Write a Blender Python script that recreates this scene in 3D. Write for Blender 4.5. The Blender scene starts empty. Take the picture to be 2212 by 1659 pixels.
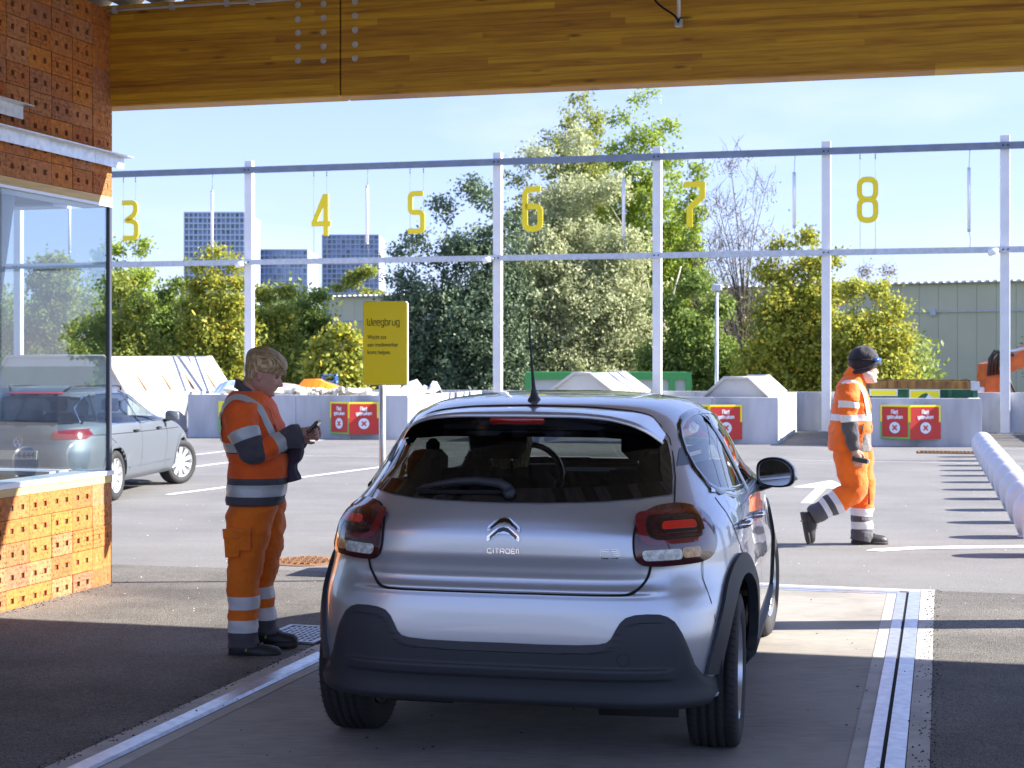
import bpy, bmesh, math, random
from mathutils import Vector, Matrix, noise
from mathutils.bvhtree import BVHTree
from math import sin, cos, tan, pi, radians, sqrt, atan2

S = bpy.context.scene
C = S.collection
random.seed(7)

# ---------------------------------------------------------------- camera
F, CX, HY, EYE = 3320.0, 1106.0, 783.0, 1.53      # focal length / centre / horizon on a 2212 px wide plan
cam_d = bpy.data.cameras.new('camera'); cam = bpy.data.objects.new('camera', cam_d); C.objects.link(cam)
cam.location = (0, 0, EYE); cam.rotation_euler = (radians(90), 0, 0)
cam_d.sensor_width = 36; cam_d.lens = 36 * F / 2212
cam_d.shift_y = -(829.5 - HY) / 2212
cam_d.clip_start = 0.1; cam_d.clip_end = 3000
cam_d.dof.use_dof = True; cam_d.dof.focus_distance = 7.5; cam_d.dof.aperture_fstop = 7.1
S.camera = cam
# ---------------------------------------------------------------- sky, sun, exposure
SUN_EL, SUN_AZ = radians(30), radians(3)           # azimuth measured from +X towards +Y
w = bpy.data.worlds.new('World'); S.world = w; w.use_nodes = True
nt = w.node_tree; bg = nt.nodes['Background']
sky = nt.nodes.new('ShaderNodeTexSky'); sky.sky_type = 'NISHITA'; sky.sun_disc = False
sky.sun_elevation = SUN_EL; sky.sun_rotation = pi / 2 - SUN_AZ
sky.air_density = 1.0; sky.dust_density = 0.05; sky.ozone_density = 1.6
tint = nt.nodes.new('ShaderNodeMix'); tint.data_type = 'RGBA'; tint.blend_type = 'MULTIPLY'; tint.inputs[0].default_value = 1
tint.inputs[7].default_value = (.74, .82, 1.26, 1); gm = nt.nodes.new('ShaderNodeGamma'); gm.inputs[1].default_value = .5; nt.links.new(sky.outputs[0], gm.inputs[0]); nt.links.new(gm.outputs[0], tint.inputs[6])
# thin fair-weather cloud veils
tcw = nt.nodes.new('ShaderNodeTexCoord'); mpw = nt.nodes.new('ShaderNodeMapping'); mpw.inputs['Scale'].default_value = (1.6, 1.6, 5.5); nt.links.new(tcw.outputs['Generated'], mpw.inputs[0])
ncl = nt.nodes.new('ShaderNodeTexNoise'); ncl.inputs['Scale'].default_value = 2.6; ncl.inputs['Detail'].default_value = 7; ncl.inputs['Roughness'].default_value = .55; nt.links.new(mpw.outputs[0], ncl.inputs[0])
rcl = nt.nodes.new('ShaderNodeMapRange'); rcl.inputs[1].default_value = .5; rcl.inputs[2].default_value = .8; rcl.inputs[4].default_value = .4; nt.links.new(ncl.outputs[0], rcl.inputs[0])
mcl = nt.nodes.new('ShaderNodeMix'); mcl.data_type = 'RGBA'; nt.links.new(rcl.outputs[0], mcl.inputs[0]); nt.links.new(tint.outputs[2], mcl.inputs[6]); mcl.inputs[7].default_value = (2.4, 2.5, 2.8, 1)
nt.links.new(mcl.outputs[2], bg.inputs[0]); bg.inputs[1].default_value = 0.124
sd = bpy.data.lights.new('sun', 'SUN'); sun = bpy.data.objects.new('sun', sd); C.objects.link(sun)
sd.energy = 3.7; sd.angle = radians(0.5); sd.color = (1, .94, .85)
sv = Vector((cos(SUN_EL) * cos(SUN_AZ), cos(SUN_EL) * sin(SUN_AZ), sin(SUN_EL)))
sun.rotation_euler = sv.to_track_quat('Z', 'Y').to_euler()
S.view_settings.view_transform = 'Standard'; S.view_settings.look = 'None'
S.view_settings.exposure = 2.05; S.view_settings.gamma = 1
S.render.engine = 'CYCLES'
S.cycles.max_bounces = 8; S.cycles.transparent_max_bounces = 24; S.cycles.diffuse_bounces = 4
S.cycles.use_denoising = True

# ---------------------------------------------------------------- helpers
def at(x, y, Y):
    return Vector(((x - CX) * Y / F, Y, EYE - (y - HY) * Y / F))
def G(x, y, z=0.0):
    Y = (EYE - z) * F / (y - HY)
    return Vector(((x - CX) * Y / F, Y, z))
WA = radians(14.0)
AX, NX = Vector((cos(WA), -sin(WA), 0)), Vector((sin(WA), cos(WA), 0))
def wq(a, q, z=0.0):
    p = AX * a + NX * q; p.z = z; return p
def onq(x, q, y=None, z=0.0):
    """the point of the wall line q seen at picture column x"""
    t = (x - CX) / F; Y = q / (sin(WA) * t + cos(WA))
    return Vector((t * Y, Y, z if y is None else EYE - (y - HY) * Y / F))

def tag(o, label=None, cat=None, group=None, kind=None):
    if label: o['label'] = label
    if cat: o['category'] = cat
    if group: o['group'] = group
    if kind: o['kind'] = kind
    return o
def thing(name, label, cat, loc=(0, 0, 0), rz=0, group=None):
    o = bpy.data.objects.new(name, None); C.objects.link(o); o.empty_display_size = .2
    o.location = loc; o.rotation_euler = (0, 0, rz)
    return tag(o, label, cat, group)

class MB:
    def __init__(s): s.v = []; s.f = []; s.m = []; s.sm = []; s.mats = []
    def mi(s, mat):
        if mat is None: return 0
        if mat not in s.mats: s.mats.append(mat)
        return s.mats.index(mat)
    def add(s, vs, fs, mat=None, smooth=False):
        b = len(s.v); s.v += [tuple(v) for v in vs]; k = s.mi(mat)
        for f in fs:
            s.f.append([b + i for i in f]); s.m.append(k); s.sm.append(smooth)
    def box(s, c, d, mat=None, rz=0, M=None, bev=0):
        x, y, z = d[0] / 2, d[1] / 2, d[2] / 2
        R = M if M is not None else Matrix.Rotation(rz, 3, 'Z')
        c = Vector(c)
        if bev > 0:
            b = min(bev, x * .9, y * .9, z * .9); vs = []; 
            for sx in (-1, 1):
                for sy in (-1, 1):
                    for sz in (-1, 1):
                        vs += [R @ Vector((sx * x, sy * (y - b), sz * (z - b))) + c, R @ Vector((sx * (x - b), sy * y, sz * (z - b))) + c, R @ Vector((sx * (x - b), sy * (y - b), sz * z)) + c]
            bm = bmesh.new(); bv = [bm.verts.new(v) for v in vs]
            r = bmesh.ops.convex_hull(bm, input=bv); bmesh.ops.dissolve_limit(bm, angle_limit=.01, verts=bm.verts, edges=bm.edges)
            bm.verts.index_update(); s.add([v.co for v in bm.verts], [[v.index for v in f.verts] for f in bm.faces], mat); bm.free(); return
        vs = [R @ Vector((sx * x, sy * y, sz * z)) + c for sz in (-1, 1) for sy in (-1, 1) for sx in (-1, 1)]
        s.add(vs, [(0, 2, 3, 1), (4, 5, 7, 6), (0, 1, 5, 4), (2, 6, 7, 3), (0, 4, 6, 2), (1, 3, 7, 5)], mat)
    def beam(s, a, b, wd, ht, mat=None, up=(0, 0, 1)):
        a, b = Vector(a), Vector(b); d = (b - a).normalized(); u = Vector(up)
        sd_ = d.cross(u).normalized(); u = sd_.cross(d)
        vs = []
        for p in (a, b):
            for i, j in ((-1, -1), (1, -1), (1, 1), (-1, 1)): vs.append(p + sd_ * i * wd / 2 + u * j * ht / 2)
        s.add(vs, [(0, 1, 2, 3), (7, 6, 5, 4), (0, 4, 5, 1), (1, 5, 6, 2), (2, 6, 7, 3), (3, 7, 4, 0)], mat)
    def tube(s, pts, r, mat=None, n=10, cap=True, closed=False):
        pts = [Vector(p) for p in pts]; rr = r if isinstance(r, (list, tuple)) else [r] * len(pts)
        vs = []; N = len(pts); pu = None
        for i, p in enumerate(pts):
            if closed: d = pts[(i + 1) % N] - pts[i - 1]
            else: d = pts[min(i + 1, N - 1)] - pts[max(i - 1, 0)]
            d.normalize()
            if pu is None: pu = d.orthogonal().normalized()
            pu = (pu - d * pu.dot(d)).normalized(); b = d.cross(pu)
            for k in range(n): vs.append(p + (pu * cos(2 * pi * k / n) + b * sin(2 * pi * k / n)) * rr[i])
        fs = []
        for i in range(N if closed else N - 1):
            for k in range(n):
                j = (i + 1) % N
                fs.append((i * n + k, i * n + (k + 1) % n, j * n + (k + 1) % n, j * n + k))
        if cap and not closed: fs += [tuple(range(n))[::-1], tuple((N - 1) * n + k for k in range(n))]
        s.add(vs, fs, mat, True)
    def lathe(s, c, prof, mat=None, n=24, M=None, smooth=True):
        """prof [(r, h)] about local z"""
        c = Vector(c); M = M or Matrix.Identity(3); vs = []
        for r, h in prof:
            for k in range(n): vs.append(c + M @ Vector((r * cos(2 * pi * k / n), r * sin(2 * pi * k / n), h)))
        fs = []
        for i in range(len(prof) - 1):
            for k in range(n): fs.append((i * n + k, i * n + (k + 1) % n, (i + 1) * n + (k + 1) % n, (i + 1) * n + k))
        fs += [tuple(range(n))[::-1], tuple((len(prof) - 1) * n + k for k in range(n))]
        s.add(vs, fs, mat, smooth)
    def prism(s, poly, ex, mat=None, smooth=False):
        """poly: list of 3D points (planar); ex: extrusion vector"""
        n = len(poly); ex = Vector(ex); vs = [Vector(p) for p in poly] + [Vector(p) + ex for p in poly]
        fs = [tuple(range(n)), tuple(range(2 * n - 1, n - 1, -1))]
        fs += [(i, n + i, n + (i + 1) % n, (i + 1) % n) for i in range(n)]
        s.add(vs, fs, mat, smooth)
    def loft(s, rings, mats=None, cap=True, smooth=True):
        """rings: equal-length point lists; mats: one per gap"""
        n = len(rings[0]); b = len(s.v)
        for r in rings: s.v += [tuple(p) for p in r]
        for i in range(len(rings) - 1):
            mt = mats[i] if isinstance(mats, (list, tuple)) else mats
            for k in range(n):
                s.f.append([b + i * n + k, b + i * n + (k + 1) % n, b + (i + 1) * n + (k + 1) % n, b + (i + 1) * n + k])
                s.m.append(s.mi(mt)); s.sm.append(smooth)
        if cap:
            m0 = mats[0] if isinstance(mats, (list, tuple)) else mats; m1 = mats[-1] if isinstance(mats, (list, tuple)) else mats
            s.f.append([b + k for k in range(n)][::-1]); s.m.append(s.mi(m0)); s.sm.append(smooth)
            s.f.append([b + (len(rings) - 1) * n + k for k in range(n)]); s.m.append(s.mi(m1)); s.sm.append(smooth)
    def strip(s, pts, wd, th, fx, mat=None, closed=False, O=(0, 0, 0)):
        """flat stroke along 2D pts, mapped by fx(x, y, t) -> 3D, t 0 front 1 back"""
        n = len(pts); L = []; R_ = []
        for i in range(n):
            p = Vector(pts[i])
            if closed: a, b = Vector(pts[i - 1]), Vector(pts[(i + 1) % n])
            else: a, b = Vector(pts[max(i - 1, 0)]), Vector(pts[min(i + 1, n - 1)])
            d1 = (p - a); d2 = (b - p)
            if d1.length < 1e-9: d1 = d2
            if d2.length < 1e-9: d2 = d1
            d1.normalize(); d2.normalize(); d = (d1 + d2); d.normalize()
            nn = Vector((-d.y, d.x)); k = 1 / max(.5, abs(nn.dot(Vector((-d1.y, d1.x)))))
            L.append(p + nn * wd / 2 * k); R_.append(p - nn * wd / 2 * k)
        vs = []
        for i in range(n):
            for q in (L[i], R_[i]):
                for t in (0, 1): vs.append(fx(q.x, q.y, t * th))
        fs = []
        for i in range(n if closed else n - 1):
            a = i * 4; b = ((i + 1) % n) * 4
            fs += [(a, b, b + 2, a + 2), (a + 1, a + 3, b + 3, b + 1), (a, a + 1, b + 1, b), (a + 2, b + 2, b + 3, a + 3)]
        if not closed: fs += [(0, 2, 3, 1), ((n - 1) * 4, (n - 1) * 4 + 1, (n - 1) * 4 + 3, (n - 1) * 4 + 2)]
        s.add(vs, fs, mat)
    def build(s, name, mat=None, parent=None, bevel=0, fixn=True):
        me = bpy.data.meshes.new(name); me.from_pydata(s.v, [], s.f); me.update()
        if s.mats:
            for m_ in s.mats: me.materials.append(m_)
        elif mat: me.materials.append(mat)
        for p, k, sm in zip(me.polygons, s.m, s.sm): p.material_index = k; p.use_smooth = sm
        if fixn:
            bm = bmesh.new(); bm.from_mesh(me); bmesh.ops.recalc_face_normals(bm, faces=bm.faces); bm.to_mesh(me); bm.free()
        o = bpy.data.objects.new(name, me); C.objects.link(o)
        if parent: o.parent = parent
        if bevel:
            b = o.modifiers.new('bevel', 'BEVEL'); b.width = bevel; b.segments = 2; b.limit_method = 'ANGLE'; b.angle_limit = radians(35)
        return o

def copy_tree(o, parent=None):
    c = o.copy(); C.objects.link(c); c.parent = parent
    if parent is not None: c.matrix_parent_inverse = o.matrix_parent_inverse
    for ch in list(o.children): copy_tree(ch, c)
    return c
def round_poly(pts, r, n=5, closed=False):
    out = []; N = len(pts)
    for i in range(N):
        p = Vector(pts[i])
        if not closed and i in (0, N - 1): out.append(tuple(p)); continue
        a, b = Vector(pts[i - 1]), Vector(pts[(i + 1) % N])
        da, db = (a - p), (b - p); k = min(r, da.length * .49, db.length * .49)
        A_, B_ = p + da.normalized() * k, p + db.normalized() * k
        for j in range(n + 1):
            t = j / n; out.append(tuple(A_ * (1 - t) ** 2 + p * 2 * t * (1 - t) + B_ * t * t))
    return out
def catmull(pts, n=6, closed=True):
    out = []; N = len(pts); P = [Vector(p) for p in pts]
    for i in range(N if closed else N - 1):
        if closed: a, b, c, d = P[i - 1], P[i], P[(i + 1) % N], P[(i + 2) % N]
        else: a, b, c, d = P[max(i - 1, 0)], P[i], P[i + 1], P[min(i + 2, N - 1)]
        for j in range(n):
            t = j / n
            out.append(.5 * ((2 * b) + (c - a) * t + (2 * a - 5 * b + 4 * c - d) * t * t + (3 * b - a - 3 * c + d) * t ** 3))
    if not closed: out.append(P[-1])
    return out

# ---------------------------------------------------------------- materials
def nmat(name):
    m_ = bpy.data.materials.new(name); m_.use_nodes = True
    t = m_.node_tree; return m_, t, t.nodes['Principled BSDF']
def mk(name, col, rough=.6, metal=0, var=0, vs=8, bump=0, bs=60, coat=0, spec=.5, col2=None, detail=5, stretch=None, rv=0, island=0, sheen=0, trans=0, emit=None, dist=.01):
    m_, t, b = nmat(name); N, L = t.nodes, t.links
    b.inputs['Base Color'].default_value = (*col, 1); b.inputs['Roughness'].default_value = rough
    b.inputs['Metallic'].default_value = metal; b.inputs['Specular IOR Level'].default_value = spec
    if coat: b.inputs['Coat Weight'].default_value = coat; b.inputs['Coat Roughness'].default_value = .03
    if sheen: b.inputs['Sheen Weight'].default_value = sheen
    if emit: b.inputs['Emission Color'].default_value = (*emit[0], 1); b.inputs['Emission Strength'].default_value = emit[1]
    tc = N.new('ShaderNodeTexCoord'); mp = N.new('ShaderNodeMapping'); L.new(tc.outputs['Object'], mp.inputs[0])
    if stretch: mp.inputs['Scale'].default_value = stretch
    last = None
    if var or col2:
        n1 = N.new('ShaderNodeTexNoise'); n1.inputs['Scale'].default_value = vs; n1.inputs['Detail'].default_value = detail
        L.new(mp.outputs[0], n1.inputs[0])
        mx = N.new('ShaderNodeMix'); mx.data_type = 'RGBA'
        c2 = col2 or tuple(max(0, c * (1 - var)) for c in col)
        c1 = tuple(min(1, c * (1 + (0 if col2 else var))) for c in col)
        mx.inputs[6].default_value = (*c1, 1); mx.inputs[7].default_value = (*c2, 1)
        rp = N.new('ShaderNodeMapRange'); rp.inputs[1].default_value = .35; rp.inputs[2].default_value = .65
        L.new(n1.outputs[0], rp.inputs[0]); L.new(rp.outputs[0], mx.inputs[0]); last = mx.outputs[2]
    if island:
        gi = N.new('ShaderNodeNewGeometry'); hs = N.new('ShaderNodeHueSaturation')
        mr = N.new('ShaderNodeMapRange'); mr.inputs[3].default_value = 1 - island; mr.inputs[4].default_value = 1 + island
        L.new(gi.outputs['Random Per Island'], mr.inputs[0]); L.new(mr.outputs[0], hs.inputs['Value'])
        mr2 = N.new('ShaderNodeMapRange'); mr2.inputs[3].default_value = .5 - island * .06; mr2.inputs[4].default_value = .5 + island * .06
        L.new(gi.outputs['Random Per Island'], mr2.inputs[0]); L.new(mr2.outputs[0], hs.inputs['Hue'])
        if last: L.new(last, hs.inputs['Color'])
        else: hs.inputs['Color'].default_value = (*col, 1)
        last = hs.outputs[0]
    if last: L.new(last, b.inputs['Base Color'])
    if rv:
        n3 = N.new('ShaderNodeTexNoise'); n3.inputs['Scale'].default_value = vs * 2.3; L.new(mp.outputs[0], n3.inputs[0])
        r3 = N.new('ShaderNodeMapRange'); r3.inputs[3].default_value = max(0, rough - rv); r3.inputs[4].default_value = rough + rv
        L.new(n3.outputs[0], r3.inputs[0]); L.new(r3.outputs[0], b.inputs['Roughness'])
    if bump:
        n2 = N.new('ShaderNodeTexNoise'); n2.inputs['Scale'].default_value = bs; n2.inputs['Detail'].default_value = 6
        L.new(mp.outputs[0], n2.inputs[0])
        bp = N.new('ShaderNodeBump'); bp.inputs['Strength'].default_value = bump; bp.inputs['Distance'].default_value = dist
        L.new(n2.outputs[0], bp.inputs['Height']); L.new(bp.outputs[0], b.inputs['Normal'])
    return m_
def glass(name, tint=(1, 1, 1), refl=1.0, ior=1.5, rough=0.0):
    m_, t, b = nmat(name); N, L = t.nodes, t.links; N.remove(b); out = N['Material Output']
    tr = N.new('ShaderNodeBsdfTransparent'); tr.inputs[0].default_value = (*tint, 1)
    gl = N.new('ShaderNodeBsdfGlossy'); gl.inputs['Roughness'].default_value = rough
    gl.inputs['Color'].default_value = (refl, refl, refl, 1)
    ge = N.new('ShaderNodeNewGeometry'); vm = N.new('ShaderNodeVectorMath'); vm.operation = 'DOT_PRODUCT'
    L.new(ge.outputs['Incoming'], vm.inputs[0]); L.new(ge.outputs['Normal'], vm.inputs[1])
    def mt(op, a, b_=None):
        n = N.new('ShaderNodeMath'); n.operation = op
        for k, x in enumerate((a, b_)):
            if x is None: continue
            if isinstance(x, (int, float)): n.inputs[k].default_value = x
            else: L.new(x, n.inputs[k])
        return n.outputs[0]
    r0 = ((ior - 1) / (ior + 1)) ** 2
    fac = mt('ADD', mt('MULTIPLY', mt('POWER', mt('SUBTRACT', 1, mt('ABSOLUTE', vm.outputs['Value'])), 5), 1 - r0), r0)
    mx = N.new('ShaderNodeMixShader'); L.new(fac, mx.inputs[0]); L.new(tr.outputs[0], mx.inputs[1]); L.new(gl.outputs[0], mx.inputs[2])
    L.new(mx.outputs[0], out.inputs[0]); return m_
# ================================================================ materials of the setting
def asphalt(name, c1, c2, rough=.85, speck=.35, bs=220, bump=.5):
    m_, t, b = nmat(name); N, L = t.nodes, t.links
    tc = N.new('ShaderNodeTexCoord')
    a = N.new('ShaderNodeTexNoise'); a.inputs['Scale'].default_value = .55; a.inputs['Detail'].default_value = 8; a.inputs['Roughness'].default_value = .62
    L.new(tc.outputs['Object'], a.inputs[0])
    mx = N.new('ShaderNodeMix'); mx.data_type = 'RGBA'; mx.inputs[6].default_value = (*c1, 1); mx.inputs[7].default_value = (*c2, 1)
    rp = N.new('ShaderNodeMapRange'); rp.inputs[1].default_value = .38; rp.inputs[2].default_value = .66; L.new(a.outputs[0], rp.inputs[0]); L.new(rp.outputs[0], mx.inputs[0])
    f = N.new('ShaderNodeTexVoronoi'); f.inputs['Scale'].default_value = bs; L.new(tc.outputs['Object'], f.inputs[0])
    sp = N.new('ShaderNodeMapRange'); sp.inputs[3].default_value = 1 - speck; sp.inputs[4].default_value = 1 + speck
    sep = N.new('ShaderNodeSeparateColor'); L.new(f.outputs['Color'], sep.inputs[0]); L.new(sep.outputs[0], sp.inputs[0])
    m2 = N.new('ShaderNodeMix'); m2.data_type = 'RGBA'; m2.blend_type = 'MULTIPLY'; m2.inputs[0].default_value = 1
    cc = N.new('ShaderNodeCombineColor'); [L.new(sp.outputs[0], cc.inputs[k]) for k in range(3)]
    L.new(mx.outputs[2], m2.inputs[6]); L.new(cc.outputs[0], m2.inputs[7])
    # streaky wear
    mp = N.new('ShaderNodeMapping'); mp.inputs['Scale'].default_value = (.35, 3, 1); L.new(tc.outputs['Object'], mp.inputs[0])
    n3 = N.new('ShaderNodeTexNoise'); n3.inputs['Scale'].default_value = 1.2; n3.inputs['Detail'].default_value = 5; L.new(mp.outputs[0], n3.inputs[0])
    r3 = N.new('ShaderNodeMapRange'); r3.inputs[1].default_value = .3; r3.inputs[2].default_value = .75; r3.inputs[3].default_value = .93; r3.inputs[4].default_value = 1.05; L.new(n3.outputs[0], r3.inputs[0])
    c3 = N.new('ShaderNodeCombineColor'); [L.new(r3.outputs[0], c3.inputs[k]) for k in range(3)]
    m3 = N.new('ShaderNodeMix'); m3.data_type = 'RGBA'; m3.blend_type = 'MULTIPLY'; m3.inputs[0].default_value = 1
    L.new(m2.outputs[2], m3.inputs[6]); L.new(c3.outputs[0], m3.inputs[7]); L.new(m3.outputs[2], b.inputs['Base Color'])
    b.inputs['Roughness'].default_value = rough; b.inputs['Specular IOR Level'].default_value = .35
    bp = N.new('ShaderNodeBump'); bp.inputs['Strength'].default_value = bump; bp.inputs['Distance'].default_value = .006
    L.new(f.outputs['Distance'], bp.inputs['Height']); L.new(bp.outputs[0], b.inputs['Normal'])
    return m_
M_asph = asphalt('asphalt_worn', (.24, .234, .226), (.185, .18, .175), speck=.22)
M_rough = asphalt('asphalt_rough', (.23, .215, .19), (.085, .08, .076), speck=.5, bs=170, bump=.8)
M_conc = mk('concrete_wall', (.5, .51, .53), .85, var=.2, vs=2.2, bump=.3, bs=40, stretch=(1, 1, .3), detail=9)
def brushed(name, c1, c2):
    m_, t, b = nmat(name); N, L = t.nodes, t.links
    tc = N.new('ShaderNodeTexCoord'); mp = N.new('ShaderNodeMapping'); mp.inputs['Scale'].default_value = (6, 100, 1); mp.inputs['Rotation'].default_value = (0, 0, -radians(6)); L.new(tc.outputs['Object'], mp.inputs[0])
    a = N.new('ShaderNodeTexNoise'); a.inputs['Scale'].default_value = 1; a.inputs['Detail'].default_value = 4; L.new(mp.outputs[0], a.inputs[0])
    g = N.new('ShaderNodeTexNoise'); g.inputs['Scale'].default_value = 1.1; g.inputs['Detail'].default_value = 8; g.inputs['Roughness'].default_value = .65; L.new(tc.outputs['Object'], g.inputs[0])
    ad = N.new('ShaderNodeMath'); ad.operation = 'MULTIPLY_ADD'; ad.inputs[1].default_value = .45; L.new(a.outputs[0], ad.inputs[0]); 
    m0 = N.new('ShaderNodeMath'); m0.operation = 'MULTIPLY'; m0.inputs[1].default_value = .55; L.new(g.outputs[0], m0.inputs[0]); L.new(m0.outputs[0], ad.inputs[2])
    rp = N.new('ShaderNodeMapRange'); rp.inputs[1].default_value = .42; rp.inputs[2].default_value = .6; L.new(ad.outputs[0], rp.inputs[0])
    mx = N.new('ShaderNodeMix'); mx.data_type = 'RGBA'; mx.inputs[6].default_value = (*c1, 1); mx.inputs[7].default_value = (*c2, 1); L.new(rp.outputs[0], mx.inputs[0])
    L.new(mx.outputs[2], b.inputs['Base Color']); b.inputs['Roughness'].default_value = .8
    bp = N.new('ShaderNodeBump'); bp.inputs['Strength'].default_value = .5; bp.inputs['Distance'].default_value = .004; L.new(a.outputs[0], bp.inputs['Height']); L.new(bp.outputs[0], b.inputs['Normal'])
    return m_
M_slab = brushed('broomed_concrete', (.40, .37, .325), (.25, .23, .2))
M_curb = mk('concrete_curb', (.5, .48, .44), .8, var=.15, vs=5, bump=.2, bs=80)
M_galv = mk('galvanised_steel', (.62, .65, .68), .38, metal=.75, var=.12, vs=22, rv=.12)
M_galvd = mk('galvanised_matte', (.5, .54, .6), .5, metal=.35, var=.1, vs=10)
M_black = mk('gap_black', (.01, .01, .01), .9)
M_white = mk('road_paint', (.82, .82, .8), .7, var=.06, vs=14)
M_grassy = mk('lower_ground', (.09, .1, .05), .95, var=.4, vs=.4)

def struct(mb, name, mat=None):
    o = mb.build(name, mat); o['kind'] = 'structure'; return o
# ground, yard and its surfaces
b = MB(); b.add([(-900, -300, -1.5), (900, -300, -1.5), (900, 1500, -1.5), (-900, 1500, -1.5)], [(0, 1, 2, 3)]); struct(b, 'ground', M_grassy)
b = MB(); pl = [wq(-70, 35.6), wq(70, 35.6), wq(70, -60), wq(-70, -60)]
b.prism(pl, (0, 0, -1.6)); struct(b, 'yard', M_asph)
# weighbridge frame: u across, v along
BR = radians(15.6); BU, BV = Vector((cos(BR), -sin(BR), 0)), Vector((sin(BR), cos(BR), 0))
def bw(x, y):           # picture point on the ground -> (u, v)
    p = G(x, y); return p.dot(BU), p.dot(BV)
def bp(u, v, z=0): p = BU * u + BV * v; p.z = z; return p
Y0 = 5.799
def ux(xN): t = (xN / 1.3562 - CX) / F; p = Vector((t * Y0, Y0, 0)); return p.dot(BU)
uL0, uL1, uL2, uL3, uL4 = ux(140), ux(212), ux(275), ux(305), ux(342)
uR4, uR3, uR2, uR1, uR0 = ux(2542), ux(2578), ux(2592), ux(2651), ux(2723)
vF = 10.66                                            # far edge of the bridge
v0 = -6
def sheet(mb, u0, u1, va, vb, z, mat=None, th=.02):
    mb.prism([bp(u0, va, z), bp(u1, va, z), bp(u1, vb, z), bp(u0, vb, z)], (0, 0, -th), mat)
# rough asphalt left and right of the bridge (4 mm proud), ragged edges
def ragged(u0, u1, va, vb, z, side):
    pts = []; n = 260; rnd = random.Random(3 if side else 5)
    for i in range(n + 1):
        v = va + (vb - va) * i / n; j = rnd.uniform(0, .02) + .012 * noise.noise((v * 6, side, 0))
        pts.append(((u1 if side == 0 else u0) + (-j if side == 0 else j), v))
    return pts
b = MB()
for side, (u0, u1) in enumerate(((-16, uL0 + .012), (uR0 - .012, 16))):
    r = ragged(u0, u1, v0, vF + (-.15 if side == 0 else .0), .004, side); va, vb = r[0][1], r[-1][1]
    if side == 0: poly = [bp(u0, va, .004)] + [bp(u, v, .004) for u, v in r] + [wq(-16, 10.33, .004)]
    else: poly = [bp(u, v, .004) for u, v in r] + [bp(u1, vb, .004), bp(u1, va, .004)]
    b.add(poly, [tuple(range(len(poly)))])
struct(b, 'asphalt_patching', M_rough)
# joint line between the two asphalts on the left
# weighbridge as one thing
WB = thing('weighbridge', 'long concrete and steel vehicle weighbridge under the silver car', 'weighbridge', bp(0, 4))
WB_inv = Matrix.Translation(bp(0, 4)).inverted()
def sub(mb, name, parent, mat=None, **k):
    """build a mesh given in world coordinates as a child of an Empty"""
    o = mb.build(name, mat, parent, **k)
    o.matrix_parent_inverse = (Matrix.Translation(parent.location) @ parent.rotation_euler.to_matrix().to_4x4()).inverted(); return o
SLB = uL4 + .02
b = MB(); sheet(b, SLB, uR4 - .075, v0, vF - .26, .006, th=.05); sub(b, 'deck', WB, M_slab)
b = MB()
sheet(b, uL0, uL1, v0, vF, .007, M_curb, .06); sheet(b, uR1 + .004, uR0, v0, vF + .02, .007, M_curb, .06); sheet(b, uL1 + .003, uR1, vF - .1, vF, .0075, M_curb, .06)
sheet(b, uR4 - .075, uR4 - .012, v0, vF - .26, .008, M_curb, .06)
sub(b, 'curb', WB)
b = MB()
sheet(b, uL1 + .003, uL2, v0, vF - .1, .012, M_galv, .03)
b.prism([bp(uL2, v0, .012), bp(uL2, vF - .14, .012), bp(uL3, vF - .14, -.03), bp(uL3, v0, -.03)], (0, 0, -.02), M_galv)
sheet(b, uL3 + .002, SLB - .003, v0, vF - .2, .010, M_curb, .04)
sheet(b, uR4 - .012, uR3, v0, vF - .2, .011, M_galv, .05)
sheet(b, uR2, uR1, v0, 5.15 , .012, M_galv, .05); sheet(b, uR2, uR1, 5.156, vF - .14, .012, M_galv, .05)
sheet(b, SLB, uR4 - .012, vF - .26, vF - .2, .0085, M_galv, .05); sheet(b, SLB, uR4, vF - .19, vF - .105, .0105, M_galv, .05)
sub(b, 'steel_edge', WB)
b = MB(); sheet(b, uL3 - .01, uL3 + .004, v0, vF - .1, .0045, M_black, .01); sheet(b, uR3, uR2, v0, vF - .14, .0045, M_black, .01); sub(b, 'gap', WB)
# grit beside the bridge
def pebble(mb, p, r, mat, rnd):
    vs = []
    for x, y, z in ((1, 0, 0), (-1, 0, 0), (0, 1, 0), (0, -1, 0), (0, 0, 1), (0, 0, -.3)):
        vs.append((p[0] + x * r * rnd.uniform(.6, 1.2), p[1] + y * r * rnd.uniform(.6, 1.2), p[2] + z * r * rnd.uniform(.5, .9)))
    mb.add(vs, [(0, 2, 4), (2, 1, 4), (1, 3, 4), (3, 0, 4), (2, 0, 5), (1, 2, 5), (3, 1, 5), (0, 3, 5)], mat)
M_grit = mk('asphalt_grit', (.045, .04, .037), .9, island=.5)
rnd = random.Random(11); b = MB()
for i in range(1500):
    v = rnd.uniform(.5, vF); s = rnd.random() < .6
    u = (uL0 - .01 + abs(rnd.gauss(0, .035)) * rnd.choice((1, 1, -.4))) if s else (uR0 + .01 - abs(rnd.gauss(0, .04)) * rnd.choice((1, 1, -.5)))
    pebble(b, bp(u, v, .008), rnd.uniform(.0025, .007), M_grit, rnd)
for i in range(260): pebble(b, bp(rnd.uniform(uL1, uR0), rnd.uniform(.5, vF) * rnd.random() ** .3, .012), rnd.uniform(.003, .008), M_grit, rnd)
for i in range(500):
    v = rnd.uniform(-.05, 7); pebble(b, G(242, 1260) + Vector((-sin(BR), -cos(BR), 0)) * v + Vector((abs(rnd.gauss(0, .05)) + .02, 0, .004)), rnd.uniform(.003, .009), M_grit, rnd)
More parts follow.
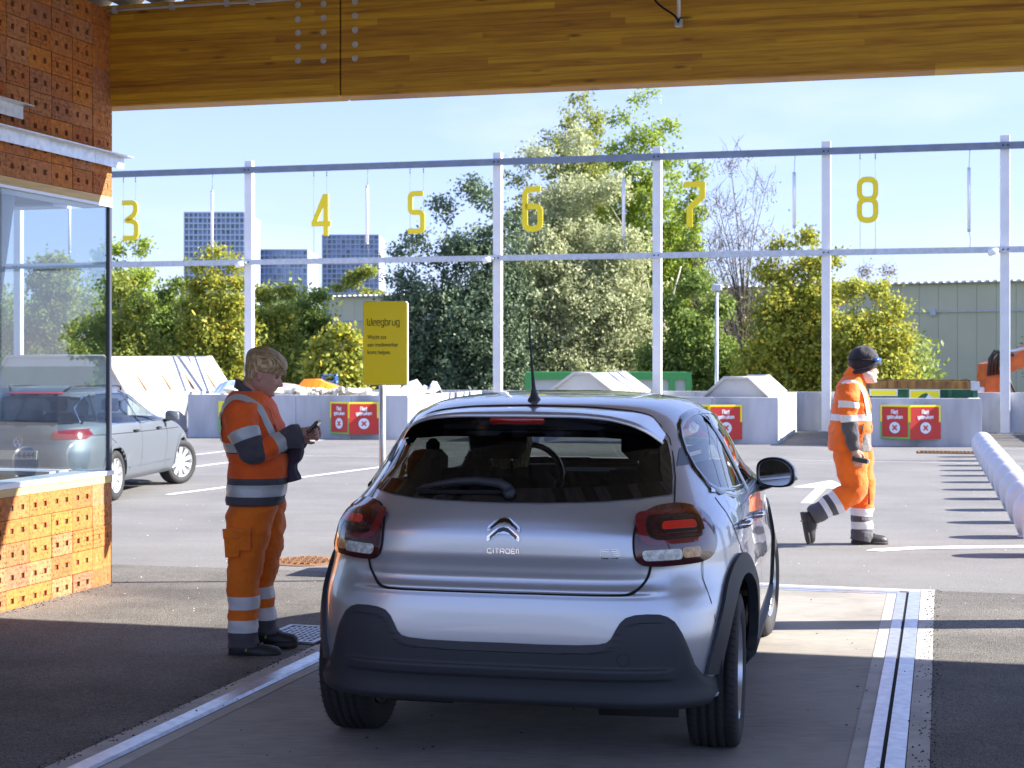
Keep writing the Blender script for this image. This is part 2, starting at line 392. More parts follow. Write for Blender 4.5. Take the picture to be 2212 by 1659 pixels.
b.build('asphalt_grit').update_tag(); bpy.data.objects['asphalt_grit']['kind'] = 'stuff'; tag(bpy.data.objects['asphalt_grit'], 'loose dark asphalt crumbs along the weighbridge edges', 'grit')

# road markings
def mark(name, pts, label, z=.004):
    b = MB(); b.add([(p.x, p.y, z) for p in pts], [tuple(range(len(pts)))]); o = b.build(name, M_white); o['kind'] = 'structure'; return o
def line(name, a, b_, wd=.1, z=.004):
    a, b_ = G(*a), G(*b_); d = (b_ - a).normalized(); n = Vector((-d.y, d.x, 0)) * wd / 2
    return mark(name, [a - n, b_ - n, b_ + n, a + n], '', z)
line('road_line', (362, 1069), (840, 1007), .1)
line('road_line', (300, 1024), (495, 999), .1)
line('road_line', (250, 1003), (700, 950), .07)
a = [G(1870, 1190), G(1890, 1186), G(1960, 1182.5), G(2060, 1180), G(2212, 1178.5), G(2700, 1176)]
c = [G(1905, 1192), G(1975, 1187.5), G(2070, 1185.5), G(2212, 1184.5), G(2700, 1183)]
mark('road_line', a + c[::-1], '')
line('road_line', (1700, 993.5), (2300, 1005), .03); line('road_line', (480, 984), (1100, 988), .03)
mark('road_arrow', [G(*p) for p in ((1796, 1038), (1712, 1052.7), (1763, 1054.3), (1729.4, 1087), (1754.3, 1087.7), (1784.7, 1055.2), (1838, 1056.2))], '')
b = MB(); p = [G(1560, 992.3), G(2212, 997)]  # saw joint in the yard
d = (p[1] - p[0]).normalized(); n_ = Vector((-d.y, d.x, 0)) * .02
b.add([(q.x, q.y, .0041) for q in (p[0] - n_, p[1] + d * 6 - n_, p[1] + d * 6 + n_, p[0] + n_)], [(0, 1, 2, 3)]); struct(b, 'road_joint', M_rough)

# small litter on the yard
b = MB(); rnd = random.Random(21); M_lit = mk('pale_litter', (.75, .74, .7), .7)
for i in range(170): pebble(b, G(rnd.uniform(250, 2250), rnd.uniform(985, 1330), .003), rnd.uniform(.003, .009), M_lit, rnd)
o = b.build('litter'); tag(o, 'tiny pale litter specks scattered over the yard asphalt', 'litter', kind='stuff')
# manholes and drains
M_rust = mk('rusty_iron', (.36, .19, .08), .75, metal=.2, col2=(.2, .1, .05), vs=18, bump=.3)
def round_cover(c, r, label):
    t = thing('manhole_cover', label, 'manhole cover', c)
    b = MB(); b.lathe((0, 0, -.01), [(r - .04, 0), (r - .04, .017)], M_rust, 36, smooth=False)
    k = int(r / .055)
    for i in range(-k, k + 1):
        for j in range(-k, k + 1):
            if (i * i + j * j) < (k - .8) ** 2: b.box((i * .05, j * .05, .011), (.032, .022, .012), M_rust, rz=(i + j) % 2 * pi / 2)
    b.build('lid', None, t)
    b = MB(); rg = [(r - .035, 0), (r - .035, .018), (r, .018), (r, 0)]; b.lathe((0, 0, -.01), [(r - .03, .016), (r, .016), (r, 0)], M_rust, 36, smooth=False); b.build('rim', None, t)
    return t
round_cover(G(893 / 1.3562 + 2, 1213, 0), .29, 'round rusty manhole cover beyond the standing worker')
def grate(c, w_, d_, nx, ny, mat, rz, label, fr=.03):
    t = thing('drain_grate', label, 'drain grate', c, rz)
    b = MB()
    for s in (-1, 1):
        b.box((s * (w_ / 2 - fr / 2), 0, .007), (fr, d_, .016), mat); b.box((0, s * (d_ / 2 - fr / 2), .0075), (w_ - 2 * fr, fr, .016), mat)
    for i in range(1, nx): b.box((-w_ / 2 + fr + (w_ - 2 * fr) * i / nx, 0, .006), (.014, d_ - 2 * fr, .015), mat)
    for i in range(1, ny): b.box((0, -d_ / 2 + fr + (d_ - 2 * fr) * i / ny, .0055), (w_ - 2 * fr, .016, .013), mat)
    b.build('grating', None, t)
    b = MB(); b.box((0, 0, .0035), (w_ + .05, d_ + .05, .003), M_black); b.build('frame', None, t)
    return t
grate(G(652, 1373), .36, .5, 9, 8, M_galvd, -BR, 'silver square drain grate at the standing worker\'s feet')
grate(G(2046, 978), .95, .6, 14, 3, M_rust, -WA, 'rusty drain grate near the white bollard row')
# low concrete footing behind the car (throws the dark square shadow)
b = MB(); fp = Vector((-.97, 11.2, 0)); b.box(fp + Vector((0, .0, .125)), (.4, .5, .25), M_conc, rz=-WA, bev=.02)
o = b.build('concrete_block'); tag(o, 'low grey concrete block at the foot of the yellow sign', 'concrete block')

# ================================================================ barrier walls of the recycling bays
def panelled(mb, a, bb, h, th=.2, step=1.0, mat=None):
    a, bb = Vector(a), Vector(bb); L_ = (bb - a).length; d = (bb - a) / L_; n = max(1, round(L_ / step))
    for i in range(n):
        p, q = a + d * (L_ * i / n + .006), a + d * (L_ * (i + 1) / n - .006)
        mb.beam(p + Vector((0, 0, h / 2)), q + Vector((0, 0, h / 2)), th, h, mat)
    mb.beam(a + Vector((0, 0, h / 2 - .02)), bb + Vector((0, 0, h / 2 - .02)), th - .03, h - .05, mat)
HW = .875
def bay(label, a0, a1, q0, q1, left=True, right=True):
    t = thing('concrete_barrier', label, 'concrete barrier', wq((a0 + a1) / 2, q0), -WA, 'grey concrete barriers round the container bays')
    b = MB(); L_ = a1 - a0
    panelled(b, (-L_ / 2, 0, 0), (L_ / 2, 0, 0), HW, .2, 1.25); b.build('front_wall', M_conc, t)
    for s, on in ((-1, left), (1, right)):
        if on:
            b = MB(); panelled(b, (s * (L_ / 2 - .1), .101, 0), (s * (L_ / 2 - .1), q1 - q0 - .2, 0), HW - .004, .2, 1.2); b.build('side_wall', M_conc, t)
    return t
q1 = 29.1
aA = AX.dot(onq(410, q1)); aB = AX.dot(onq(885, q1)); aC = AX.dot(onq(1682, q1)); aD = AX.dot(onq(2120, q1)); aE = AX.dot(onq(1838, q1))
bay('grey concrete barrier behind the standing worker with a red sign pair by the yellow sign', aA, aB, q1, 34.8)
bay('grey concrete barrier seen past the right side of the silver car', aB + 2.3, aC, q1, 34.8)
bay('grey concrete barrier right of the walking worker with two red panels', aE, aD, q1, 34.8)
bay('sunlit concrete barrier behind the grey parked car', aA - 6.2, aA - 1.35, q1, 34.8)
bay('grey concrete barrier beyond the right edge of the yard', aD + 2.3, aD + 6.5, q1, 34.8)
b = MB(); panelled(b, wq(-32, 35), wq(16, 35), HW, .2, 1.2); o = b.build('back_wall', M_conc); tag(o, 'long pale concrete wall along the back of the yard behind the posts', 'concrete wall')
# dark ramp strips between bays
b = MB()
for u0, u1 in ((aC + .02, aE - .02), (aA - 1.3, aA - .02), (aB + .02, aB + 2.28), (aD + .02, aD + 2.28)):
    b.add([wq(u0, q1 + .0, .004), wq(u1, q1 + .0, .004), wq(u1, 34.88, .004), wq(u0, 34.88, .004)], [(0, 1, 2, 3)])
struct(b, 'bay_floor', mk('bay_floor', (.09, .085, .08), .9, var=.2, vs=2))

# ================================================================ post-and-rail number frame
M_post = mk('white_painted_steel', (.72, .73, .76), .45, var=.04, vs=3)
M_rail = mk('blue_grey_steel', (.16, .2, .27), .5, var=.1, vs=4)
FR = thing('steel_frame', 'tall frame of white posts and two long rails across the yard', 'steel frame', wq(-4, 35))
qF = 34.78
post_a = [AX.dot(onq(x, qF)) for x in (539, 1075.5, 1420, 1785, 2171)]
post_a = [post_a[0] - 12.6, post_a[0] - 6.3] + post_a + [post_a[-1] + 3.8, post_a[-1] + 7.6, post_a[-1] + 11.4]
for a_ in post_a:
    b = MB(); p = wq(a_, qF); b.box(p + Vector((0, 0, 3.22)), (.2, .16, 6.44), M_post, rz=-WA, bev=.01)
    b.box(p + Vector((0, 0, .01)), (.34, .3, .02), M_galvd, rz=-WA)
    sub(b, 'post', FR)
for z, hh, mt, nm in ((6.2, .15, M_rail, 'upper_rail'), (3.96, .13, M_galvd, 'lower_rail')):
    b = MB()
    ends = [post_a[0] - 1] + post_a[1:] + [post_a[-1] + 1]
    b.beam(wq(post_a[0] - 1, qF - .13, z), wq(post_a[-1] + 1, qF - .13, z), .08, hh, mt)
    for a_ in post_a:
        for s in (-.05, .05): b.lathe(wq(a_ + s, qF - .172, z), [(.018, 0), (.018, .014)], M_black, 8, M=Matrix.Rotation(-WA, 3, 'Z') @ Matrix.Rotation(radians(90), 3, 'X'))
    sub(b, nm, FR)
M_lampw = mk('opal_tube', (.85, .85, .86), .3)
for x in (1075, 2171, 541):   # small floodlights on the lower rail
    p = onq(x - 14, qF - .25); p.z = 3.93
    t = thing('floodlight', 'small white floodlight on the lower rail beside the post %s' % {1075: 'left of the number 6', 2171: 'at the far right', 541: 'behind the standing worker'}[x], 'floodlight', p, -WA, 'floodlights on the frame')
    b = MB(); b.tube([(-.02, 0, 0), (-.2, -.05, -.05)], [.06, .075], M_lampw, 12); b.build('housing', None, t)
    b = MB(); b.box((.02, .06, .02), (.05, .14, .04), M_galvd); b.build('bracket', None, t)
# hanging tube lamps
for i, (x, y0, y1) in enumerate(((458, 414, 532), (793, 403, 526), (1347, 387, 512), (1715.5, 375, 490), (2093, 365, 498), (150, 420, 545), (-180, 430, 555))):
    qh = qF - .13; p = onq(x, qh, y0); p2 = onq(x, qh, y1)
    lab = ['right of the number 3', 'between the numbers 4 and 5', 'right of the number 6', 'right of the number 7', 'right of the number 8', 'beyond the office window', 'far left beyond the office'][i]
    t = thing('tube_lamp', 'white vertical tube lamp hanging %s' % lab, 'tube lamp', p2, -WA, 'tube lamps hanging from the frame')
    h = p.z - p2.z; b = MB(); b.tube([(0, 0, .03), (0, 0, h - .03)], .038, M_lampw, 10); b.build('tube', None, t)
    for z in (0, h): b = MB(); b.lathe((0, 0, z - .03), [(.036, 0), (.036, .06)], M_galvd, 10); b.build('end_cap', None, t)
    b = MB(); b.tube([(0, 0, h), (.02, 0, 6.125 - p2.z)], .006, M_rail, 5); b.build('cable', None, t)
    b = MB(); b.tube([(0, 0, 0), (.03, 0, (4.02 - p2.z) * .5), (.02, 0, 4.03 - p2.z)], .006, M_rail, 5); b.build('cable', None, t)
# hanging numbers
M_num = mk('yellow_number_paint', (.88, .69, .012), .5)
def rr(x0, y0, x1, y1, r, n=5): return round_poly([(x0, y0), (x1, y0), (x1, y1), (x0, y1)], r, n, True)
NUM = {
 '3': [(round_poly([(.0, .94), (.36, .94), (.36, .66), (.1, .49), (.24, .49), (.38, .43), (.38, .06), (.02, .06)], .12, 5), 0)],
 '4': [(round_poly([(.36, 1), (.36, 0)], .0), 0), ([(.34, .97), (.06, .31)], 0), ([(.0, .29), (.48, .29)], 0)],
 '5': [(round_poly([(.40, .94), (.06, .94), (.06, .5), (.38, .5), (.38, .06), (.0, .06)], .1), 0)],
 '6': [(round_poly([(.42, .94), (.06, .94), (.06, .06), (.41, .06), (.41, .56), (.07, .56)], .14), 0)],
 '7': [([(.0, .94), (.42, .94)], 0), ([(.37, .98), (.37, .66), (.11, .42), (.11, 0)], 0)],
 '8': [(rr(.06, .51, .42, .94, .16), 1), (rr(.06, .06, .42, .51, .16), 1)],
}
for d_, x0, x1, y0, y1, w0, w1 in (('3', 263, 298, 433, 520, 267, 293), ('4', 673, 714, 419.5, 510, 678, 706), ('5', 880.7, 919, 413, 505, 886, 915), ('6', 1128, 1173, 403, 500.7, 1136, 1167), ('7', 1478, 1523, 392.7, 490.7, 1486, 1518), ('8', 1850.7, 1897.5, 382, 482, 1858, 1891)):
    qh = qF - .13; pb = onq(x0, qh, y1); pt = onq(x0, qh, y0); pr = onq(x1, qh, y1)
    h = pt.z - pb.z; wd = (pr - pb).xy.length; t = thing('hanging_number', 'yellow hanging number %s on the white post frame' % d_, 'hanging number', pb, -WA, 'yellow bay numbers')
    b = MB(); xm = max(q[0] for st, c_ in NUM[d_] for q in st) + .06 if d_ in '568' else (.48 if d_ == '4' else .43)
    for k_, (st, c_) in enumerate(NUM[d_]): b.strip(st, .125, .03, lambda x, y, t_, k=k_: Vector((x * wd / xm, t_ - k * .003, y * h)), M_num, closed=bool(c_))
    b.build('digit', None, t)
    for xx in (w0, w1):
        b = MB(); pw = onq(xx, qh + .02); dx = (pw - pb).dot(AX)
        b.tube([(dx, .02, 4.02 - pb.z), (dx, .02, 6.13 - pb.z)], .005, M_rail, 5)
        b.tube([(dx, .02, 6.0 - pb.z), (dx, .02, 6.1 - pb.z)], .014, M_rail, 6); b.build('wire', None, t)
# ================================================================ lettering
GL = {  # monoline glyphs, x 0..w, y 0..1 (x-height .68, descender -.3): (width, strokes)
 'W': (.66, [round_poly([(0, 1), (.02, 0), (.33, 0), (.33, .75)], .12), round_poly([(.33, 0), (.64, 0), (.66, 1)], .12)]),
 'e': (.44, [round_poly([(.44, 0), (0, 0), (0, .68), (.44, .68), (.44, .34), (0, .34)], .1)]),
 'g': (.44, [round_poly([(.44, .0), (0, 0), (0, .68), (.44, .68), (.44, -.28), (.04, -.28)], .1)]),
 'b': (.44, [round_poly([(0, 1), (0, 0), (.44, 0), (.44, .68), (0, .68)], .1)]),
 'r': (.28, [[(0, 0), (0, .68)], round_poly([(0, .5), (0, .68), (.28, .68)], .1)]),
 'u': (.44, [round_poly([(0, .68), (0, 0), (.44, 0)], .1), [(.44, .68), (.44, 0)]]),
 'N': (.46, [round_poly([(0, 0), (0, 1), (.46, 1), (.46, 0)], .14)]),
 'i': (.06, [[(.03, 0), (.03, .68)], [(.03, .86), (.03, 1)]]),
 't': (.32, [round_poly([(.06, 1), (.06, 0), (.32, 0)], .1), [(0, .68), (.3, .68)]]),
 'k': (.42, [[(0, 0), (0, 1)], [(.04, .34), (.4, .68)], [(.1, .38), (.42, 0)]]),
 'n': (.44, [[(0, 0), (0, .68)], round_poly([(0, .68), (.44, .68), (.44, 0)], .1)]),
 'C': (.9, [round_poly([(.9, 1), (0, 1), (0, 0), (.9, 0)], .3)]),
 'I': (.1, [[(.05, 0), (.05, 1)]]),
 'T': (.8, [[(0, 1), (.8, 1)], [(.4, 1), (.4, 0)]]),
 'R': (.85, [round_poly([(0, 0), (0, 1), (.85, 1), (.85, .42), (.1, .42)], .25), [(.5, .42), (.85, 0)]]),
 'O': (.9, [round_poly([(0, .5), (0, 0), (.9, 0), (.9, 1), (0, 1), (0, .5)], .3)]),
 'E': (.75, [round_poly([(.75, 0), (0, 0), (0, 1), (.75, 1)], .12), [(0, .5), (.65, .5)]]),
 'Ë': (.75, [round_poly([(.75, 0), (0, 0), (0, 1), (.75, 1)], .12), [(0, .5), (.65, .5)], [(.15, 1.28), (.3, 1.28)], [(.45, 1.28), (.6, 1.28)]]),
 'M': (.8, [round_poly([(0, 0), (0, 1), (.8, 1), (.8, 0)], .25)]),
 '3': (.85, [round_poly([(0, 1), (.85, 1), (.85, 0), (0, 0)], .25), [(.25, .5), (.8, .5)]]),
 ' ': (.3, []),
}
def write(mb, txt, x, y, size, fx, mat, wd=.13, th=.002, sx=1.0, gap=.22, align='L'):
    tot = sum(GL[c][0] + gap for c in txt) * size * sx - gap * size * sx
    if align == 'C': x -= tot / 2
    k = 0
    for c in txt:
        w_, st = GL[c]
        for s in st:
            mb.strip([(x + p[0] * size * sx, y + p[1] * size) for p in s], wd * size, th + k * .00007, fx, mat); k = (k + 1) % 5
        x += (w_ + gap) * size * sx
    return tot
def font_mesh(txt, size, mat, name='lettering', sx=1.0, th=.0008, bold=0):
    cu = bpy.data.curves.new(name, 'FONT'); cu.body = txt; cu.size = size; cu.extrude = th; cu.offset = bold
    o = bpy.data.objects.new(name, cu); C.objects.link(o); dg = bpy.context.evaluated_depsgraph_get()
    me = bpy.data.meshes.new_from_object(o.evaluated_get(dg)); bpy.data.objects.remove(o)
    me.transform(Matrix.Diagonal((sx, 1, 1, 1))); me.materials.clear(); me.materials.append(mat)
    o = bpy.data.objects.new(name, me); C.objects.link(o); return o
M_yel = mk('sign_yellow', (1.0, .86, .0), .35, coat=.3); M_txt = mk('sign_print', (.03, .03, .03), .5)
M_red = mk('sign_red', (.58, .035, .025), .45); M_grn = mk('sign_green', (.16, .5, .1), .45); M_wht = mk('sign_white', (.82, .84, .88), .45); M_navy = mk('sign_outline', (.03, .04, .12), .5)
# yellow weighbridge sign
u_ = 10.76 / F; sp = Vector(((826 - CX) * u_, 10.76, 0))
t = thing('yellow_sign', 'bright yellow weighbridge notice sign on a thin metal pole', 'sign', sp, -WA)
b = MB(); b.tube([(0, 0, 0), (0, 0, 1.9)], .024, M_galv, 16); b.build('pole', None, t)
wp, hp = 97 * u_ / cos(WA) , 181 * u_; z0 = EYE - (832 - HY) * u_; xo = (838 - 826) * u_
def rpoly(w_, h_, r): return rr(-w_ / 2, 0, w_ / 2, h_, r, 6)
b = MB(); b.prism([(xo + x, -.055, z0 + y) for x, y in rpoly(wp, hp, .028)], (0, .03, 0), M_galvd)
b.prism([(xo + x, -.0575, z0 + .004 + y) for x, y in rpoly(wp - .008, hp - .008, .025)], (0, .002, 0), M_yel)
b.box((xo, -.02, z0 + .15), (.07, .03, .03), M_galvd); b.box((xo, -.02, z0 + .45), (.07, .03, .03), M_galvd); b.build('plate', None, t)
b = MB(); fx = lambda x, y, t_: Vector((x, -.0581 - t_, y))
xl = xo + (798 - 838) * u_
write(b, 'Weegbrug', xl, EYE - (703 - HY) * u_, 14.5 * u_, fx, M_txt, wd=.1, sx=1.0, gap=.2, th=.0006); b.build('headline', None, t)
for i, (s, yy) in enumerate((('Wacht tot', 732.6), ('een medewerker', 748.9), ('komt helpen.', 765.2))):
    o = font_mesh(s, 12.6 * u_, M_txt, 'text_line', sx=.8, th=.0004); o.parent = t; o.rotation_euler = (radians(90), 0, 0); o.location = (xl, -.0585, EYE - (yy - HY) * u_)
# red closed-bay V signs
def vsign(label, xl, xf, xr, yt, yb, qs=q1 - .12, covered=True):
    h = (yb - yt) * onq(xf, qs).y / F; pf = onq(xf, qs - .26, yb); zb = onq(xf, qs, yb).z
    t = thing('bay_sign', label, 'bay sign', (pf.x, pf.y, zb), -WA, 'folded bay signs on the barriers')
    al = AX.dot(onq(xl, qs)) - AX.dot(pf); ar = AX.dot(onq(xr, qs)) - AX.dot(pf)
    for s, (ex, ey) in ((-1, (al, .26)), (1, (ar, .26))):
        d = Vector((ex, ey, 0)); L_ = d.length; d.normalize(); n = Vector((d.y, -d.x, 0)) * (1 if s > 0 else -1)
        if n.y > 0: n = -n
        org = Vector((0, 0, 0)) if s > 0 else d * L_; dr = d if s > 0 else -d
        f = lambda x, y, t_: org + dr * x + Vector((0, 0, y)) + n * (.003 + t_)
        b = MB(); b.prism([org + Vector((0, 0, 0)), org + dr * L_, org + dr * L_ + Vector((0, 0, h)), org + Vector((0, 0, h))], -n * .02, M_galvd)
        def rect(x0, y0, x1, y1, lv, mt): b.add([f(x0, y0, lv), f(x1, y0, lv), f(x1, y1, lv), f(x0, y1, lv)], [(0, 1, 2, 3)], mt)
        rect(0, h / 2, L_, h, .0, M_yel); rect(0, 0, L_, h / 2, .0, M_grn)
        if covered:
            bo = .1 * L_ * .6
            if s < 0: rect(bo, bo, L_ - bo, h - bo, .003, M_red)
            else:
                rect(0, 0, L_, h / 2, .003, M_red); rect(0.0 + bo * .4, h / 2 - .001, L_ - bo, h - bo, .003, M_red)
            write(b, 'Niet', L_ / 2, h * .74, h * .11, lambda x, y, t_: f(x, y, .006 + t_), M_wht, wd=.24, align='C', th=.001, sx=1.0)
            write(b, 'gebruiken', L_ / 2, h * .6, h * .1, lambda x, y, t_: f(x, y, .006 + t_), M_wht, wd=.24, align='C', th=.001, sx=.95, gap=.2)
            for r_, lv, mt in ((h * .185, .006, M_navy), (h * .17, .009, M_wht)):
                b.add([f(L_ / 2 + cos(k * pi / 16) * r_, h * .33 + sin(k * pi / 16) * r_, lv) for k in range(32)], [tuple(range(32))], mt)
            for sg in (1, -1): b.strip([(L_ / 2 - .07 * h, h * .33 - sg * .07 * h), (L_ / 2 + .07 * h, h * .33 + sg * .07 * h)], .045 * h, .001, lambda x, y, t_: f(x, y, .012 + t_ + .0004 * sg), M_red)
        b.build('panel', None, t, fixn=False)
    return t
vsign('red folded no-use sign pair on the barrier left of the yellow sign pole', 713.4, 753.7, 818, 868, 937)
vsign('red folded no-use sign pair on the barrier just right of the silver car', 1466, 1533, 1603, 873.7, 948)
vsign('red folded no-use sign pair on the barrier right of the walking worker', 1901.6, 1965.6, 2032, 874.3, 947.6)
vsign('yellow and green folded bay sign behind the standing worker', 472, 512, 580, 866, 934, covered=False)
vsign('red folded no-use sign pair on the barrier beyond the right edge', 2420, 2490, 2570, 878, 952)
# ================================================================ canopy: timber beam, roof, columns
qB = 9.64
def timber(name):
    m_, t, b = nmat(name); N, L = t.nodes, t.links
    tc = N.new('ShaderNodeTexCoord'); sx = N.new('ShaderNodeSeparateXYZ'); L.new(tc.outputs['Object'], sx.inputs[0])
    def mt(op, a, b_=None, c=None):
        n = N.new('ShaderNodeMath'); n.operation = op
        for k, x in enumerate((a, b_, c)):
            if x is None: continue
            if isinstance(x, (int, float)): n.inputs[k].default_value = x
            else: L.new(x, n.inputs[k])
        return n.outputs[0]
    lam = mt('FLOOR', mt('DIVIDE', sx.outputs[2], .042))               # laminations
    wn = N.new('ShaderNodeTexWhiteNoise'); wn.noise_dimensions = '1D'; L.new(lam, wn.inputs['W'])
    seg = mt('FLOOR', mt('MULTIPLY_ADD', sx.outputs[0], .42, mt('MULTIPLY', wn.outputs['Value'], 17.0)))   # board lengths
    w2 = N.new('ShaderNodeTexWhiteNoise'); w2.noise_dimensions = '2D'; cb = N.new('ShaderNodeCombineXYZ'); L.new(lam, cb.inputs[0]); L.new(seg, cb.inputs[1]); L.new(cb.outputs[0], w2.inputs['Vector'])
    mp = N.new('ShaderNodeMapping'); mp.inputs['Scale'].default_value = (1.6, 1, 26); L.new(tc.outputs['Object'], mp.inputs[0])
    off = N.new('ShaderNodeVectorMath'); off.operation = 'ADD'; L.new(mp.outputs[0], off.inputs[0]); L.new(w2.outputs['Color'], off.inputs[1])
    g = N.new('ShaderNodeTexNoise'); g.inputs['Scale'].default_value = 1.3; g.inputs['Detail'].default_value = 6; g.inputs['Distortion'].default_value = .5; L.new(off.outputs[0], g.inputs[0])
    fine = N.new('ShaderNodeTexNoise'); fine.inputs['Scale'].default_value = 4; fine.inputs['Detail'].default_value = 5
    mp2 = N.new('ShaderNodeMapping'); mp2.inputs['Scale'].default_value = (1.5, 1, 70); L.new(tc.outputs['Object'], mp2.inputs[0]); L.new(mp2.outputs[0], fine.inputs[0])
    f = mt('ADD', mt('MULTIPLY', w2.outputs['Value'], .27), mt('ADD', mt('MULTIPLY', g.outputs[0], .72), mt('MULTIPLY', fine.outputs[0], .3)))
    cr = N.new('ShaderNodeValToRGB'); cr.color_ramp.elements[0].position = .38; cr.color_ramp.elements[0].color = (.3, .115, .014, 1); cr.color_ramp.elements[1].position = .95; cr.color_ramp.elements[1].color = (.86, .52, .03, 1)
    e = cr.color_ramp.elements.new(.62); e.color = (.58, .29, .018, 1); L.new(f, cr.inputs[0])
    # knots
    mk_ = N.new('ShaderNodeMapping'); mk_.inputs['Scale'].default_value = (3.2, 1, 13); L.new(tc.outputs['Object'], mk_.inputs[0])
    v = N.new('ShaderNodeTexVoronoi'); v.inputs['Scale'].default_value = 1.0; v.inputs['Randomness'].default_value = 1; L.new(mk_.outputs[0], v.inputs[0])
    kn = N.new('ShaderNodeMapRange'); kn.inputs[1].default_value = .05; kn.inputs[2].default_value = .2; L.new(v.outputs['Distance'], kn.inputs[0])
    sc = N.new('ShaderNodeSeparateColor'); L.new(v.outputs['Color'], sc.inputs[0])
    on = mt('GREATER_THAN', sc.outputs[0], .62); k2 = mt('MAXIMUM', kn.outputs[0], mt('SUBTRACT', 1, on))
    mx = N.new('ShaderNodeMix'); mx.data_type = 'RGBA'; mx.inputs[6].default_value = (.06, .025, .012, 1); L.new(mt('MULTIPLY_ADD', k2, .75, .25), mx.inputs[0]); L.new(cr.outputs[0], mx.inputs[7])
    # dark glue lines
    fr = mt('FRACT', mt('DIVIDE', sx.outputs[2], .042)); ln = mt('LESS_THAN', fr, .05)
    m2 = N.new('ShaderNodeMix'); m2.data_type = 'RGBA'; L.new(mt('MULTIPLY', ln, .35), m2.inputs[0]); L.new(mx.outputs[2], m2.inputs[6]); m2.inputs[7].default_value = (.1, .04, .01, 1)
    L.new(m2.outputs[2], b.inputs['Base Color']); b.inputs['Roughness'].default_value = .5
    bp_ = N.new('ShaderNodeBump'); bp_.inputs['Strength'].default_value = .15; bp_.inputs['Distance'].default_value = .004; L.new(f, bp_.inputs['Height']); L.new(bp_.outputs[0], b.inputs['Normal'])
    return m_
M_timber = timber('glulam_timber')
BZ0, BZ1 = 3.30, 4.0
BMt = thing('timber_beam', 'deep glued orange timber beam across the top of the picture', 'beam', wq(0, qB, BZ0), -WA)
aj = AX.dot(onq(734, qB)); b = MB()
for a0, a1 in ((-9, aj - .004), (aj + .004, 9)):
    b.box(((a0 + a1) / 2, .1, (BZ1 - BZ0) / 2), (a1 - a0, .2, BZ1 - BZ0), M_timber, bev=.008)
b.box((aj, .1, .34), (.01, .17, .66), M_black)
b.build('laminated_wood', None, BMt)
for xs, ys in ((644, (11, 42, 71, 101, 131)), (699, (8.5, 39, 69.5, 100, 130.5)), (767, (4, 34, 65, 96, 126))):
    for y in ys:
        p = onq(xs, qB, y); b = MB(); c = (AX.dot(p), -.001, p.z - BZ0)
        Rx = Matrix.Rotation(radians(90), 3, 'X')
        b.lathe(c, [(.021, 0), (.021, .003)], M_galv, 16, M=Rx, smooth=False); b.lathe((c[0], c[1] - .003, c[2]), [(.011, 0), (.011, .008)], M_galv, 6, M=Rx, smooth=False)
        b.build('bolt', None, BMt)
M_pipe = mk('grey_conduit', (.5, .5, .48), .4)
b = MB(); pts = [onq(x, qB - .03, y) for x, y in ((200, 26), (300, 18.5), (430, 10), (562, 3), (640, -3))]; b.tube(pts, .011, M_pipe, 8)
for x, y in ((248, 22.2), (372, 13.8), (490, 6.5), (545, 3.6)): p = onq(x, qB - .028, y); b.box(p, (.03, .03, .045), M_pipe, rz=-WA)
o = b.build('conduit'); tag(o, 'thin grey conduit pipe clipped along the top of the timber beam', 'conduit')
hk = thing('ceiling_bracket', 'small white rod and hook with a black cable in front of the beam', 'bracket', onq(1466, qB - .12, 50), -WA)
b = MB(); b.tube([(0, 0, .02), (0, 0, .5)], .012, M_lampw, 8); b.build('rod', None, hk)
b = MB(); b.box((0, 0, 0), (.05, .04, .05), M_galvd, bev=.006); b.tube([(-.01, 0, .03), (0, -.03, .0), (.012, 0, .03)], .01, M_black, 6); b.build('hook', None, hk)
b = MB(); b.tube(catmull([(0, -.02, .01), (-.03, -.02, .05), (-.12, 0, .12), (-.2, 0, .22), (-.36, 0, .42)], 5, False), .007, M_black, 6); b.build('cable', None, hk)
# corrugated roof, ribs running away from the camera
M_roof = mk('coated_roof_sheet', (.42, .38, .33), .45, metal=.1, var=.08, vs=2)
b = MB(); prof = []; a = -7
while a < 12:
    for da, dz in ((0, 0), (.11, 0), (.15, .06), (.21, .06)): prof.append((a + da, dz))
    a += .25
vs = []; fs = []
for aa, dz in prof: vs += [wq(aa, 9.84, 4.02 + dz), wq(aa, 2.4, 4.02 + dz), wq(aa, 9.84, 4.026 + dz), wq(aa, 2.4, 4.026 + dz)]
for i in range(len(prof) - 1): k = 4 * i; fs += [(k, k + 1, k + 5, k + 4), (k + 2, k + 6, k + 7, k + 3)]
b.add(vs, fs, M_roof); 
b.box(wq(2.5, 6.15, 4.18), (19, 7.4, .12), M_roof, rz=-WA)
o = b.build('canopy_roof', fixn=False); tag(o, 'corrugated metal canopy roof above the weighbridge', 'roof')
for a_, q_, lab in ((1.93, 9.8, 'just outside the right edge under the timber beam'), (6.4, 2.6, 'out of sight on the right of the camera'), (-6, 2.6, 'out of sight on the left of the camera')):
    b = MB(); p = wq(a_, q_ + (.0)); b.box(p + Vector((0, 0, 1.65 if q_ > 5 else 2)), (.24, .24, 3.3 if q_ > 5 else 4.0), M_galvd, rz=-WA, bev=.01); o = b.build('canopy_column'); tag(o, 'square steel canopy column ' + lab, 'column')

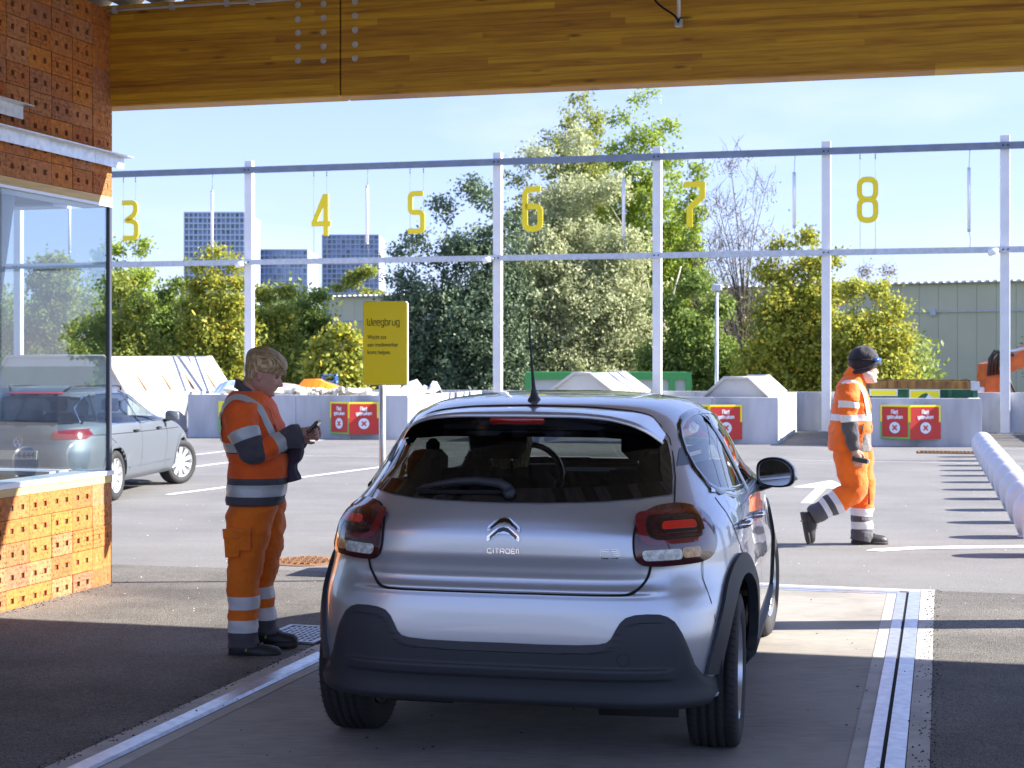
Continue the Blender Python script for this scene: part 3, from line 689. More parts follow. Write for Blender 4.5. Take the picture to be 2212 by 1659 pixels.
# ================================================================ brick office on the left
def brickmat(name):
    m_, t, b = nmat(name); N, L = t.nodes, t.links
    tc = N.new('ShaderNodeTexCoord'); gi = N.new('ShaderNodeNewGeometry')
    cr = N.new('ShaderNodeValToRGB'); cr.color_ramp.interpolation = 'LINEAR'
    els = [(0, (.47, .15, .034)), (.3, (.53, .19, .042)), (.55, (.42, .13, .04)), (.75, (.47, .21, .09)), (.9, (.38, .155, .08)), (1, (.54, .2, .034))]
    cr.color_ramp.elements[0].color = (*els[0][1], 1); cr.color_ramp.elements[1].color = (*els[-1][1], 1)
    for p, c in els[1:-1]: e = cr.color_ramp.elements.new(p); e.color = (*c, 1)
    L.new(gi.outputs['Random Per Island'], cr.inputs[0])
    n1 = N.new('ShaderNodeTexNoise'); n1.inputs['Scale'].default_value = 28; n1.inputs['Detail'].default_value = 6; L.new(tc.outputs['Object'], n1.inputs[0])
    mr = N.new('ShaderNodeMapRange'); mr.inputs[1].default_value = .3; mr.inputs[2].default_value = .7; mr.inputs[3].default_value = .7; mr.inputs[4].default_value = 1.2; L.new(n1.outputs[0], mr.inputs[0])
    hs = N.new('ShaderNodeHueSaturation'); L.new(mr.outputs[0], hs.inputs['Value']); L.new(cr.outputs[0], hs.inputs['Color'])
    mp = N.new('ShaderNodeMapping'); mp.inputs['Scale'].default_value = (58, 58, 34); L.new(tc.outputs['Object'], mp.inputs[0])
    vo = N.new('ShaderNodeTexVoronoi'); vo.inputs['Scale'].default_value = 1; vo.inputs['Randomness'].default_value = .45; L.new(mp.outputs[0], vo.inputs[0])
    dn = N.new('ShaderNodeMapRange'); dn.inputs[1].default_value = .1; dn.inputs[2].default_value = .34; L.new(vo.outputs['Distance'], dn.inputs[0])
    mx = N.new('ShaderNodeMix'); mx.data_type = 'RGBA'; mx.blend_type = 'MULTIPLY'; mx.inputs[0].default_value = .55; L.new(hs.outputs[0], mx.inputs[6])
    cc = N.new('ShaderNodeCombineColor'); [L.new(dn.outputs[0], cc.inputs[k]) for k in range(3)]; L.new(cc.outputs[0], mx.inputs[7]); L.new(mx.outputs[2], b.inputs['Base Color'])
    b.inputs['Roughness'].default_value = .85
    bq = N.new('ShaderNodeBump'); bq.inputs['Strength'].default_value = 1; bq.inputs['Distance'].default_value = .006; L.new(dn.outputs[0], bq.inputs['Height'])
    b2 = N.new('ShaderNodeBump'); b2.inputs['Strength'].default_value = .5; b2.inputs['Distance'].default_value = .01; L.new(n1.outputs[0], b2.inputs['Height']); L.new(bq.outputs[0], b2.inputs['Normal']); L.new(b2.outputs[0], b.inputs['Normal'])
    return m_
M_brick = brickmat('perforated_clay_block'); M_mort = mk('dark_joint_clay', (.14, .055, .03), .9)  # second material: darker clay tone for the joints between blocks
M_pine = mk('pale_pine', (.6, .44, .2), .6, var=.12, vs=5, stretch=(1, 1, 12), bump=.1, bs=30)
M_flash = mk('white_flashing', (.72, .75, .8), .35, metal=.3)
M_glz = glass('window_glass', (.72, .80, .82), ior=2.3)
M_frame = mk('dark_window_frame', (.05, .06, .09), .4)
Bc = G(242, 1260)
OF = thing('brick_office', 'orange perforated clay block office with corner window and steel ledges', 'office', Bc, pi / 2 - BR + pi)   # local +x runs along the wall towards the camera
# local frame: x towards the camera along the wall, y = to the right (outwards)
BW, BH = .2505, .1437
def block(mb, x, z, w_, h_, y, rnd, nrm, hole=True, depth=.07):
    """one clay block front: (x along, z up); nrm maps (x, yout, z)"""
    g = .0022; x0, x1, z0_, z1_ = x + g, x + w_ - g, z + g, z + h_ - g
    hw, hh = .036, .034; zc = z + h_ * .5
    if hole:
        c1, c2 = x + w_ * .29, x + w_ * .74
        xs = [x0, c1 - hw / 2, c1 + hw / 2, c2 - hw / 2, c2 + hw / 2, x1]; zs = [z0_, zc - hh / 2, zc + hh / 2, z1_]
        jz = rnd.uniform(-.003, .003); zs[1] += jz; zs[2] += jz
    else: xs, zs = [x0, x1], [z0_, z1_]
    vs = []; n = len(xs)
    yy = y + rnd.uniform(-.0022, .0022); tl = rnd.uniform(-.002, .002)
    for zz in zs:
        for xx in xs: vs.append(nrm(xx, yy + tl * (xx - x) / w_ * 2, zz))
    fs = []
    for i in range(len(zs) - 1):
        for j in range(n - 1):
            if hole and i == 1 and j in (1, 3):
                b0 = len(vs); q = [(i * n + j), (i * n + j + 1), ((i + 1) * n + j + 1), ((i + 1) * n + j)]
                for xx, zz in ((xs[j], zs[i]), (xs[j + 1], zs[i]), (xs[j + 1], zs[i + 1]), (xs[j], zs[i + 1])): vs.append(nrm(xx, yy - depth, zz))
                for k in range(4): fs.append((q[k], q[(k + 1) % 4], b0 + (k + 1) % 4, b0 + k))
                fs.append((b0, b0 + 1, b0 + 2, b0 + 3))
            else: fs.append((i * n + j, i * n + j + 1, (i + 1) * n + j + 1, (i + 1) * n + j))
    # rim going inwards
    b0 = len(vs); L_ = len(zs)
    ring = [j for j in range(n)] + [i * n + n - 1 for i in range(1, L_)] + [(L_ - 1) * n + j for j in range(n - 2, -1, -1)] + [i * n for i in range(L_ - 2, 0, -1)]
    pos = [(xs[j % n], zs[j // n]) for j in ring]
    for xx, zz in pos: vs.append(nrm(xx, yy - .02, zz))
    m_ = len(ring)
    for k in range(m_): fs.append((ring[k], ring[(k + 1) % m_], b0 + (k + 1) % m_, b0 + k))
    mb.add(vs, fs, M_brick)
rnd = random.Random(4)
def wall_blocks(nx, z0_, nz, nrm, name, zoff=0, nxh=99):
    b = MB()
    for i in range(nx):
        for j in range(nz): block(b, i * BW, z0_ + j * BH, BW, BH, 0, rnd, nrm, hole=i < nxh)
    L_ = nx * BW; zt = z0_ + nz * BH
    b.add([nrm(.004, -.012, z0_), nrm(L_, -.012, z0_), nrm(L_, -.012, zt), nrm(.004, -.012, zt)], [(0, 1, 2, 3)], M_mort)
    b.add([nrm(.004, -.24, z0_), nrm(L_, -.24, z0_), nrm(L_, -.24, zt), nrm(.004, -.24, zt)], [(0, 1, 2, 3)], M_brick)
    b.add([nrm(.004, -.012, z0_), nrm(.004, -.24, z0_), nrm(.004, -.24, zt), nrm(.004, -.012, zt)], [(0, 1, 2, 3)], M_brick)
    b.add([nrm(.004, -.012, z0_), nrm(L_, -.012, z0_), nrm(L_, -.24, z0_), nrm(.004, -.24, z0_)], [(0, 1, 2, 3)], M_brick)
    return b.build(name, None, OF, fixn=True)
near = lambda x, y, z: (x, y, z)                       # wall facing the weighbridge
far = lambda x, y, z: (-y - .0, -x, z)                 # wall facing the yard, running away to the left
ZL, ZU = .70, 2.675
wall_blocks(40, ZL - 5 * BH, 5, near, 'lower_wall', nxh=14); wall_blocks(40, ZU, 9, near, 'upper_wall', nxh=14)
wall_blocks(22, ZL - 5 * BH, 5, far, 'lower_wall', nxh=3); wall_blocks(22, ZU, 9, far, 'upper_wall', nxh=3)
def bar(name, z0_, z1_, out, dep, mt, ext=0.0):
    b = MB(); b.box((5 - ext / 2, out - dep / 2, (z0_ + z1_) / 2), (10 + ext, dep, z1_ - z0_), mt)
    b.box((-out + dep / 2, -2.5 - dep / 2 + out - .001 - dep / 2, (z0_ + z1_) / 2), (dep - .002, 5 - dep, z1_ - z0_ - .002), mt); return b.build(name, None, OF)
bar('sill_timber', ZL + .001, ZL + .052, .003, .22, M_pine); bar('sill_flashing', ZL + .053, ZL + .083, .012, .24, M_flash, .015)
bar('head_timber', ZU - .052, ZU - .001, .002, .22, M_pine); bar('head_flashing', ZU - .072, ZU - .053, .004, .22, M_flash)
gz0, gz1 = ZL + .084, ZU - .073
def pane(x0, x1, nrm, nm='window_pane', y=-.02):
    b = MB(); b.add([nrm(x0, y, gz0), nrm(x1, y, gz0), nrm(x1, y, gz1), nrm(x0, y, gz1)], [(0, 1, 2, 3)], M_glz); o = b.build(nm, None, OF); return o
for i in range(4): pane(.03 + i * 2.4, .03 + i * 2.4 + 2.385, near)
for i in range(2): pane(.03 + i * 2.4, .03 + i * 2.4 + 2.385, far)
b = MB(); b.box((.015, -.015, (gz0 + gz1) / 2), (.028, .028, gz1 - gz0), M_frame)
for i in (1, 2, 3): b.box((.0225 + i * 2.4, -.02, (gz0 + gz1) / 2), (.014, .03, gz1 - gz0), M_frame)
b.box((-.02 + .04, -2.4, (gz0 + gz1) / 2), (.03, .014, gz1 - gz0), M_frame)
b.build('corner_frame', None, OF)
# stand-in for a reflected post, then floor, ceiling, back walls
M_plas = mk('office_plaster', (.6, .62, .6), .8); M_blue = mk('reflected_post_blue_grey', (.3, .36, .45), .5)
b = MB(); b.tube([(1.35, -.55, .0), (.95, -.35, 1.9), (.55, -.3, 4)], .09, M_blue, 12); b.build('reflected_post_standin', None, OF)  # added leaning tube imitates a post's reflection in the window glass
b = MB(); b.box((5, -2.8, .02), (9.5, 4.9, .04), mk('office_floor', (.25, .24, .23), .5)); b.build('inner_floor', None, OF)
b = MB(); b.box((5.1, -2.8, ZU + .1), (9.6, 4.9, .08), M_plas); b.box((9.9, -2.8, 1.5), (.1, 5, 3), M_plas); b.box((5, -5.35, 1.5), (9.6, .1, 3), M_plas); b.build('inner_lining', None, OF)
b = MB(); b.box((1.15, -.24, gz0 + .75), (.03, .12, 1.5), M_plas); b.build('inner_blind', None, OF)
# steel ledges
def ledge(x0, z0_, lbl):
    b = MB(); x1 = 9
    b.box(((x0 + x1) / 2, .055, z0_ + .04), (x1 - x0, .008, .08), M_galv); b.box(((x0 - .03 + x1) / 2, .07, z0_ + .084), (x1 - x0 + .03, .1, .008), M_galv)
    for k in range(5): b.box((x0 + .35 + k * 1.6, .03, z0_ + .03), (.05, .06, .05), M_galv)
    b.build('steel_ledge', None, OF)
ledge(-.06, 2.872, ''); ledge(1.16, 3.035, '')
# ================================================================ car builder: horizontal slices of a rounded plan outline
def pchip(xs, ys, x):
    n = len(xs)
    if x <= xs[0]: return ys[0]
    if x >= xs[-1]: return ys[-1]
    i = max(k for k in range(n - 1) if xs[k] <= x)
    h = [xs[k + 1] - xs[k] for k in range(n - 1)]; d = [(ys[k + 1] - ys[k]) / h[k] for k in range(n - 1)]
    def m(k):
        if k == 0: return d[0]
        if k == n - 1: return d[-1]
        if d[k - 1] * d[k] <= 0: return 0
        w1, w2 = 2 * h[k] + h[k - 1], h[k] + 2 * h[k - 1]
        return (w1 + w2) / (w1 / d[k - 1] + w2 / d[k])
    t = (x - xs[i]) / h[i]; a, b = m(i) * h[i], m(i + 1) * h[i]
    return ys[i] * (1 + 2 * t) * (1 - t) ** 2 + a * t * (1 - t) ** 2 + ys[i + 1] * t * t * (3 - 2 * t) + b * t * t * (t - 1)
class Shell:
    """body skin; position = S(u, z), u = arc length round the reference slice from the rear centre (+ to the right)"""
    def __init__(s, K, zs, na=224, zref=.5, extra=None):
        s.extra = extra
        s.K = K; s.cols = list(zip(*K)); s.cache = {}
        w_, nr, nf, yr, yf, ym = (s.par(zref)[k] for k in (2, 3, 4, 0, 1, 5))
        th = []
        for n, flip in ((nr, 0), (nf, 1)):
            q = []
            for k in range(400):
                a = k / 400 * .5 ** (1 / n); q.append(math.asin(a ** (n / 2)))
            for k in range(400, -1, -1):
                c_ = k / 400 * .5 ** (1 / n); q.append(math.acos(min(1, c_ ** (n / 2))))
            th += q if not flip else [pi - t for t in q[::-1]][1:]
        s.th = th; pts = [s.raw(t, zref) for t in th]; s.arc = [0]
        for a, b in zip(pts, pts[1:]): s.arc.append(s.arc[-1] + (b - a).length)
        s.half = s.arc[-1]; s.v = []; s.f = []; s.na = na
        s.us = [-s.half + 2 * s.half * k / na for k in range(na)]
        for z in zs:
            for u in s.us: s.v.append(s.pos(u, z))
        for i in range(len(zs) - 1):
            for k in range(na): s.f.append((i * na + k, (i + 1) * na + k, (i + 1) * na + (k + 1) % na, i * na + (k + 1) % na))
        s.f.append(tuple((len(zs) - 1) * na + k for k in range(na))[::-1])
        s.uv = [(u, z) for z in zs for u in s.us]
        s.bvh = BVHTree.FromPolygons(s.v, s.f)
    def par(s, z):
        k = round(z, 5)
        if k not in s.cache: s.cache[k] = [pchip(s.cols[0], c, z) for c in s.cols[1:]]
        return s.cache[k]
    def raw(s, th, z):
        yr, yf, w_, nr, nf, ym = s.par(z); sn, cs = sin(th), cos(th); n = nr if cs > 0 else nf
        x = w_ * math.copysign(abs(sn) ** (2 / n), sn)
        y = ym - (ym - yr) * abs(cs) ** (2 / n) if cs > 0 else ym + (yf - ym) * abs(cs) ** (2 / n)
        return Vector((x, y, z))
    def theta(s, u):
        import bisect
        sg = 1 if u >= 0 else -1; u = min(abs(u), s.half - 1e-6); i = max(1, bisect.bisect_left(s.arc, u))
        t = (u - s.arc[i - 1]) / max(1e-9, s.arc[i] - s.arc[i - 1]); return sg * (s.th[i - 1] + (s.th[i] - s.th[i - 1]) * t)
    extra = None
    def pos(s, u, z):
        p = s.raw(s.theta(u), z)
        if s.extra: p.y += s.extra(p, z)
        return p
    def normal(s, u, z):
        e = .002; a = s.pos(u + e, z) - s.pos(u - e, z); z1 = min(z + e, s.cols[0][-1]); b = s.pos(u, z1) - s.pos(u, z1 - 2 * e)
        n = a.cross(b); return n.normalized() if n.length > 1e-12 else Vector((0, 0, 1))
    def __call__(s, u, z, off=0): return s.pos(u, z) + s.normal(u, z) * off
    def u_of(s, p):
        """arc coordinate of a point (x, y, z) on the skin"""
        best = None
        yr, yf, w_, nr, nf, ym = s.par(p[2]); f = min(1, abs(p[0]) / w_)
        if p[1] <= ym:
            if abs(p[0]) / w_ < .8: t = math.asin(f ** (nr / 2))
            else: t = math.acos(min(1, max(0, (ym - p[1]) / (ym - yr)) ** (nr / 2)))
        else: t = pi - math.acos(min(1, max(0, (p[1] - ym) / (yf - ym)) ** (nf / 2)))
        import bisect
        i = max(1, min(len(s.th) - 1, bisect.bisect_left(s.th, t))); k = (t - s.th[i - 1]) / max(1e-9, s.th[i] - s.th[i - 1])
        return (s.arc[i - 1] + (s.arc[i] - s.arc[i - 1]) * k) * (1 if p[0] >= 0 else -1)
    def hit(s, o, d):
        h = s.bvh.ray_cast(Vector(o), Vector(d).normalized())
        return None if h[0] is None else (h[0], h[1])
    def ux(s, x, z): return s.u_of((x, -9, z)) if abs(x) / s.par(z)[2] < .8 else s.u_of((x, s.yat(x, z), z))
    def yat(s, x, z):
        yr, yf, w_, nr, nf, ym = s.par(z); f = min(1, abs(x) / w_); return ym - (ym - yr) * (1 - f ** nr) ** (1 / nr)
    def uy(s, y, z, side=1): return s.u_of((side * s.par(z)[2], y, z))
def pip(x, y, poly):
    c = False; j = len(poly) - 1
    for i in range(len(poly)):
        xi, yi = poly[i][0], poly[i][1]; xj, yj = poly[j][0], poly[j][1]
        if (yi > y) != (yj > y) and x < (xj - xi) * (y - yi) / (yj - yi) + xi: c = not c
        j = i
    return c
def patch(name, sh, outline, off, mat, parent, grid=.03, thick=.01, smooth=True, gz=None):
    """solid skin lying on the shell inside an outline given in (u, z)"""
    gz = gz or grid
    bm = bmesh.new(); vs = [bm.verts.new((p[0], 0, p[1])) for p in outline]; bm.faces.new(vs)
    xs = [p[0] for p in outline]; zs = [p[1] for p in outline]
    def cut(co, no): bmesh.ops.bisect_plane(bm, geom=bm.verts[:] + bm.edges[:] + bm.faces[:], plane_co=co, plane_no=no)
    k = min(xs) + grid
    while k < max(xs): cut((k, 0, 0), (1, 0, 0)); k += grid
    k = min(zs) + gz
    while k < max(zs): cut((0, 0, k), (0, 0, 1)); k += gz
    bmesh.ops.triangulate(bm, faces=[f for f in bm.faces if len(f.verts) > 4])
    base = {}
    for v in bm.verts:
        u, z = v.co.x, v.co.z; o_ = off(u, z) if callable(off) else off
        base[v] = (u, z, o_); v.co = sh(u, z, o_)
    bm.normal_update()
    if thick:
        bed = [e for e in bm.edges if e.is_boundary]; prs = {}
        for e in bed:
            for v in e.verts:
                if v not in prs: u, z, o_ = base[v]; prs[v] = bm.verts.new(sh(u, z, o_ - thick))
        for e in bed:
            a, b_ = e.verts; bm.faces.new((a, b_, prs[b_], prs[a]))
    for f in bm.faces: f.smooth = smooth
    bmesh.ops.recalc_face_normals(bm, faces=bm.faces); bm.faces.ensure_lookup_table()
    f0 = bm.faces[0]; u, z = min(zip(xs, zs)); c = f0.calc_center_median(); q = c - Vector((0, 1.0, .7))
    if f0.normal.dot(q) < 0: bmesh.ops.reverse_faces(bm, faces=bm.faces)
    me = bpy.data.meshes.new(name); bm.to_mesh(me); bm.free(); me.materials.append(mat)
    try: me.set_sharp_from_angle(angle=radians(40))
    except Exception: pass
    o = bpy.data.objects.new(name, me); C.objects.link(o); o.parent = parent; return o
def ribbon(mb, sh, pts, wd, off, mat, closed=False, h=.004, n=3):
    """line of given width running over the shell"""
    N = len(pts); rows = []
    for i in range(N):
        p = Vector(pts[i]); a = Vector(pts[i - 1 if closed else max(i - 1, 0)]); b = Vector(pts[(i + 1) % N if closed else min(i + 1, N - 1)])
        d = (b - a).normalized(); nn = Vector((-d.y, d.x)); r = []
        for k in range(n + 1):
            q = p + nn * wd * (k / n - .5); r.append(sh(q.x, q.y, off + (0 if k in (0, n) else h)))
        rows.append(r)
    vs = [v for r in rows for v in r]; fs = []; m = n + 1
    for i in range(N if closed else N - 1):
        for k in range(n): j = (i + 1) % N; fs.append((i * m + k, i * m + k + 1, j * m + k + 1, j * m + k))
    mb.add(vs, fs, mat, True)
def shell_object(name, sh, mat, parent, holes, arches, inner=0.0, arch_r=.385):
    """body skin without window openings (outlines in u, z) and wheel arches"""
    vs = [v.copy() for v in sh.v] if not inner else [sh(u, z, -inner) for u, z in sh.uv]; fs = []
    for f in sh.f:
        c = sum((sh.v[i] for i in f), Vector()) / len(f)
        cu = sh.uv[f[0]][0] + sh.half / sh.na; cz = c.z
        if len(f) == 4 and any(pip(cu, cz, p) for p in holes): continue
        if len(f) == 4 and any(abs(c.x) > .45 and (c.y - ay) ** 2 + (c.z - .31) ** 2 < arch_r ** 2 for ay in arches): continue
        fs.append(f)
    me = bpy.data.meshes.new(name); me.from_pydata(vs, [], fs); me.update()
    bm = bmesh.new(); bm.from_mesh(me); bmesh.ops.delete(bm, geom=[v for v in bm.verts if not v.link_faces], context='VERTS')
    bmesh.ops.recalc_face_normals(bm, faces=bm.faces); bm.to_mesh(me); bm.free()
    for p in me.polygons: p.use_smooth = True
    me.materials.append(mat); o = bpy.data.objects.new(name, me); C.objects.link(o); o.parent = parent; return o
def mirror(pl): return [(-u, z) for u, z in pl][::-1]
def shrink(pl, d):
    """move a closed outline inwards by d"""
    out = []; n = len(pl); ar = sum(pl[i - 1][0] * pl[i][1] - pl[i][0] * pl[i - 1][1] for i in range(n)); sg = 1 if ar > 0 else -1
    for i in range(n):
        a, p, b = Vector(pl[i - 1]), Vector(pl[i]), Vector(pl[(i + 1) % n]); t = (b - a).normalized(); out.append(tuple(p + Vector((-t.y, t.x)) * d * sg))
    return out

def paint(name, col, flake=.5, coat=1, rough=.32):
    m_, t, b = nmat(name); N, L = t.nodes, t.links
    b.inputs['Base Color'].default_value = (*col, 1); b.inputs['Metallic'].default_value = flake; b.inputs['Roughness'].default_value = rough
    b.inputs['Coat Weight'].default_value = coat; b.inputs['Coat Roughness'].default_value = .02
    tc = N.new('ShaderNodeTexCoord'); v = N.new('ShaderNodeTexVoronoi'); v.inputs['Scale'].default_value = 900; L.new(tc.outputs['Object'], v.inputs[0])
    bp_ = N.new('ShaderNodeBump'); bp_.inputs['Strength'].default_value = .06; bp_.inputs['Distance'].default_value = .001; L.new(v.outputs['Color'], bp_.inputs['Height']); L.new(bp_.outputs[0], b.inputs['Normal'])
    return m_
M_rub = mk('tyre_rubber', (.022, .022, .024), .75, bump=.2, bs=90)
M_plast = mk('dark_bumper_plastic', (.026, .03, .037), .55, bump=.35, bs=420, dist=.002)
M_gloss = mk('gloss_black', (.008, .008, .009), .08, coat=.6)
M_chrome = mk('chrome', (.85, .85, .87), .12, metal=1)
M_alloy = mk('alloy_wheel', (.62, .63, .66), .28, metal=.8)
M_seat = mk('seat_fabric', (.018, .018, .02), .9)
M_rglass = glass('tinted_rear_glass', (.34, .37, .36), ior=1.55)
M_sglass = glass('side_glass', (.6, .66, .63), ior=1.9)
M_fglass = glass('windscreen_glass', (.8, .86, .84), ior=1.5)

def wheel(parent, x, y, r=.31, wd=.2, side=1, steer=0, rim_r=.21, spokes=5, name='wheel', style='cross', cover=None):
    """wheel with tyre, rim; axis along x"""
    e = bpy.data.objects.new(name, None); C.objects.link(e); e.parent = parent; e.location = (x, y, r); e.rotation_euler = (0, 0, steer); e.empty_display_size = .1
    R90 = Matrix.Rotation(radians(90), 3, 'Y'); n = 72; h = wd / 2
    prof = [(rim_r - .012, -h * .78), (rim_r + .004, -h * .93), (rim_r + .03, -h), (r - .045, -h * 1.0), (r - .018, -h * .93), (r - .006, -h * .8)]
    tr = []
    for g0 in (-.5, -.17, .17, .5): tr += [(r - .0005 - abs(g0) * .004, h * (g0 - .055)), (r - .009, h * (g0 - .05)), (r - .009, h * (g0 + .05)), (r - .0005 - abs(g0) * .004, h * (g0 + .055))]
    prof = prof + tr + [(a, -b_) for a, b_ in prof[::-1]]
    b = MB(); b.lathe((0, 0, 0), prof, M_rub, n, M=R90); b.f = b.f[:-2]; b.m = b.m[:-2]; b.sm = b.sm[:-2]
    # sipes
    for k in range(64):
        a = 2 * pi * k / 64
        for g0, g1 in ((-.92, -.6), (-.44, -.24), (-.1, .12), (.24, .44), (.6, .92)):
            sk = .03
            p = [Vector((h * g0, cos(a) * (r - .0002), sin(a) * (r - .0002))), Vector((h * g1, cos(a + sk) * (r - .0002), sin(a + sk) * (r - .0002)))]
            q = [Vector((h * g0, cos(a + .009) * (r - .0002), sin(a + .009) * (r - .0002))), Vector((h * g1, cos(a + sk + .009) * (r - .0002), sin(a + sk + .009) * (r - .0002)))]
            for v in p + q: v.y *= 1.0008; v.z *= 1.0008
            b.add([p[0], p[1], q[1], q[0]], [(0, 1, 2, 3)], M_black)
    b.build('tyre', None, e)
    b = MB(); s = side; mt = cover or M_alloy
    b.lathe((0, 0, 0), [(rim_r - .012, -h * .9), (rim_r - .03, -h * .5), (rim_r - .035, 0), (rim_r - .03, h * .5), (rim_r - .012, h * .9)], mt, 48, M=R90); b.f = b.f[:-2]; b.m = b.m[:-2]; b.sm = b.sm[:-2]
    b.lathe((s * h * .5, 0, 0), [(.035, -.03), (.045, -.02), (.045, .02), (.035, .03)], mt, 24, M=R90)
    fxo = s * h * .62
    for k in range(spokes):
        a = 2 * pi * k / spokes + .3
        for da, ww in (((-.16, .03), (.16, .03)) if style == 'cross' else ((0, .05),)):
            p0 = Vector((fxo, cos(a) * .03, sin(a) * .03)); p1 = Vector((fxo + s * .012, cos(a + da) * (rim_r - .02), sin(a + da) * (rim_r - .02)))
            d = (p1 - p0).normalized(); sd_ = Vector((1, 0, 0)).cross(d).normalized(); poly = [p0 + sd_ * ww * .4, p0 - sd_ * ww * .4, p1 - sd_ * ww * .62, p1 + sd_ * ww * .62]
            b.prism(poly, (-s * .022, 0, 0), mt)
    b.lathe((-s * h * .25, 0, 0), [(.13, -.006), (.13, .006)], M_galvd, 32, M=R90, smooth=False)
    b.build('rim', None, e)
    return e

# ---------------------------------------------------------------- the silver hatchback
CK = [(.25, -.50, 3.2, .80, 5.6, 4, .88), (.265, -.575, 3.25, .832, 5.7, 4, .88), (.285, -.61, 3.28, .846, 5.5, 4, .88), (.33, -.612, 3.31, .858, 5.1, 4, .88), (.42, -.632, 3.34, .869, 4.7, 4, .86), (.5, -.635, 3.36, .872, 4.7, 4, .87),
 (.6, -.63, 3.36, .874, 4.52, 4, .88), (.655, -.622, 3.35, .868, 4.4, 4, .88), (.70, -.610, 3.32, .861, 4.3, 4, .88), (.76, -.600, 3.3, .852, 4.2, 4, .88),
 (.82, -.610, 3.2, .844, 4.05, 4, .85), (.88, -.607, 3.05, .833, 3.9, 3.8, .85), (.93, -.588, 2.85, .818, 3.7, 3.5, .88), (.97, -.563, 2.6, .797, 3.4, 3.3, .9), (1.01, -.53, 2.35, .780, 3.1, 3.2, .9), (1.05, -.495, 2.2, .764, 2.9, 3, .88),
 (1.12, -.435, 2, .736, 2.65, 3, .85), (1.2, -.37, 1.78, .703, 2.5, 3, .82), (1.27, -.305, 1.6, .661, 2.4, 3, .8), (1.31, -.26, 1.5, .623, 2.35, 3, .78), (1.34, -.2, 1.4, .582, 2.3, 3, .76), (1.365, -.12, 1.3, .517, 2.3, 2.9, .74),
 (1.385, .05, 1.2, .405, 2.35, 2.6, .7), (1.397, .25, 1.05, .286, 2.35, 2.4, .68), (1.403, .45, .9, .17, 2.2, 2.2, .67), (1.404, .62, .72, .05, 2, 2, .67)]
zs = [.25 + (1.33 - .25) * i / 150 for i in range(150)] + [1.33 + (1.404 - 1.33) * (1 - (1 - i / 34) ** 1.6) for i in range(35)]
def hatch_form(p, z):
    """lip of the tailgate above the bumper and the hollow over it"""
    if not .6 < z < .8 or p.y > 0: return 0
    k = max(0, min(1, (.60 - abs(p.x)) / .10)); k = k * k * (3 - 2 * k)
    g = lambda c, w: math.exp(-((z - c) / w) ** 2)
    return k * (-.007 * g(.688, .009) + .010 * g(.722, .022) + .006 * g(.671, .006))
SH = Shell(CK, zs, 240, extra=hatch_form)
CAR_P, CAR_Y = Vector((.097, 6.3, 0)), -radians(12.2)

CAR = thing('hatchback_car', 'silver grey hatchback car seen from behind, standing on the weighbridge', 'car', CAR_P, CAR_Y)
M_sil = paint('silver_paint', (.52, .555, .6), .7)
P3 = lambda pts: [(SH.u_of(p), p[2]) for p in pts]
# openings
g_r = [(SH.ux(x, z), z) for x, z in ((0, 1.002), (.14, 1.003), (.267, 1.006), (.37, 1.009), (.479, 1.015), (.588, 1.022), (.578, 1.082), (.562, 1.15), (.54, 1.215), (.476, 1.262), (.3, 1.282), (.15, 1.286), (0, 1.287))]
GL_R = g_r + mirror(g_r)[1:-1]
sd_ = [(.02, 1.03), (.09, 1.0), (.4, .985), (.925, .967), (1.4, .96), (1.8, .957), (1.86, .965), (1.7, 1.06), (1.5, 1.165), (1.3, 1.24), (1.1, 1.283), (.9, 1.308), (.742, 1.317), (.591, 1.321), (.396, 1.318), (.25, 1.303), (.138, 1.272), (.07, 1.228), (.025, 1.17), (.008, 1.1)]
SIDE = [(SH.uy(y, z), z) for y, z in sd_]
H = SH.half
fr = [(-.70, 1.01), (-.35, .985), (0, .975), (.35, .985), (.70, 1.01)]
def ufront(x, z):     # outline on the windscreen
    yr, yf, w_, nr, nf, ym = SH.par(z); f = min(1, abs(x) / w_); y = ym + (yf - ym) * (1 - f ** nf) ** (1 / nf); u = SH.u_of((abs(x) + 1e-4, y, z)); return u if x >= 0 else -u
WS_R = [(ufront(x, z), z) for x, z in ((.001, .985), (.3, .99), (.6, 1.01), (.63, 1.06), (.60, 1.16), (.54, 1.25), (.47, 1.3), (.25, 1.33), (.001, 1.34))]
holes = [shrink(GL_R, .014), shrink(SIDE, .012), shrink(mirror(SIDE), .012), WS_R, mirror(WS_R)]
shell_object('body', SH, M_sil, CAR, holes, (0, 2.54))
shell_object('interior_lining', SH, M_seat, CAR, [shrink(GL_R, .006), shrink(SIDE, .004), shrink(mirror(SIDE), .004), WS_R, mirror(WS_R)], (0, 2.54), inner=.03)
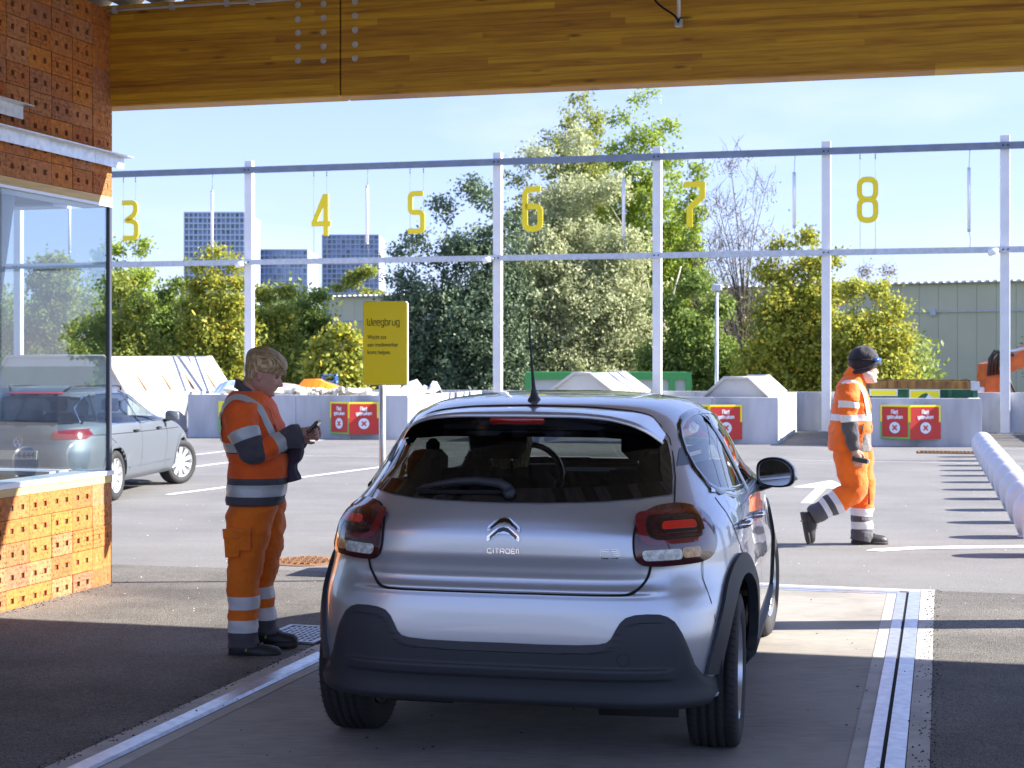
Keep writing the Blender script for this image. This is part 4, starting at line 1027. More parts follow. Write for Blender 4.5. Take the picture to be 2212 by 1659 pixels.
# rear glass with black border
patch('rear_window', SH, GL_R, .0045, M_rglass, CAR, thick=.0)
b = MB(); ribbon(b, SH, shrink(GL_R, .024), .05, .006, M_gloss, True, h=0, n=4); b.build('window_border', None, CAR)
for s_ in (SIDE, mirror(SIDE)):
    patch('side_window', SH, s_, .003, M_sglass, CAR, thick=0)
    b = MB(); ribbon(b, SH, shrink(s_, .006), .024, .005, M_gloss, True, h=.003); b.build('window_trim', None, CAR)
for ws in (WS_R, mirror(WS_R)):
    o = patch('windscreen', SH, ws, .003, M_fglass, CAR, thick=0)
for sg in (1, -1):
    b = MB(); ribbon(b, SH, [(sg * SH.uy(y, z), z) for y, z in ((.56, 1.28), (.61, 1.2), (.72, 1.05), (.78, .965))], .07, .008, M_gloss); ribbon(b, SH, [(sg * SH.uy(y, z), z) for y, z in ((.56, 1.28), (.61, 1.2), (.72, 1.05), (.78, .965))], .026, .012, M_sil); b.build('door_pillar', None, CAR)
    b = MB(); ribbon(b, SH, [(sg * SH.uy(y, z), z) for y, z in ((.01, 1.02), (.3, .975), (.9, .955), (1.5, .948), (1.88, .945))], .02, .006, M_sil, h=.003); b.build('waist_trim', None, CAR)
# spoiler
def lerpt(tb, x):
    return pchip([p[0] for p in tb], [p[1] for p in tb], x)
sz = [(0, 1.354), (.2, 1.35), (.35, 1.337), (.468, 1.312), (.535, 1.24)]; tz = [(0, 1.331), (.2, 1.33), (.33, 1.321), (.42, 1.299), (.48, 1.268), (.535, 1.218)]
ty = [(0, -.392), (.2, -.385), (.35, -.35), (.45, -.27), (.535, -.12)]; bz = [(0, 1.262), (.2, 1.262), (.35, 1.255), (.45, 1.235), (.535, 1.21)]
rt = []; rb = []
for k in range(-30, 31):
    x = .535 * k / 30; ax = abs(x); s1 = SH(SH.ux(x, lerpt(sz, ax)), lerpt(sz, ax), .001); T = Vector((x, lerpt(ty, ax), lerpt(tz, ax))); B_ = SH(SH.ux(x, lerpt(bz, ax)), lerpt(bz, ax), .0075)
    s0 = s1 + Vector((0, .05, -.03)); mid = s1.lerp(T, .5) + Vector((0, -.004, .008 * (1 - ax / .54)))
    lip = T + Vector((0, .006, -.012)); m2 = lip.lerp(B_, .5) + Vector((0, .012, .004))
    rt.append([s1, s1.lerp(T, .25) + Vector((0, 0, .006 * (1 - ax / .54))), mid, s1.lerp(T, .8) + Vector((0, 0, .006 * (1 - ax / .54))), T, lip]); rb.append([lip, lip.lerp(m2, .5), m2, m2.lerp(B_, .5), B_])
def sheet_rows(rows, name, mat):
    b = MB(); n = len(rows[0]); vs = [p for r in rows for p in r]; fs = [(i * n + j, i * n + j + 1, (i + 1) * n + j + 1, (i + 1) * n + j) for i in range(len(rows) - 1) for j in range(n - 1)]
    b.add(vs, fs, mat, True); return b.build(name, None, CAR)
sheet_rows(rt, 'spoiler', M_sil); sheet_rows(rb, 'spoiler_underside', M_gloss)
b = MB(); ribbon(b, SH, [(SH.ux(x, lerpt(sz, abs(x)) + .003), lerpt(sz, abs(x)) + .003) for x in [.5 * k / 20 for k in range(-20, 21)]], .006, .0015, M_black, h=0)
b.build('roof_gap', None, CAR); b = MB()
for sg in (1, -1):
    ribbon(b, SH, [(sg * SH.ux(x, z), z) for x, z in ((.505, 1.285), (.55, 1.225), (.574, 1.15), (.59, 1.08), (.602, 1.0), (.604, .985))], .006, .001, M_black, h=0)
# hatch gap
hg = [(0, .6745), (.389, .6765), (.45, .679), (.475, .684), (.495, .694), (.513, .712), (.528, .735), (.537, .76), (.541, .79)]
hg = round_poly([(x, z) for x, z in hg], .02, 3); hr = [(SH.ux(x, z), z) for x, z in hg]
full = mirror(hr)[:-1] + hr; fu = []
for p, q in zip(full, full[1:]):
    n_ = max(1, int(abs(q[0] - p[0]) / .02)); fu += [(p[0] + (q[0] - p[0]) * k / n_, p[1] + (q[1] - p[1]) * k / n_) for k in range(n_)]
ribbon(b, SH, fu + [full[-1]], .009, .0028, M_black, h=0)
ribbon(b, SH, [(SH.u_of(p), p[2]) for p in ((.72, -.38, .79), (.745, -.40, .72), (.76, -.40, .64), (.775, -.395, .56))], .004, .001, M_black, h=0)
b.build('hatch_gap', None, CAR); b = MB()
for sg in (1, -1):   # door gaps
    for pl in (((.0, .99), (-.02, .9), (.06, .78), (.22, .7), (.36, .58), (.42, .45), (.44, .34)), ((.80, .955), (.80, .8), (.79, .6), (.76, .34)), ((1.95, .93), (1.93, .7), (1.86, .5), (1.84, .34))):
        ribbon(b, SH, [(sg * SH.uy(y, z), z) for y, z in catmull([Vector(p) for p in pl], 5, False)], .006, .001, M_black, h=0)
b.build('door_gap', None, CAR)
# lamps
LR = [(.608, -.325, .986), (.578, -.368, .986), (.542, -.416, .981), (.513, -.463, .968), (.495, -.5, .95), (.485, -.53, .927), (.48, -.557, .89), (.481, -.567, .851), (.487, -.569, .815), (.501, -.564, .795), (.525, -.553, .785), (.578, -.525, .782), (.631, -.486, .783), (.683, -.43, .784), (.716, -.381, .787), (.738, -.335, .8), (.757, -.29, .829), (.76, -.265, .867), (.748, -.25, .905), (.725, -.245, .938), (.69, -.25, .964), (.652, -.285, .979)]
lo = P3(LR); u0_, u1_ = min(p[0] for p in lo), max(p[0] for p in lo)
lu = lambda xz: u0_ + (xz - 345) / 990 * (u1_ - u0_); lz = lambda yz: .986 - (yz - 355) / 780 * .203
def lens(name, col, rough=.12, em=None, sp=.5):
    m_ = mk(name, col, rough, coat=1, spec=sp)
    if em: b_ = m_.node_tree.nodes['Principled BSDF']; b_.inputs['Emission Color'].default_value = (*em[0], 1); b_.inputs['Emission Strength'].default_value = em[1]
    return m_
M_lred = lens('lamp_red_dark', (.05, .003, .006)); M_lred2 = lens('lamp_red', (.16, .005, .01)); M_lblk = lens('lamp_black', (.012, .004, .006)); M_lon = lens('lamp_reflector_red', (.75, .02, .01))
M_lclr = mk('lamp_clear', (.72, .78, .74), .14, coat=1, bump=.35, bs=240, dist=.002, col2=(.35, .4, .38), vs=60); M_lamb = mk('lamp_amber', (.7, .36, .1), .2, coat=1, bump=.35, bs=240, dist=.002, col2=(.3, .12, .03), vs=60)
for sg in (1, -1):
    f = (lambda pl: pl) if sg > 0 else mirror
    tl = bpy.data.objects.new('tail_lamp', None); C.objects.link(tl); tl.parent = CAR; tl.empty_display_size = .05
    lo_s = catmull([Vector(p) for p in lo], 3); lo_s = [tuple(p) for p in lo_s]
    cu = sum(p[0] for p in lo_s) / len(lo_s); cz_ = .885
    bulge = lambda u, z, s__=sg: .012 + .012 * max(0, 1 - ((abs(u) - cu) / .2) ** 2) * max(0, 1 - ((z - cz_) / .12) ** 2)
    patch('lamp_lens', SH, f(lo_s), bulge, M_lred, tl, grid=.02, thick=.02)
    for (xa, ya, xb, yb, r_, mt, lv, nm) in ((400, 440, 1190, 860, .05, M_lred2, .0012, 'lamp_ring'), (480, 500, 1120, 800, .04, M_lblk, .0022, 'lamp_ring'), (530, 530, 1080, 770, .035, M_lred, .0032, 'lamp_ring'), (575, 555, 1045, 725, .03, M_lblk, .0042, 'lamp_ring'), (622, 590, 1010, 685, .012, M_lon, .0055, 'lamp_reflector'), (405, 925, 775, 1060, .016, M_lclr, .0015, 'reversing_light'), (780, 918, 1000, 1050, .014, M_lamb, .0015, 'indicator')):
        pl = round_poly([(lu(xa), lz(yb)), (lu(xb), lz(yb - (0 if yb > 900 else 0))), (lu(xb), lz(ya)), (lu(xa) + (.014 if nm != 'reversing_light' and nm != 'indicator' else 0), lz(ya))], r_, 5, True)
        patch(nm, SH, f(pl), lambda u, z, lv=lv: bulge(u, z) + lv, mt, tl, grid=.02, thick=.004)
    b = MB(); ribbon(b, SH, f(lo_s), .009, .002, M_black, True, h=.001); b.build('lamp_seal', None, tl)
# bumper cladding
ct = [(0, .495), (.142, .494), (.285, .496), (.36, .501), (.388, .508), (.404, .522), (.42, .552), (.436, .579), (.457, .598), (.489, .608), (.533, .611), (.575, .609), (.602, .6), (.628, .58), (.652, .54)]
cr_ = [(SH.ux(x, z), z) for x, z in ct] + [(SH.u_of(p), p[2]) for p in ((.676, -.524, .48), (.695, -.505, .42), (.722, -.468, .378), (.77, -.41, .356), (.81, -.355, .352))]
cl = cr_ + [(SH.uy(-.385, .31), .31), (SH.uy(-.375, .253), .253)]
CL = cl + [(u, .253) for u in [cl[-1][0] * (1 - 2 * k / 12) for k in range(1, 12)]] + mirror(cl)[:-1]
def clo(u, z):
    a = abs(u); top = pchip([p[0] for p in cr_], [p[1] for p in cr_], min(a, cr_[-1][0]))
    e = min(1, max(0, (top - z) / .03)); o_ = .006 + .006 * e
    k = max(0, min(1, (.64 - a) / .05)); st = lambda c: 1 / (1 + math.exp(-max(-.2, min(.2, z - c)) / .0022))
    o_ += k * (.008 * (st(.372) - st(.411)) - .002 * (1 - st(.372)) - .004 * st(.411) * (1 if e >= 1 else 0))
    return o_
patch('bumper_cladding', SH, CL, clo, M_plast, CAR, grid=.015, gz=.004, thick=.02)
b = MB(); ribbon(b, SH, [(SH.ux(x, .41), .411) for x in [.6 * k / 24 for k in range(-24, 25)]], .0035, .0135, M_black, h=0)
b.lathe((0, 0, 0), [(0, 0)], M_black, 3) if 0 else None
cc = [(SH.ux(.449, .447) + cos(a * pi / 12) * .023, .447 + sin(a * pi / 12) * .023) for a in range(24)]; ribbon(b, SH, cc, .0015, .0095, M_black, True, h=0)
for x in (-.56, -.31, .3, .57): cc = [(SH.ux(x, .39) + cos(a * pi / 6) * .006, .389 + sin(a * pi / 6) * .006) for a in range(12)]; ribbon(b, SH, cc, .0015, .017, M_black, True, h=0)
b.build('bumper_seams', None, CAR)
# wheel arch flares and sills
for sg in (1, -1):
    f = (lambda pl: pl) if sg > 0 else mirror
    for ay, a0, a1, nm in ((0, 2, 172, 'wheel_arch_trim'), (2.54, -5, 185, 'wheel_arch_trim')):
        n_ = 26; pl = []
        for k in range(n_ + 1): a = radians(a0 + (a1 - a0) * k / n_); y, z = ay + cos(a) * .46, .31 + sin(a) * .46; z = max(z, .26); pl.append((SH.uy(y, z), z))
        for k in range(n_, -1, -1): a = radians(a0 + (a1 - a0) * k / n_); y, z = ay + cos(a) * .378, .31 + sin(a) * .378; z = max(z, .252); pl.append((SH.uy(y, z), z))
        patch(nm, SH, f(pl), .016, M_plast, CAR, grid=.05, thick=.04)
    pl = [(SH.uy(.40, .254), .254), (SH.uy(2.14, .254), .254), (SH.uy(2.12, .36), .36), (SH.uy(.42, .36), .36)]
    patch('sill_trim', SH, f(pl), .02, M_plast, CAR, grid=.05, thick=.04)
    # door handles
    for y, z in ((.10, .868), (.76, .845)):
        u = sg * SH.uy(y, z); p = SH(u, z, .03); b = MB(); b.tube([SH(u - sg * .0, z, .0), SH(u + sg * .01, z, .03), SH(u + sg * .07, z + .002, .036), SH(u + sg * .14, z, .03), SH(u + sg * .15, z, .0)], [.013, .015, .016, .015, .012], M_chrome, 10); b.build('door_handle', None, CAR)
    # side mirror
    mr = bpy.data.objects.new('side_mirror', None); C.objects.link(mr); mr.parent = CAR; mr.location = (sg * .90, 1.56, .985); mr.empty_display_size = .05; mr.rotation_euler = (0, 0, -sg * .12)
    def mo(k, yy, s_=sg): return [Vector((s_ * px * k + s_ * .0, yy, pz * k)) for px, pz in OV]
    OV = catmull([Vector(p) for p in ((-.085, .045), (-.04, .07), (.03, .068), (.085, .03), (.098, -.02), (.075, -.065), (.0, -.075), (-.075, -.06), (-.092, -.01))], 4); OV = [(p.x, p.y) for p in OV]
    b = MB(); b.loft([mo(.93, 0.002), mo(1.0, .0), mo(1.03, .03), mo(.98, .07), mo(.8, .11), mo(.45, .135)], M_sil if 0 else M_sil); b.build('mirror_housing', None, mr)
    b = MB(); b.loft([mo(.99, -.004), mo(1.0, -.006), mo(.9, -.004), mo(.84, .01)], M_gloss, cap=False); b.build('mirror_rim', None, mr)
    b = MB(); b.add([(p.x, p.y * 0, p.z) for p in mo(.86, 0)], [tuple(range(len(OV)))], mk('mirror_glass', (.8, .82, .82), .02, metal=1)); gm_ = b.build('mirror_glass', None, mr); gm_.location = (0, -.02, 0); gm_.rotation_euler = (0, 0, -sg * .2)
    b = MB(); b.tube([(-sg * .15, .06, -.09), (-sg * .1, .04, -.075), (-sg * .03, .03, -.055), (0, .03, -.04)], [.04, .034, .028, .024], M_gloss, 12); b.box((sg * .1, .02, -.03), (.02, .03, .018), M_lclr, bev=.005); b.build('mirror_arm', None, mr)
# wheels
for x, y, st in ((-.738, 0, 0), (.738, 0, 0), (-.745, 2.54, -.10), (.745, 2.54, -.10)):
    wheel(CAR, x, y, r=.31, wd=.2, side=1 if x > 0 else -1, steer=st)
# wheel wells and underside
b = MB()
for ay in (0, 2.54):
    for sg in (1, -1):
        n_ = 20; ring = lambda x: [Vector((x, ay + cos(pi * k / n_) * .40, .31 + sin(pi * k / n_) * .40)) for k in range(n_ + 1)]
        A_, B_ = ring(sg * .50), ring(sg * (.80 if ay else .79)); vs = A_ + B_; m_ = n_ + 1
        b.add(vs, [(k, k + 1, m_ + k + 1, m_ + k) for k in range(n_)] + [tuple(range(m_))], M_seat)
b.box((0, 1.3, .27), (.98, 3.4, .1), M_seat); b.box((0, 1.27, .26), (1.5, 1.6, .06), M_seat)
b.tube([(.32, -.35, .235), (.62, -.33, .235)], .055, M_seat, 14); b.tube([(-.62, 0, .31), (.62, 0, .31)], .035, M_seat, 8); b.tube([(-.5, -.38, .24), (-.25, -.38, .24)], .035, M_seat, 10)
b.build('underbody', None, CAR)
# interior
b = MB()
b.box((0, 1.2, .36), (1.4, 3.1, .03), M_seat)
b.box((0, .18, .68), (1.16, .14, .54), M_seat, bev=.05)                                   # rear bench back
b.box((0, .42, .5), (1.16, .5, .16), M_seat, bev=.05)
for x in (-.38, .38): b.box((x, .13, 1.0), (.26, .09, .17), M_seat, bev=.04)
for x in (-.49, .49): b.box((x, .12, 1.06), (.14, .2, .2), M_seat, bev=.03)
for x in (-.62, .62): b.box((x, .68, 1.03), (.05, .1, .3), M_seat, bev=.02)
b.build('rear_seat', None, CAR)
for x in (-.35, .35):
    b = MB(); b.box((x, 1.02, .72), (.46, .16, .62), M_seat, bev=.06, M=Matrix.Rotation(radians(-12), 3, 'X')); b.box((x, 1.28, .5), (.46, .5, .14), M_seat, bev=.05)
    b.build('front_seat', None, CAR)
    b = MB(); b.box((x, .90, 1.17), (.25, .10, .19), M_seat, bev=.045); b.tube([(x - .05, .93, 1.0), (x - .05, .9, 1.12)], .006, M_chrome, 6); b.tube([(x + .05, .93, 1.0), (x + .05, .9, 1.12)], .006, M_chrome, 6); b.build('headrest', None, CAR)
b = MB(); b.box((0, 1.86, .88), (1.36, .42, .17), M_seat, bev=.06); b.box((-.35, 1.70, .95), (.34, .2, .1), M_seat, bev=.04); b.build('dashboard', None, CAR)
b = MB(); R_ = Matrix.Rotation(radians(65), 3, 'X'); cw = Vector((-.35, 1.5, .94)); b.tube([cw + R_ @ Vector((cos(2 * pi * k / 32) * .185, sin(2 * pi * k / 32) * .185, 0)) for k in range(32)], .016, M_gloss, 8, closed=True)
b.lathe(cw, [(.06, -.02), (.06, .02)], M_seat, 16, M=R_); b.tube([cw + R_ @ Vector((-.18, 0, 0)), cw + R_ @ Vector((.18, 0, 0))], .014, M_seat, 6); b.tube([cw, cw + Vector((0, .3, -.12))], .03, M_seat, 8); b.build('steering_wheel', None, CAR)
b = MB(); b.box((0, 1.52, 1.27), (.23, .03, .06), M_gloss, bev=.012); b.build('inner_mirror', None, CAR)
# third brake light, antenna, wiper, badges
o = patch('brake_light', SH, [], 0, M_lred, CAR) if 0 else None
b = MB(); Tm = lambda x, z: Vector((x, lerpt(ty, abs(x)) + .022 + (1.331 - z) * .35, z))
pl = round_poly([(-.107, 1.292), (.107, 1.292), (.107, 1.318), (-.107, 1.318)], .012, 4, True)
b.loft([[Tm(x, z) + Vector((0, .02, 0)) for x, z in pl], [Tm(x, z) + Vector((0, -.018, 0)) for x, z in pl]], lens('brake_light_red', (.3, .012, .012))); b.build('brake_light', None, CAR)
b = MB(); ab = SH(.0, 1.376); ab = Vector((.0, -.03, 1.372))
b.loft([[ab + Vector((cos(a * pi / 8) * rx, sin(a * pi / 8) * ry + dy, dz)) for a in range(16)] for rx, ry, dz, dy in ((.026, .05, -.012, 0), (.025, .048, .008, 0), (.016, .03, .022, .0), (.009, .013, .05, -.01), (.006, .008, .1, -.03), (.004, .004, .25, -.085), (.003, .003, .3, -.1))], M_plast)
b.tube([ab + Vector((0, -.085 - .0015 * k, .25 + .012 * k)) for k in range(8)], [.0045, .0035] * 4, M_plast, 8); b.build('antenna', None, CAR)
def on_shell(x, z, off): return SH(SH.ux(x, z), z, off)
wp_ = bpy.data.objects.new('rear_wiper', None); C.objects.link(wp_); wp_.parent = CAR
b = MB(); b.tube([on_shell(.004, 1.034, .03), on_shell(-.03, 1.05, .036), on_shell(-.12, 1.06, .034), on_shell(-.2, 1.058, .03), on_shell(-.29, 1.045, .026), on_shell(-.37, 1.028, .02)], [.02, .018, .015, .013, .01, .004], M_plast, 10); b.build('wiper_arm', None, wp_)
b = MB(); b.lathe(on_shell(.004, 1.032, .005), [(.024, 0), (.024, .022), (.016, .03)], M_plast, 16, M=Matrix.Rotation(radians(65), 3, 'X')); b.build('wiper_pivot', None, wp_)
b = MB(); b.tube([on_shell(-.02, 1.034, .012), on_shell(-.2, 1.03, .012), on_shell(-.36, 1.024, .012)], .008, M_black, 6); b.build('wiper_blade', None, wp_)
# emblem: two stacked chevrons, and lettering
fs_ = lambda x, z, t_: on_shell(x, z, .003 + t_)
def chev(mb, zc, mt, k, lv, th):
    hw_, rise, arm = .062 * k, .036, .026 * k
    up = [(-hw_, zc), (-.02 * k, zc + rise * .85), (0, zc + rise), (.02 * k, zc + rise * .85), (hw_, zc)]; dn = [(hw_, zc - arm * .75), (.022 * k, zc + rise - arm * 1.15), (0, zc + rise - arm * 1.05), (-.022 * k, zc + rise - arm * 1.15), (-hw_, zc - arm * .75)]
    pl = round_poly(up + dn, .007, 3, True); n = len(pl); vs = [fs_(x, z, lv + th) for x, z in pl] + [fs_(x, z, lv) for x, z in pl]
    mb.add(vs, [tuple(range(n))] + [(i, (i + 1) % n, n + (i + 1) % n, n + i) for i in range(n)], mt)
b = MB()
for zc in (.916, .884): chev(b, zc, M_chrome, 1.0, 0, .006)
for zc in (.916, .884): chev(b, zc - .0005, M_gloss, .86, .0065, .0012) if 0 else None
for zc in (.916, .884):
    hw_ = .05; pl = [(-hw_, zc - .0), (-.018, zc + .026), (0, zc + .0305), (.018, zc + .026), (hw_, zc - .0), (hw_, zc - .012), (.02, zc + .0125), (0, zc + .0175), (-.02, zc + .0125), (-hw_, zc - .012)]
    vs = [fs_(x, z, .0075) for x, z in pl]; b.add(vs, [tuple(range(len(pl)))], M_gloss)
b.build('emblem', None, CAR)
b = MB(); write(b, 'CITROËN', 0, .823, .0155, lambda x, z, t_: fs_(x, z, t_), M_chrome, wd=.24, th=.004, sx=1.16, gap=.3, align='C'); b.build('maker_lettering', None, CAR)
b = MB(); write(b, 'C3', .365, .812, .028, lambda x, z, t_: fs_(x, z, t_), M_chrome, wd=.22, th=.004, sx=1.05, gap=.3); write(b, 'C3', .365, .812, .028, lambda x, z, t_: fs_(x, z, .0045 + t_), M_gloss, wd=.1, th=.0006, sx=1.05, gap=.3); b.build('model_lettering', None, CAR)
# registration plate is not fitted: plain lower hatch; colour label on the right quarter pillar
for sg in (1, -1):
    pl = [(sg * SH.ux(x, z), z) for x, z in ((.588, 1.12), (.588, 1.185), (.665, 1.2), (.69, 1.13))]
    patch('pillar_sticker', SH, pl if sg > 0 else pl[::-1], .0025, mk('grey_sticker', (.13, .17, .23), .5), CAR, grid=.03, thick=.002)
    pl = [(sg * SH.ux(x, z), z) for x, z in ((.615, 1.148), (.615, 1.163), (.655, 1.17), (.66, 1.155))]
    patch('sticker_mark', SH, pl if sg > 0 else pl[::-1], .0045, M_wht, CAR, grid=.03, thick=.001)
# ================================================================ grey estate car at the left
VK = [(.22, -.92, 3.56, .80, 4.6, 4, 1.3), (.30, -1.02, 3.68, .88, 4.6, 4, 1.3), (.5, -1.05, 3.72, .905, 4.6, 4, 1.3), (.65, -1.04, 3.7, .912, 4.5, 4, 1.3), (.8, -.99, 3.5, .905, 4.3, 3.8, 1.3), (.9, -.97, 3.2, .89, 4.1, 3.6, 1.3),
      (.97, -.95, 2.75, .87, 3.8, 3.4, 1.2), (1.03, -.9, 2.4, .825, 3.6, 3.2, 1.1), (1.15, -.8, 2.05, .76, 3.4, 3, 1), (1.25, -.7, 1.8, .71, 3.3, 3, .9), (1.35, -.58, 1.5, .655, 3.2, 3, .8), (1.42, -.45, 1.25, .58, 3, 3, .6), (1.46, -.2, 1, .45, 2.8, 2.6, .5), (1.48, .1, .7, .25, 2.4, 2.4, .4), (1.485, .3, .5, .05, 2, 2, .4)]
zv = [.22 + (1.42 - .22) * i / 50 for i in range(50)] + [1.42 + .065 * (1 - (1 - i / 14) ** 1.6) for i in range(15)]
SV = Shell(VK, zv, 160)
EST = thing('estate_car', 'dark grey estate car parked beyond the brick office, front wheel turned', 'car', (-5.14, 17.1, 0), -radians(5.5)); EST.scale = (.86, .86, .86)
M_grey = paint('grey_paint', (.15, .17, .195), .5, coat=.25, rough=.5)
vg = [(SV.ux(x, z), z) for x, z in ((0, 1.0), (.4, 1.005), (.66, 1.02), (.66, 1.1), (.62, 1.25), (.56, 1.33), (.3, 1.36), (0, 1.365))]; VG = vg + mirror(vg)[1:-1]
VSD = [(SV.uy(y, z), z) for y, z in ((-.62, 1.04), (0, .985), (1, .97), (2.05, .965), (2.2, .98), (1.9, 1.12), (1.55, 1.25), (1.15, 1.345), (.7, 1.385), (.1, 1.38), (-.3, 1.34), (-.55, 1.2))]
def uf2(x, z): yr, yf, w_, nr, nf, ym = SV.par(z); f = min(1, abs(x) / w_); return SV.u_of((abs(x) + 1e-4, ym + (yf - ym) * (1 - f ** nf) ** (1 / nf), z))
VW_ = [(uf2(x, z), z) for x, z in ((.001, 1.0), (.4, 1.01), (.66, 1.04), (.6, 1.2), (.5, 1.34), (.3, 1.39), (.001, 1.4))]
hl = [shrink(VG, .01), shrink(VSD, .01), shrink(mirror(VSD), .01), VW_, mirror(VW_)]
shell_object('body', SV, M_grey, EST, hl, (0, 2.79), arch_r=.375); shell_object('interior_lining', SV, M_seat, EST, hl, (0, 2.79), inner=.03, arch_r=.375)
patch('rear_window', SV, VG, .003, M_rglass, EST, thick=0, grid=.06)
b = MB(); ribbon(b, SV, VG, .03, .005, M_gloss, True, h=0)
for s_ in (VSD, mirror(VSD)): patch('side_window', SV, s_, .003, M_sglass, EST, thick=0, grid=.06); ribbon(b, SV, s_, .022, .004, M_chrome, True, h=.003)
for ws in (VW_, mirror(VW_)): patch('windscreen', SV, ws, .003, M_fglass, EST, thick=0, grid=.06)
for sg in (1, -1):
    for pl in (((-.16, 1.36), (-.25, 1.2), (-.33, 1.03)), ((.86, 1.38), (.9, 1.15), (.93, .97))): ribbon(b, SV, [(sg * SV.uy(y, z), z) for y, z in pl], .05, .008, M_gloss)
b.build('window_trim', None, EST)
b = MB()
for sg in (1, -1):
    for pl in (((.93, .96), (.93, .7), (.9, .35)), ((-.12, 1.0), (-.18, .85), (.05, .72), (.3, .62), (.4, .45), (.42, .32)), ((2.0, .95), (1.98, .7), (1.93, .5), (1.95, .32))): ribbon(b, SV, [(sg * SV.uy(y, z), z) for y, z in catmull([Vector(p) for p in pl], 4, False)], .008, .001, M_black, h=0)
    ribbon(b, SV, [(sg * SV.uy(y, .86), .86 - .008 * y) for y in [-.8 + k * .2 for k in range(18)]], .008, .004, M_black, h=.002)
    ribbon(b, SV, [(sg * SV.uy(y, .42), .40) for y in [.45 + k * .2 for k in range(10)]], .02, .006, M_chrome, h=.004)
b.build('panel_gaps', None, EST)
for sg in (1, -1):
    f = (lambda pl: pl) if sg > 0 else mirror
    tl = [(SV.ux(x, z), z) for x, z in ((.42, .84), (.42, .93), (.6, .945), (.75, .95))] + [(SV.uy(-.62, .95), .95), (SV.uy(-.55, .88), .88), (SV.uy(-.68, .83), .83)] + [(SV.ux(x, z), z) for x, z in ((.7, .825),)]
    patch('tail_lamp', SV, f(tl), .008, lens('rear_light_red', (.3, .01, .01)), EST, grid=.05)
    for y in (.62, 1.55): b = MB(); u = sg * SV.uy(y, .87); b.tube([SV(u, .872, 0), SV(u + sg * .01, .872, .03), SV(u + sg * .15, .868, .03), SV(u + sg * .16, .868, 0)], .014, M_hyd if 0 else M_gloss, 8); b.build('door_handle', None, EST)
    b = MB(); b.loft([[Vector((sg * (.98 + x * k), 1.95 + yy, 1.03 + z * k)) for x, z in round_poly([(-.1, -.07), (.1, -.07), (.1, .05), (-.04, .08), (-.1, .05)], .03, 3, True)] for k, yy in ((.9, 0), (1, .02), (.95, .06), (.5, .12))], M_grey); b.tube([(sg * .82, 2.0, .95), (sg * .95, 1.98, .98)], .025, M_gloss, 8); b.build('side_mirror', None, EST)
    b = MB(); b.tube([SV(sg * SV.uy(y, z), z, .05 if 0 < k < 6 else 0) for k, (y, z) in enumerate(((-.4, 1.41), (-.3, 1.425), (0, 1.43), (.4, 1.43), (.8, 1.425), (1.05, 1.41), (1.1, 1.4)))], .014, M_gloss, 8); b.build('roof_rail', None, EST)
    for ay in (0, 2.79):
        b = MB(); n_ = 18; ring = lambda x: [Vector((x, ay + cos(pi * k / n_) * .385, .33 + sin(pi * k / n_) * .385)) for k in range(n_ + 1)]
        A_, B_ = ring(sg * .5), ring(sg * .84); b.add(A_ + B_, [(k, k + 1, n_ + 2 + k, n_ + 1 + k) for k in range(n_)] + [tuple(range(n_ + 1))], M_seat); b.build('wheel_well', None, EST)
        pl = []
        for k in range(21): a = radians(-2 + 184 * k / 20); z_ = max(.225, .33 + sin(a) * .415); pl.append((SV.uy(ay + cos(a) * .415, z_), z_))
        for k in range(20, -1, -1): a = radians(-2 + 184 * k / 20); z_ = max(.222, .33 + sin(a) * .362); pl.append((SV.uy(ay + cos(a) * .362, z_), z_))
        patch('wheel_arch', SV, pl if sg > 0 else mirror(pl), .008, M_grey, EST, grid=.06, thick=.05)
b = MB(); b.box((0, 1.3, .27), (1.0, 4.2, .1), M_seat); b.box((0, 1.4, .27), (1.6, 1.9, .1), M_seat); b.box((0, .3, .78), (1.3, .14, .5), M_seat, bev=.05); b.box((0, 2.15, .9), (1.4, .4, .15), M_seat, bev=.05); b.build('underbody', None, EST)
for x in (-.37, .37): b = MB(); b.box((x, 1.25, .78), (.48, .16, .62), M_seat, bev=.06); b.box((x, 1.2, 1.2), (.26, .1, .18), M_seat, bev=.04); b.build('front_seat', None, EST)
patch('brake_light', SV, [(SV.ux(x, z), z) for x, z in ((-.36, 1.372), (.36, 1.372), (.36, 1.388), (-.36, 1.388))], .02, lens('high_brake_light', (.55, .01, .01)), EST, grid=.05)
b = MB(); e2 = lambda x, z, t_: SV(SV.ux(x, z), z, .004 + t_); rng_ = lambda r: [(r * cos(k * pi / 14), .80 + r * sin(k * pi / 14)) for k in range(28)]
b.strip(rng_(.06), .008, .006, e2, M_chrome, closed=True); b.strip([(-.03, .85), (0, .80), (.03, .85)], .009, .006, e2, M_chrome); b.strip([(-.05, .83), (-.025, .755), (0, .795), (.025, .755), (.05, .83)], .009, .006, e2, M_chrome); b.build('emblem', None, EST)
b = MB(); b.prism([e2(x, z, 0) for x, z in ((-.26, .59), (.26, .59), (.26, .70), (-.26, .70))], (0, -.012, 0), mk('plate_yellow', (.62, .56, .4), .5)); b.build('number_plate', None, EST)
o = font_mesh('H-644', .1, M_txt, 'plate_text', sx=1.0); o.parent = EST; o.rotation_euler = (radians(90), 0, 0); o.location = (-.02, SV.pos(0, .64).y - .019, .612)
patch('rear_bumper', SV, [(SV.ux(-.8, .36) if k < 0 else SV.ux(.8, .36), z) for k, z in ((-1, .26), (1, .26), (1, .37), (-1, .37))], .01, M_plast, EST, grid=.08)
M_spk = mk('wheel_silver', (.72, .73, .74), .35, metal=.5)
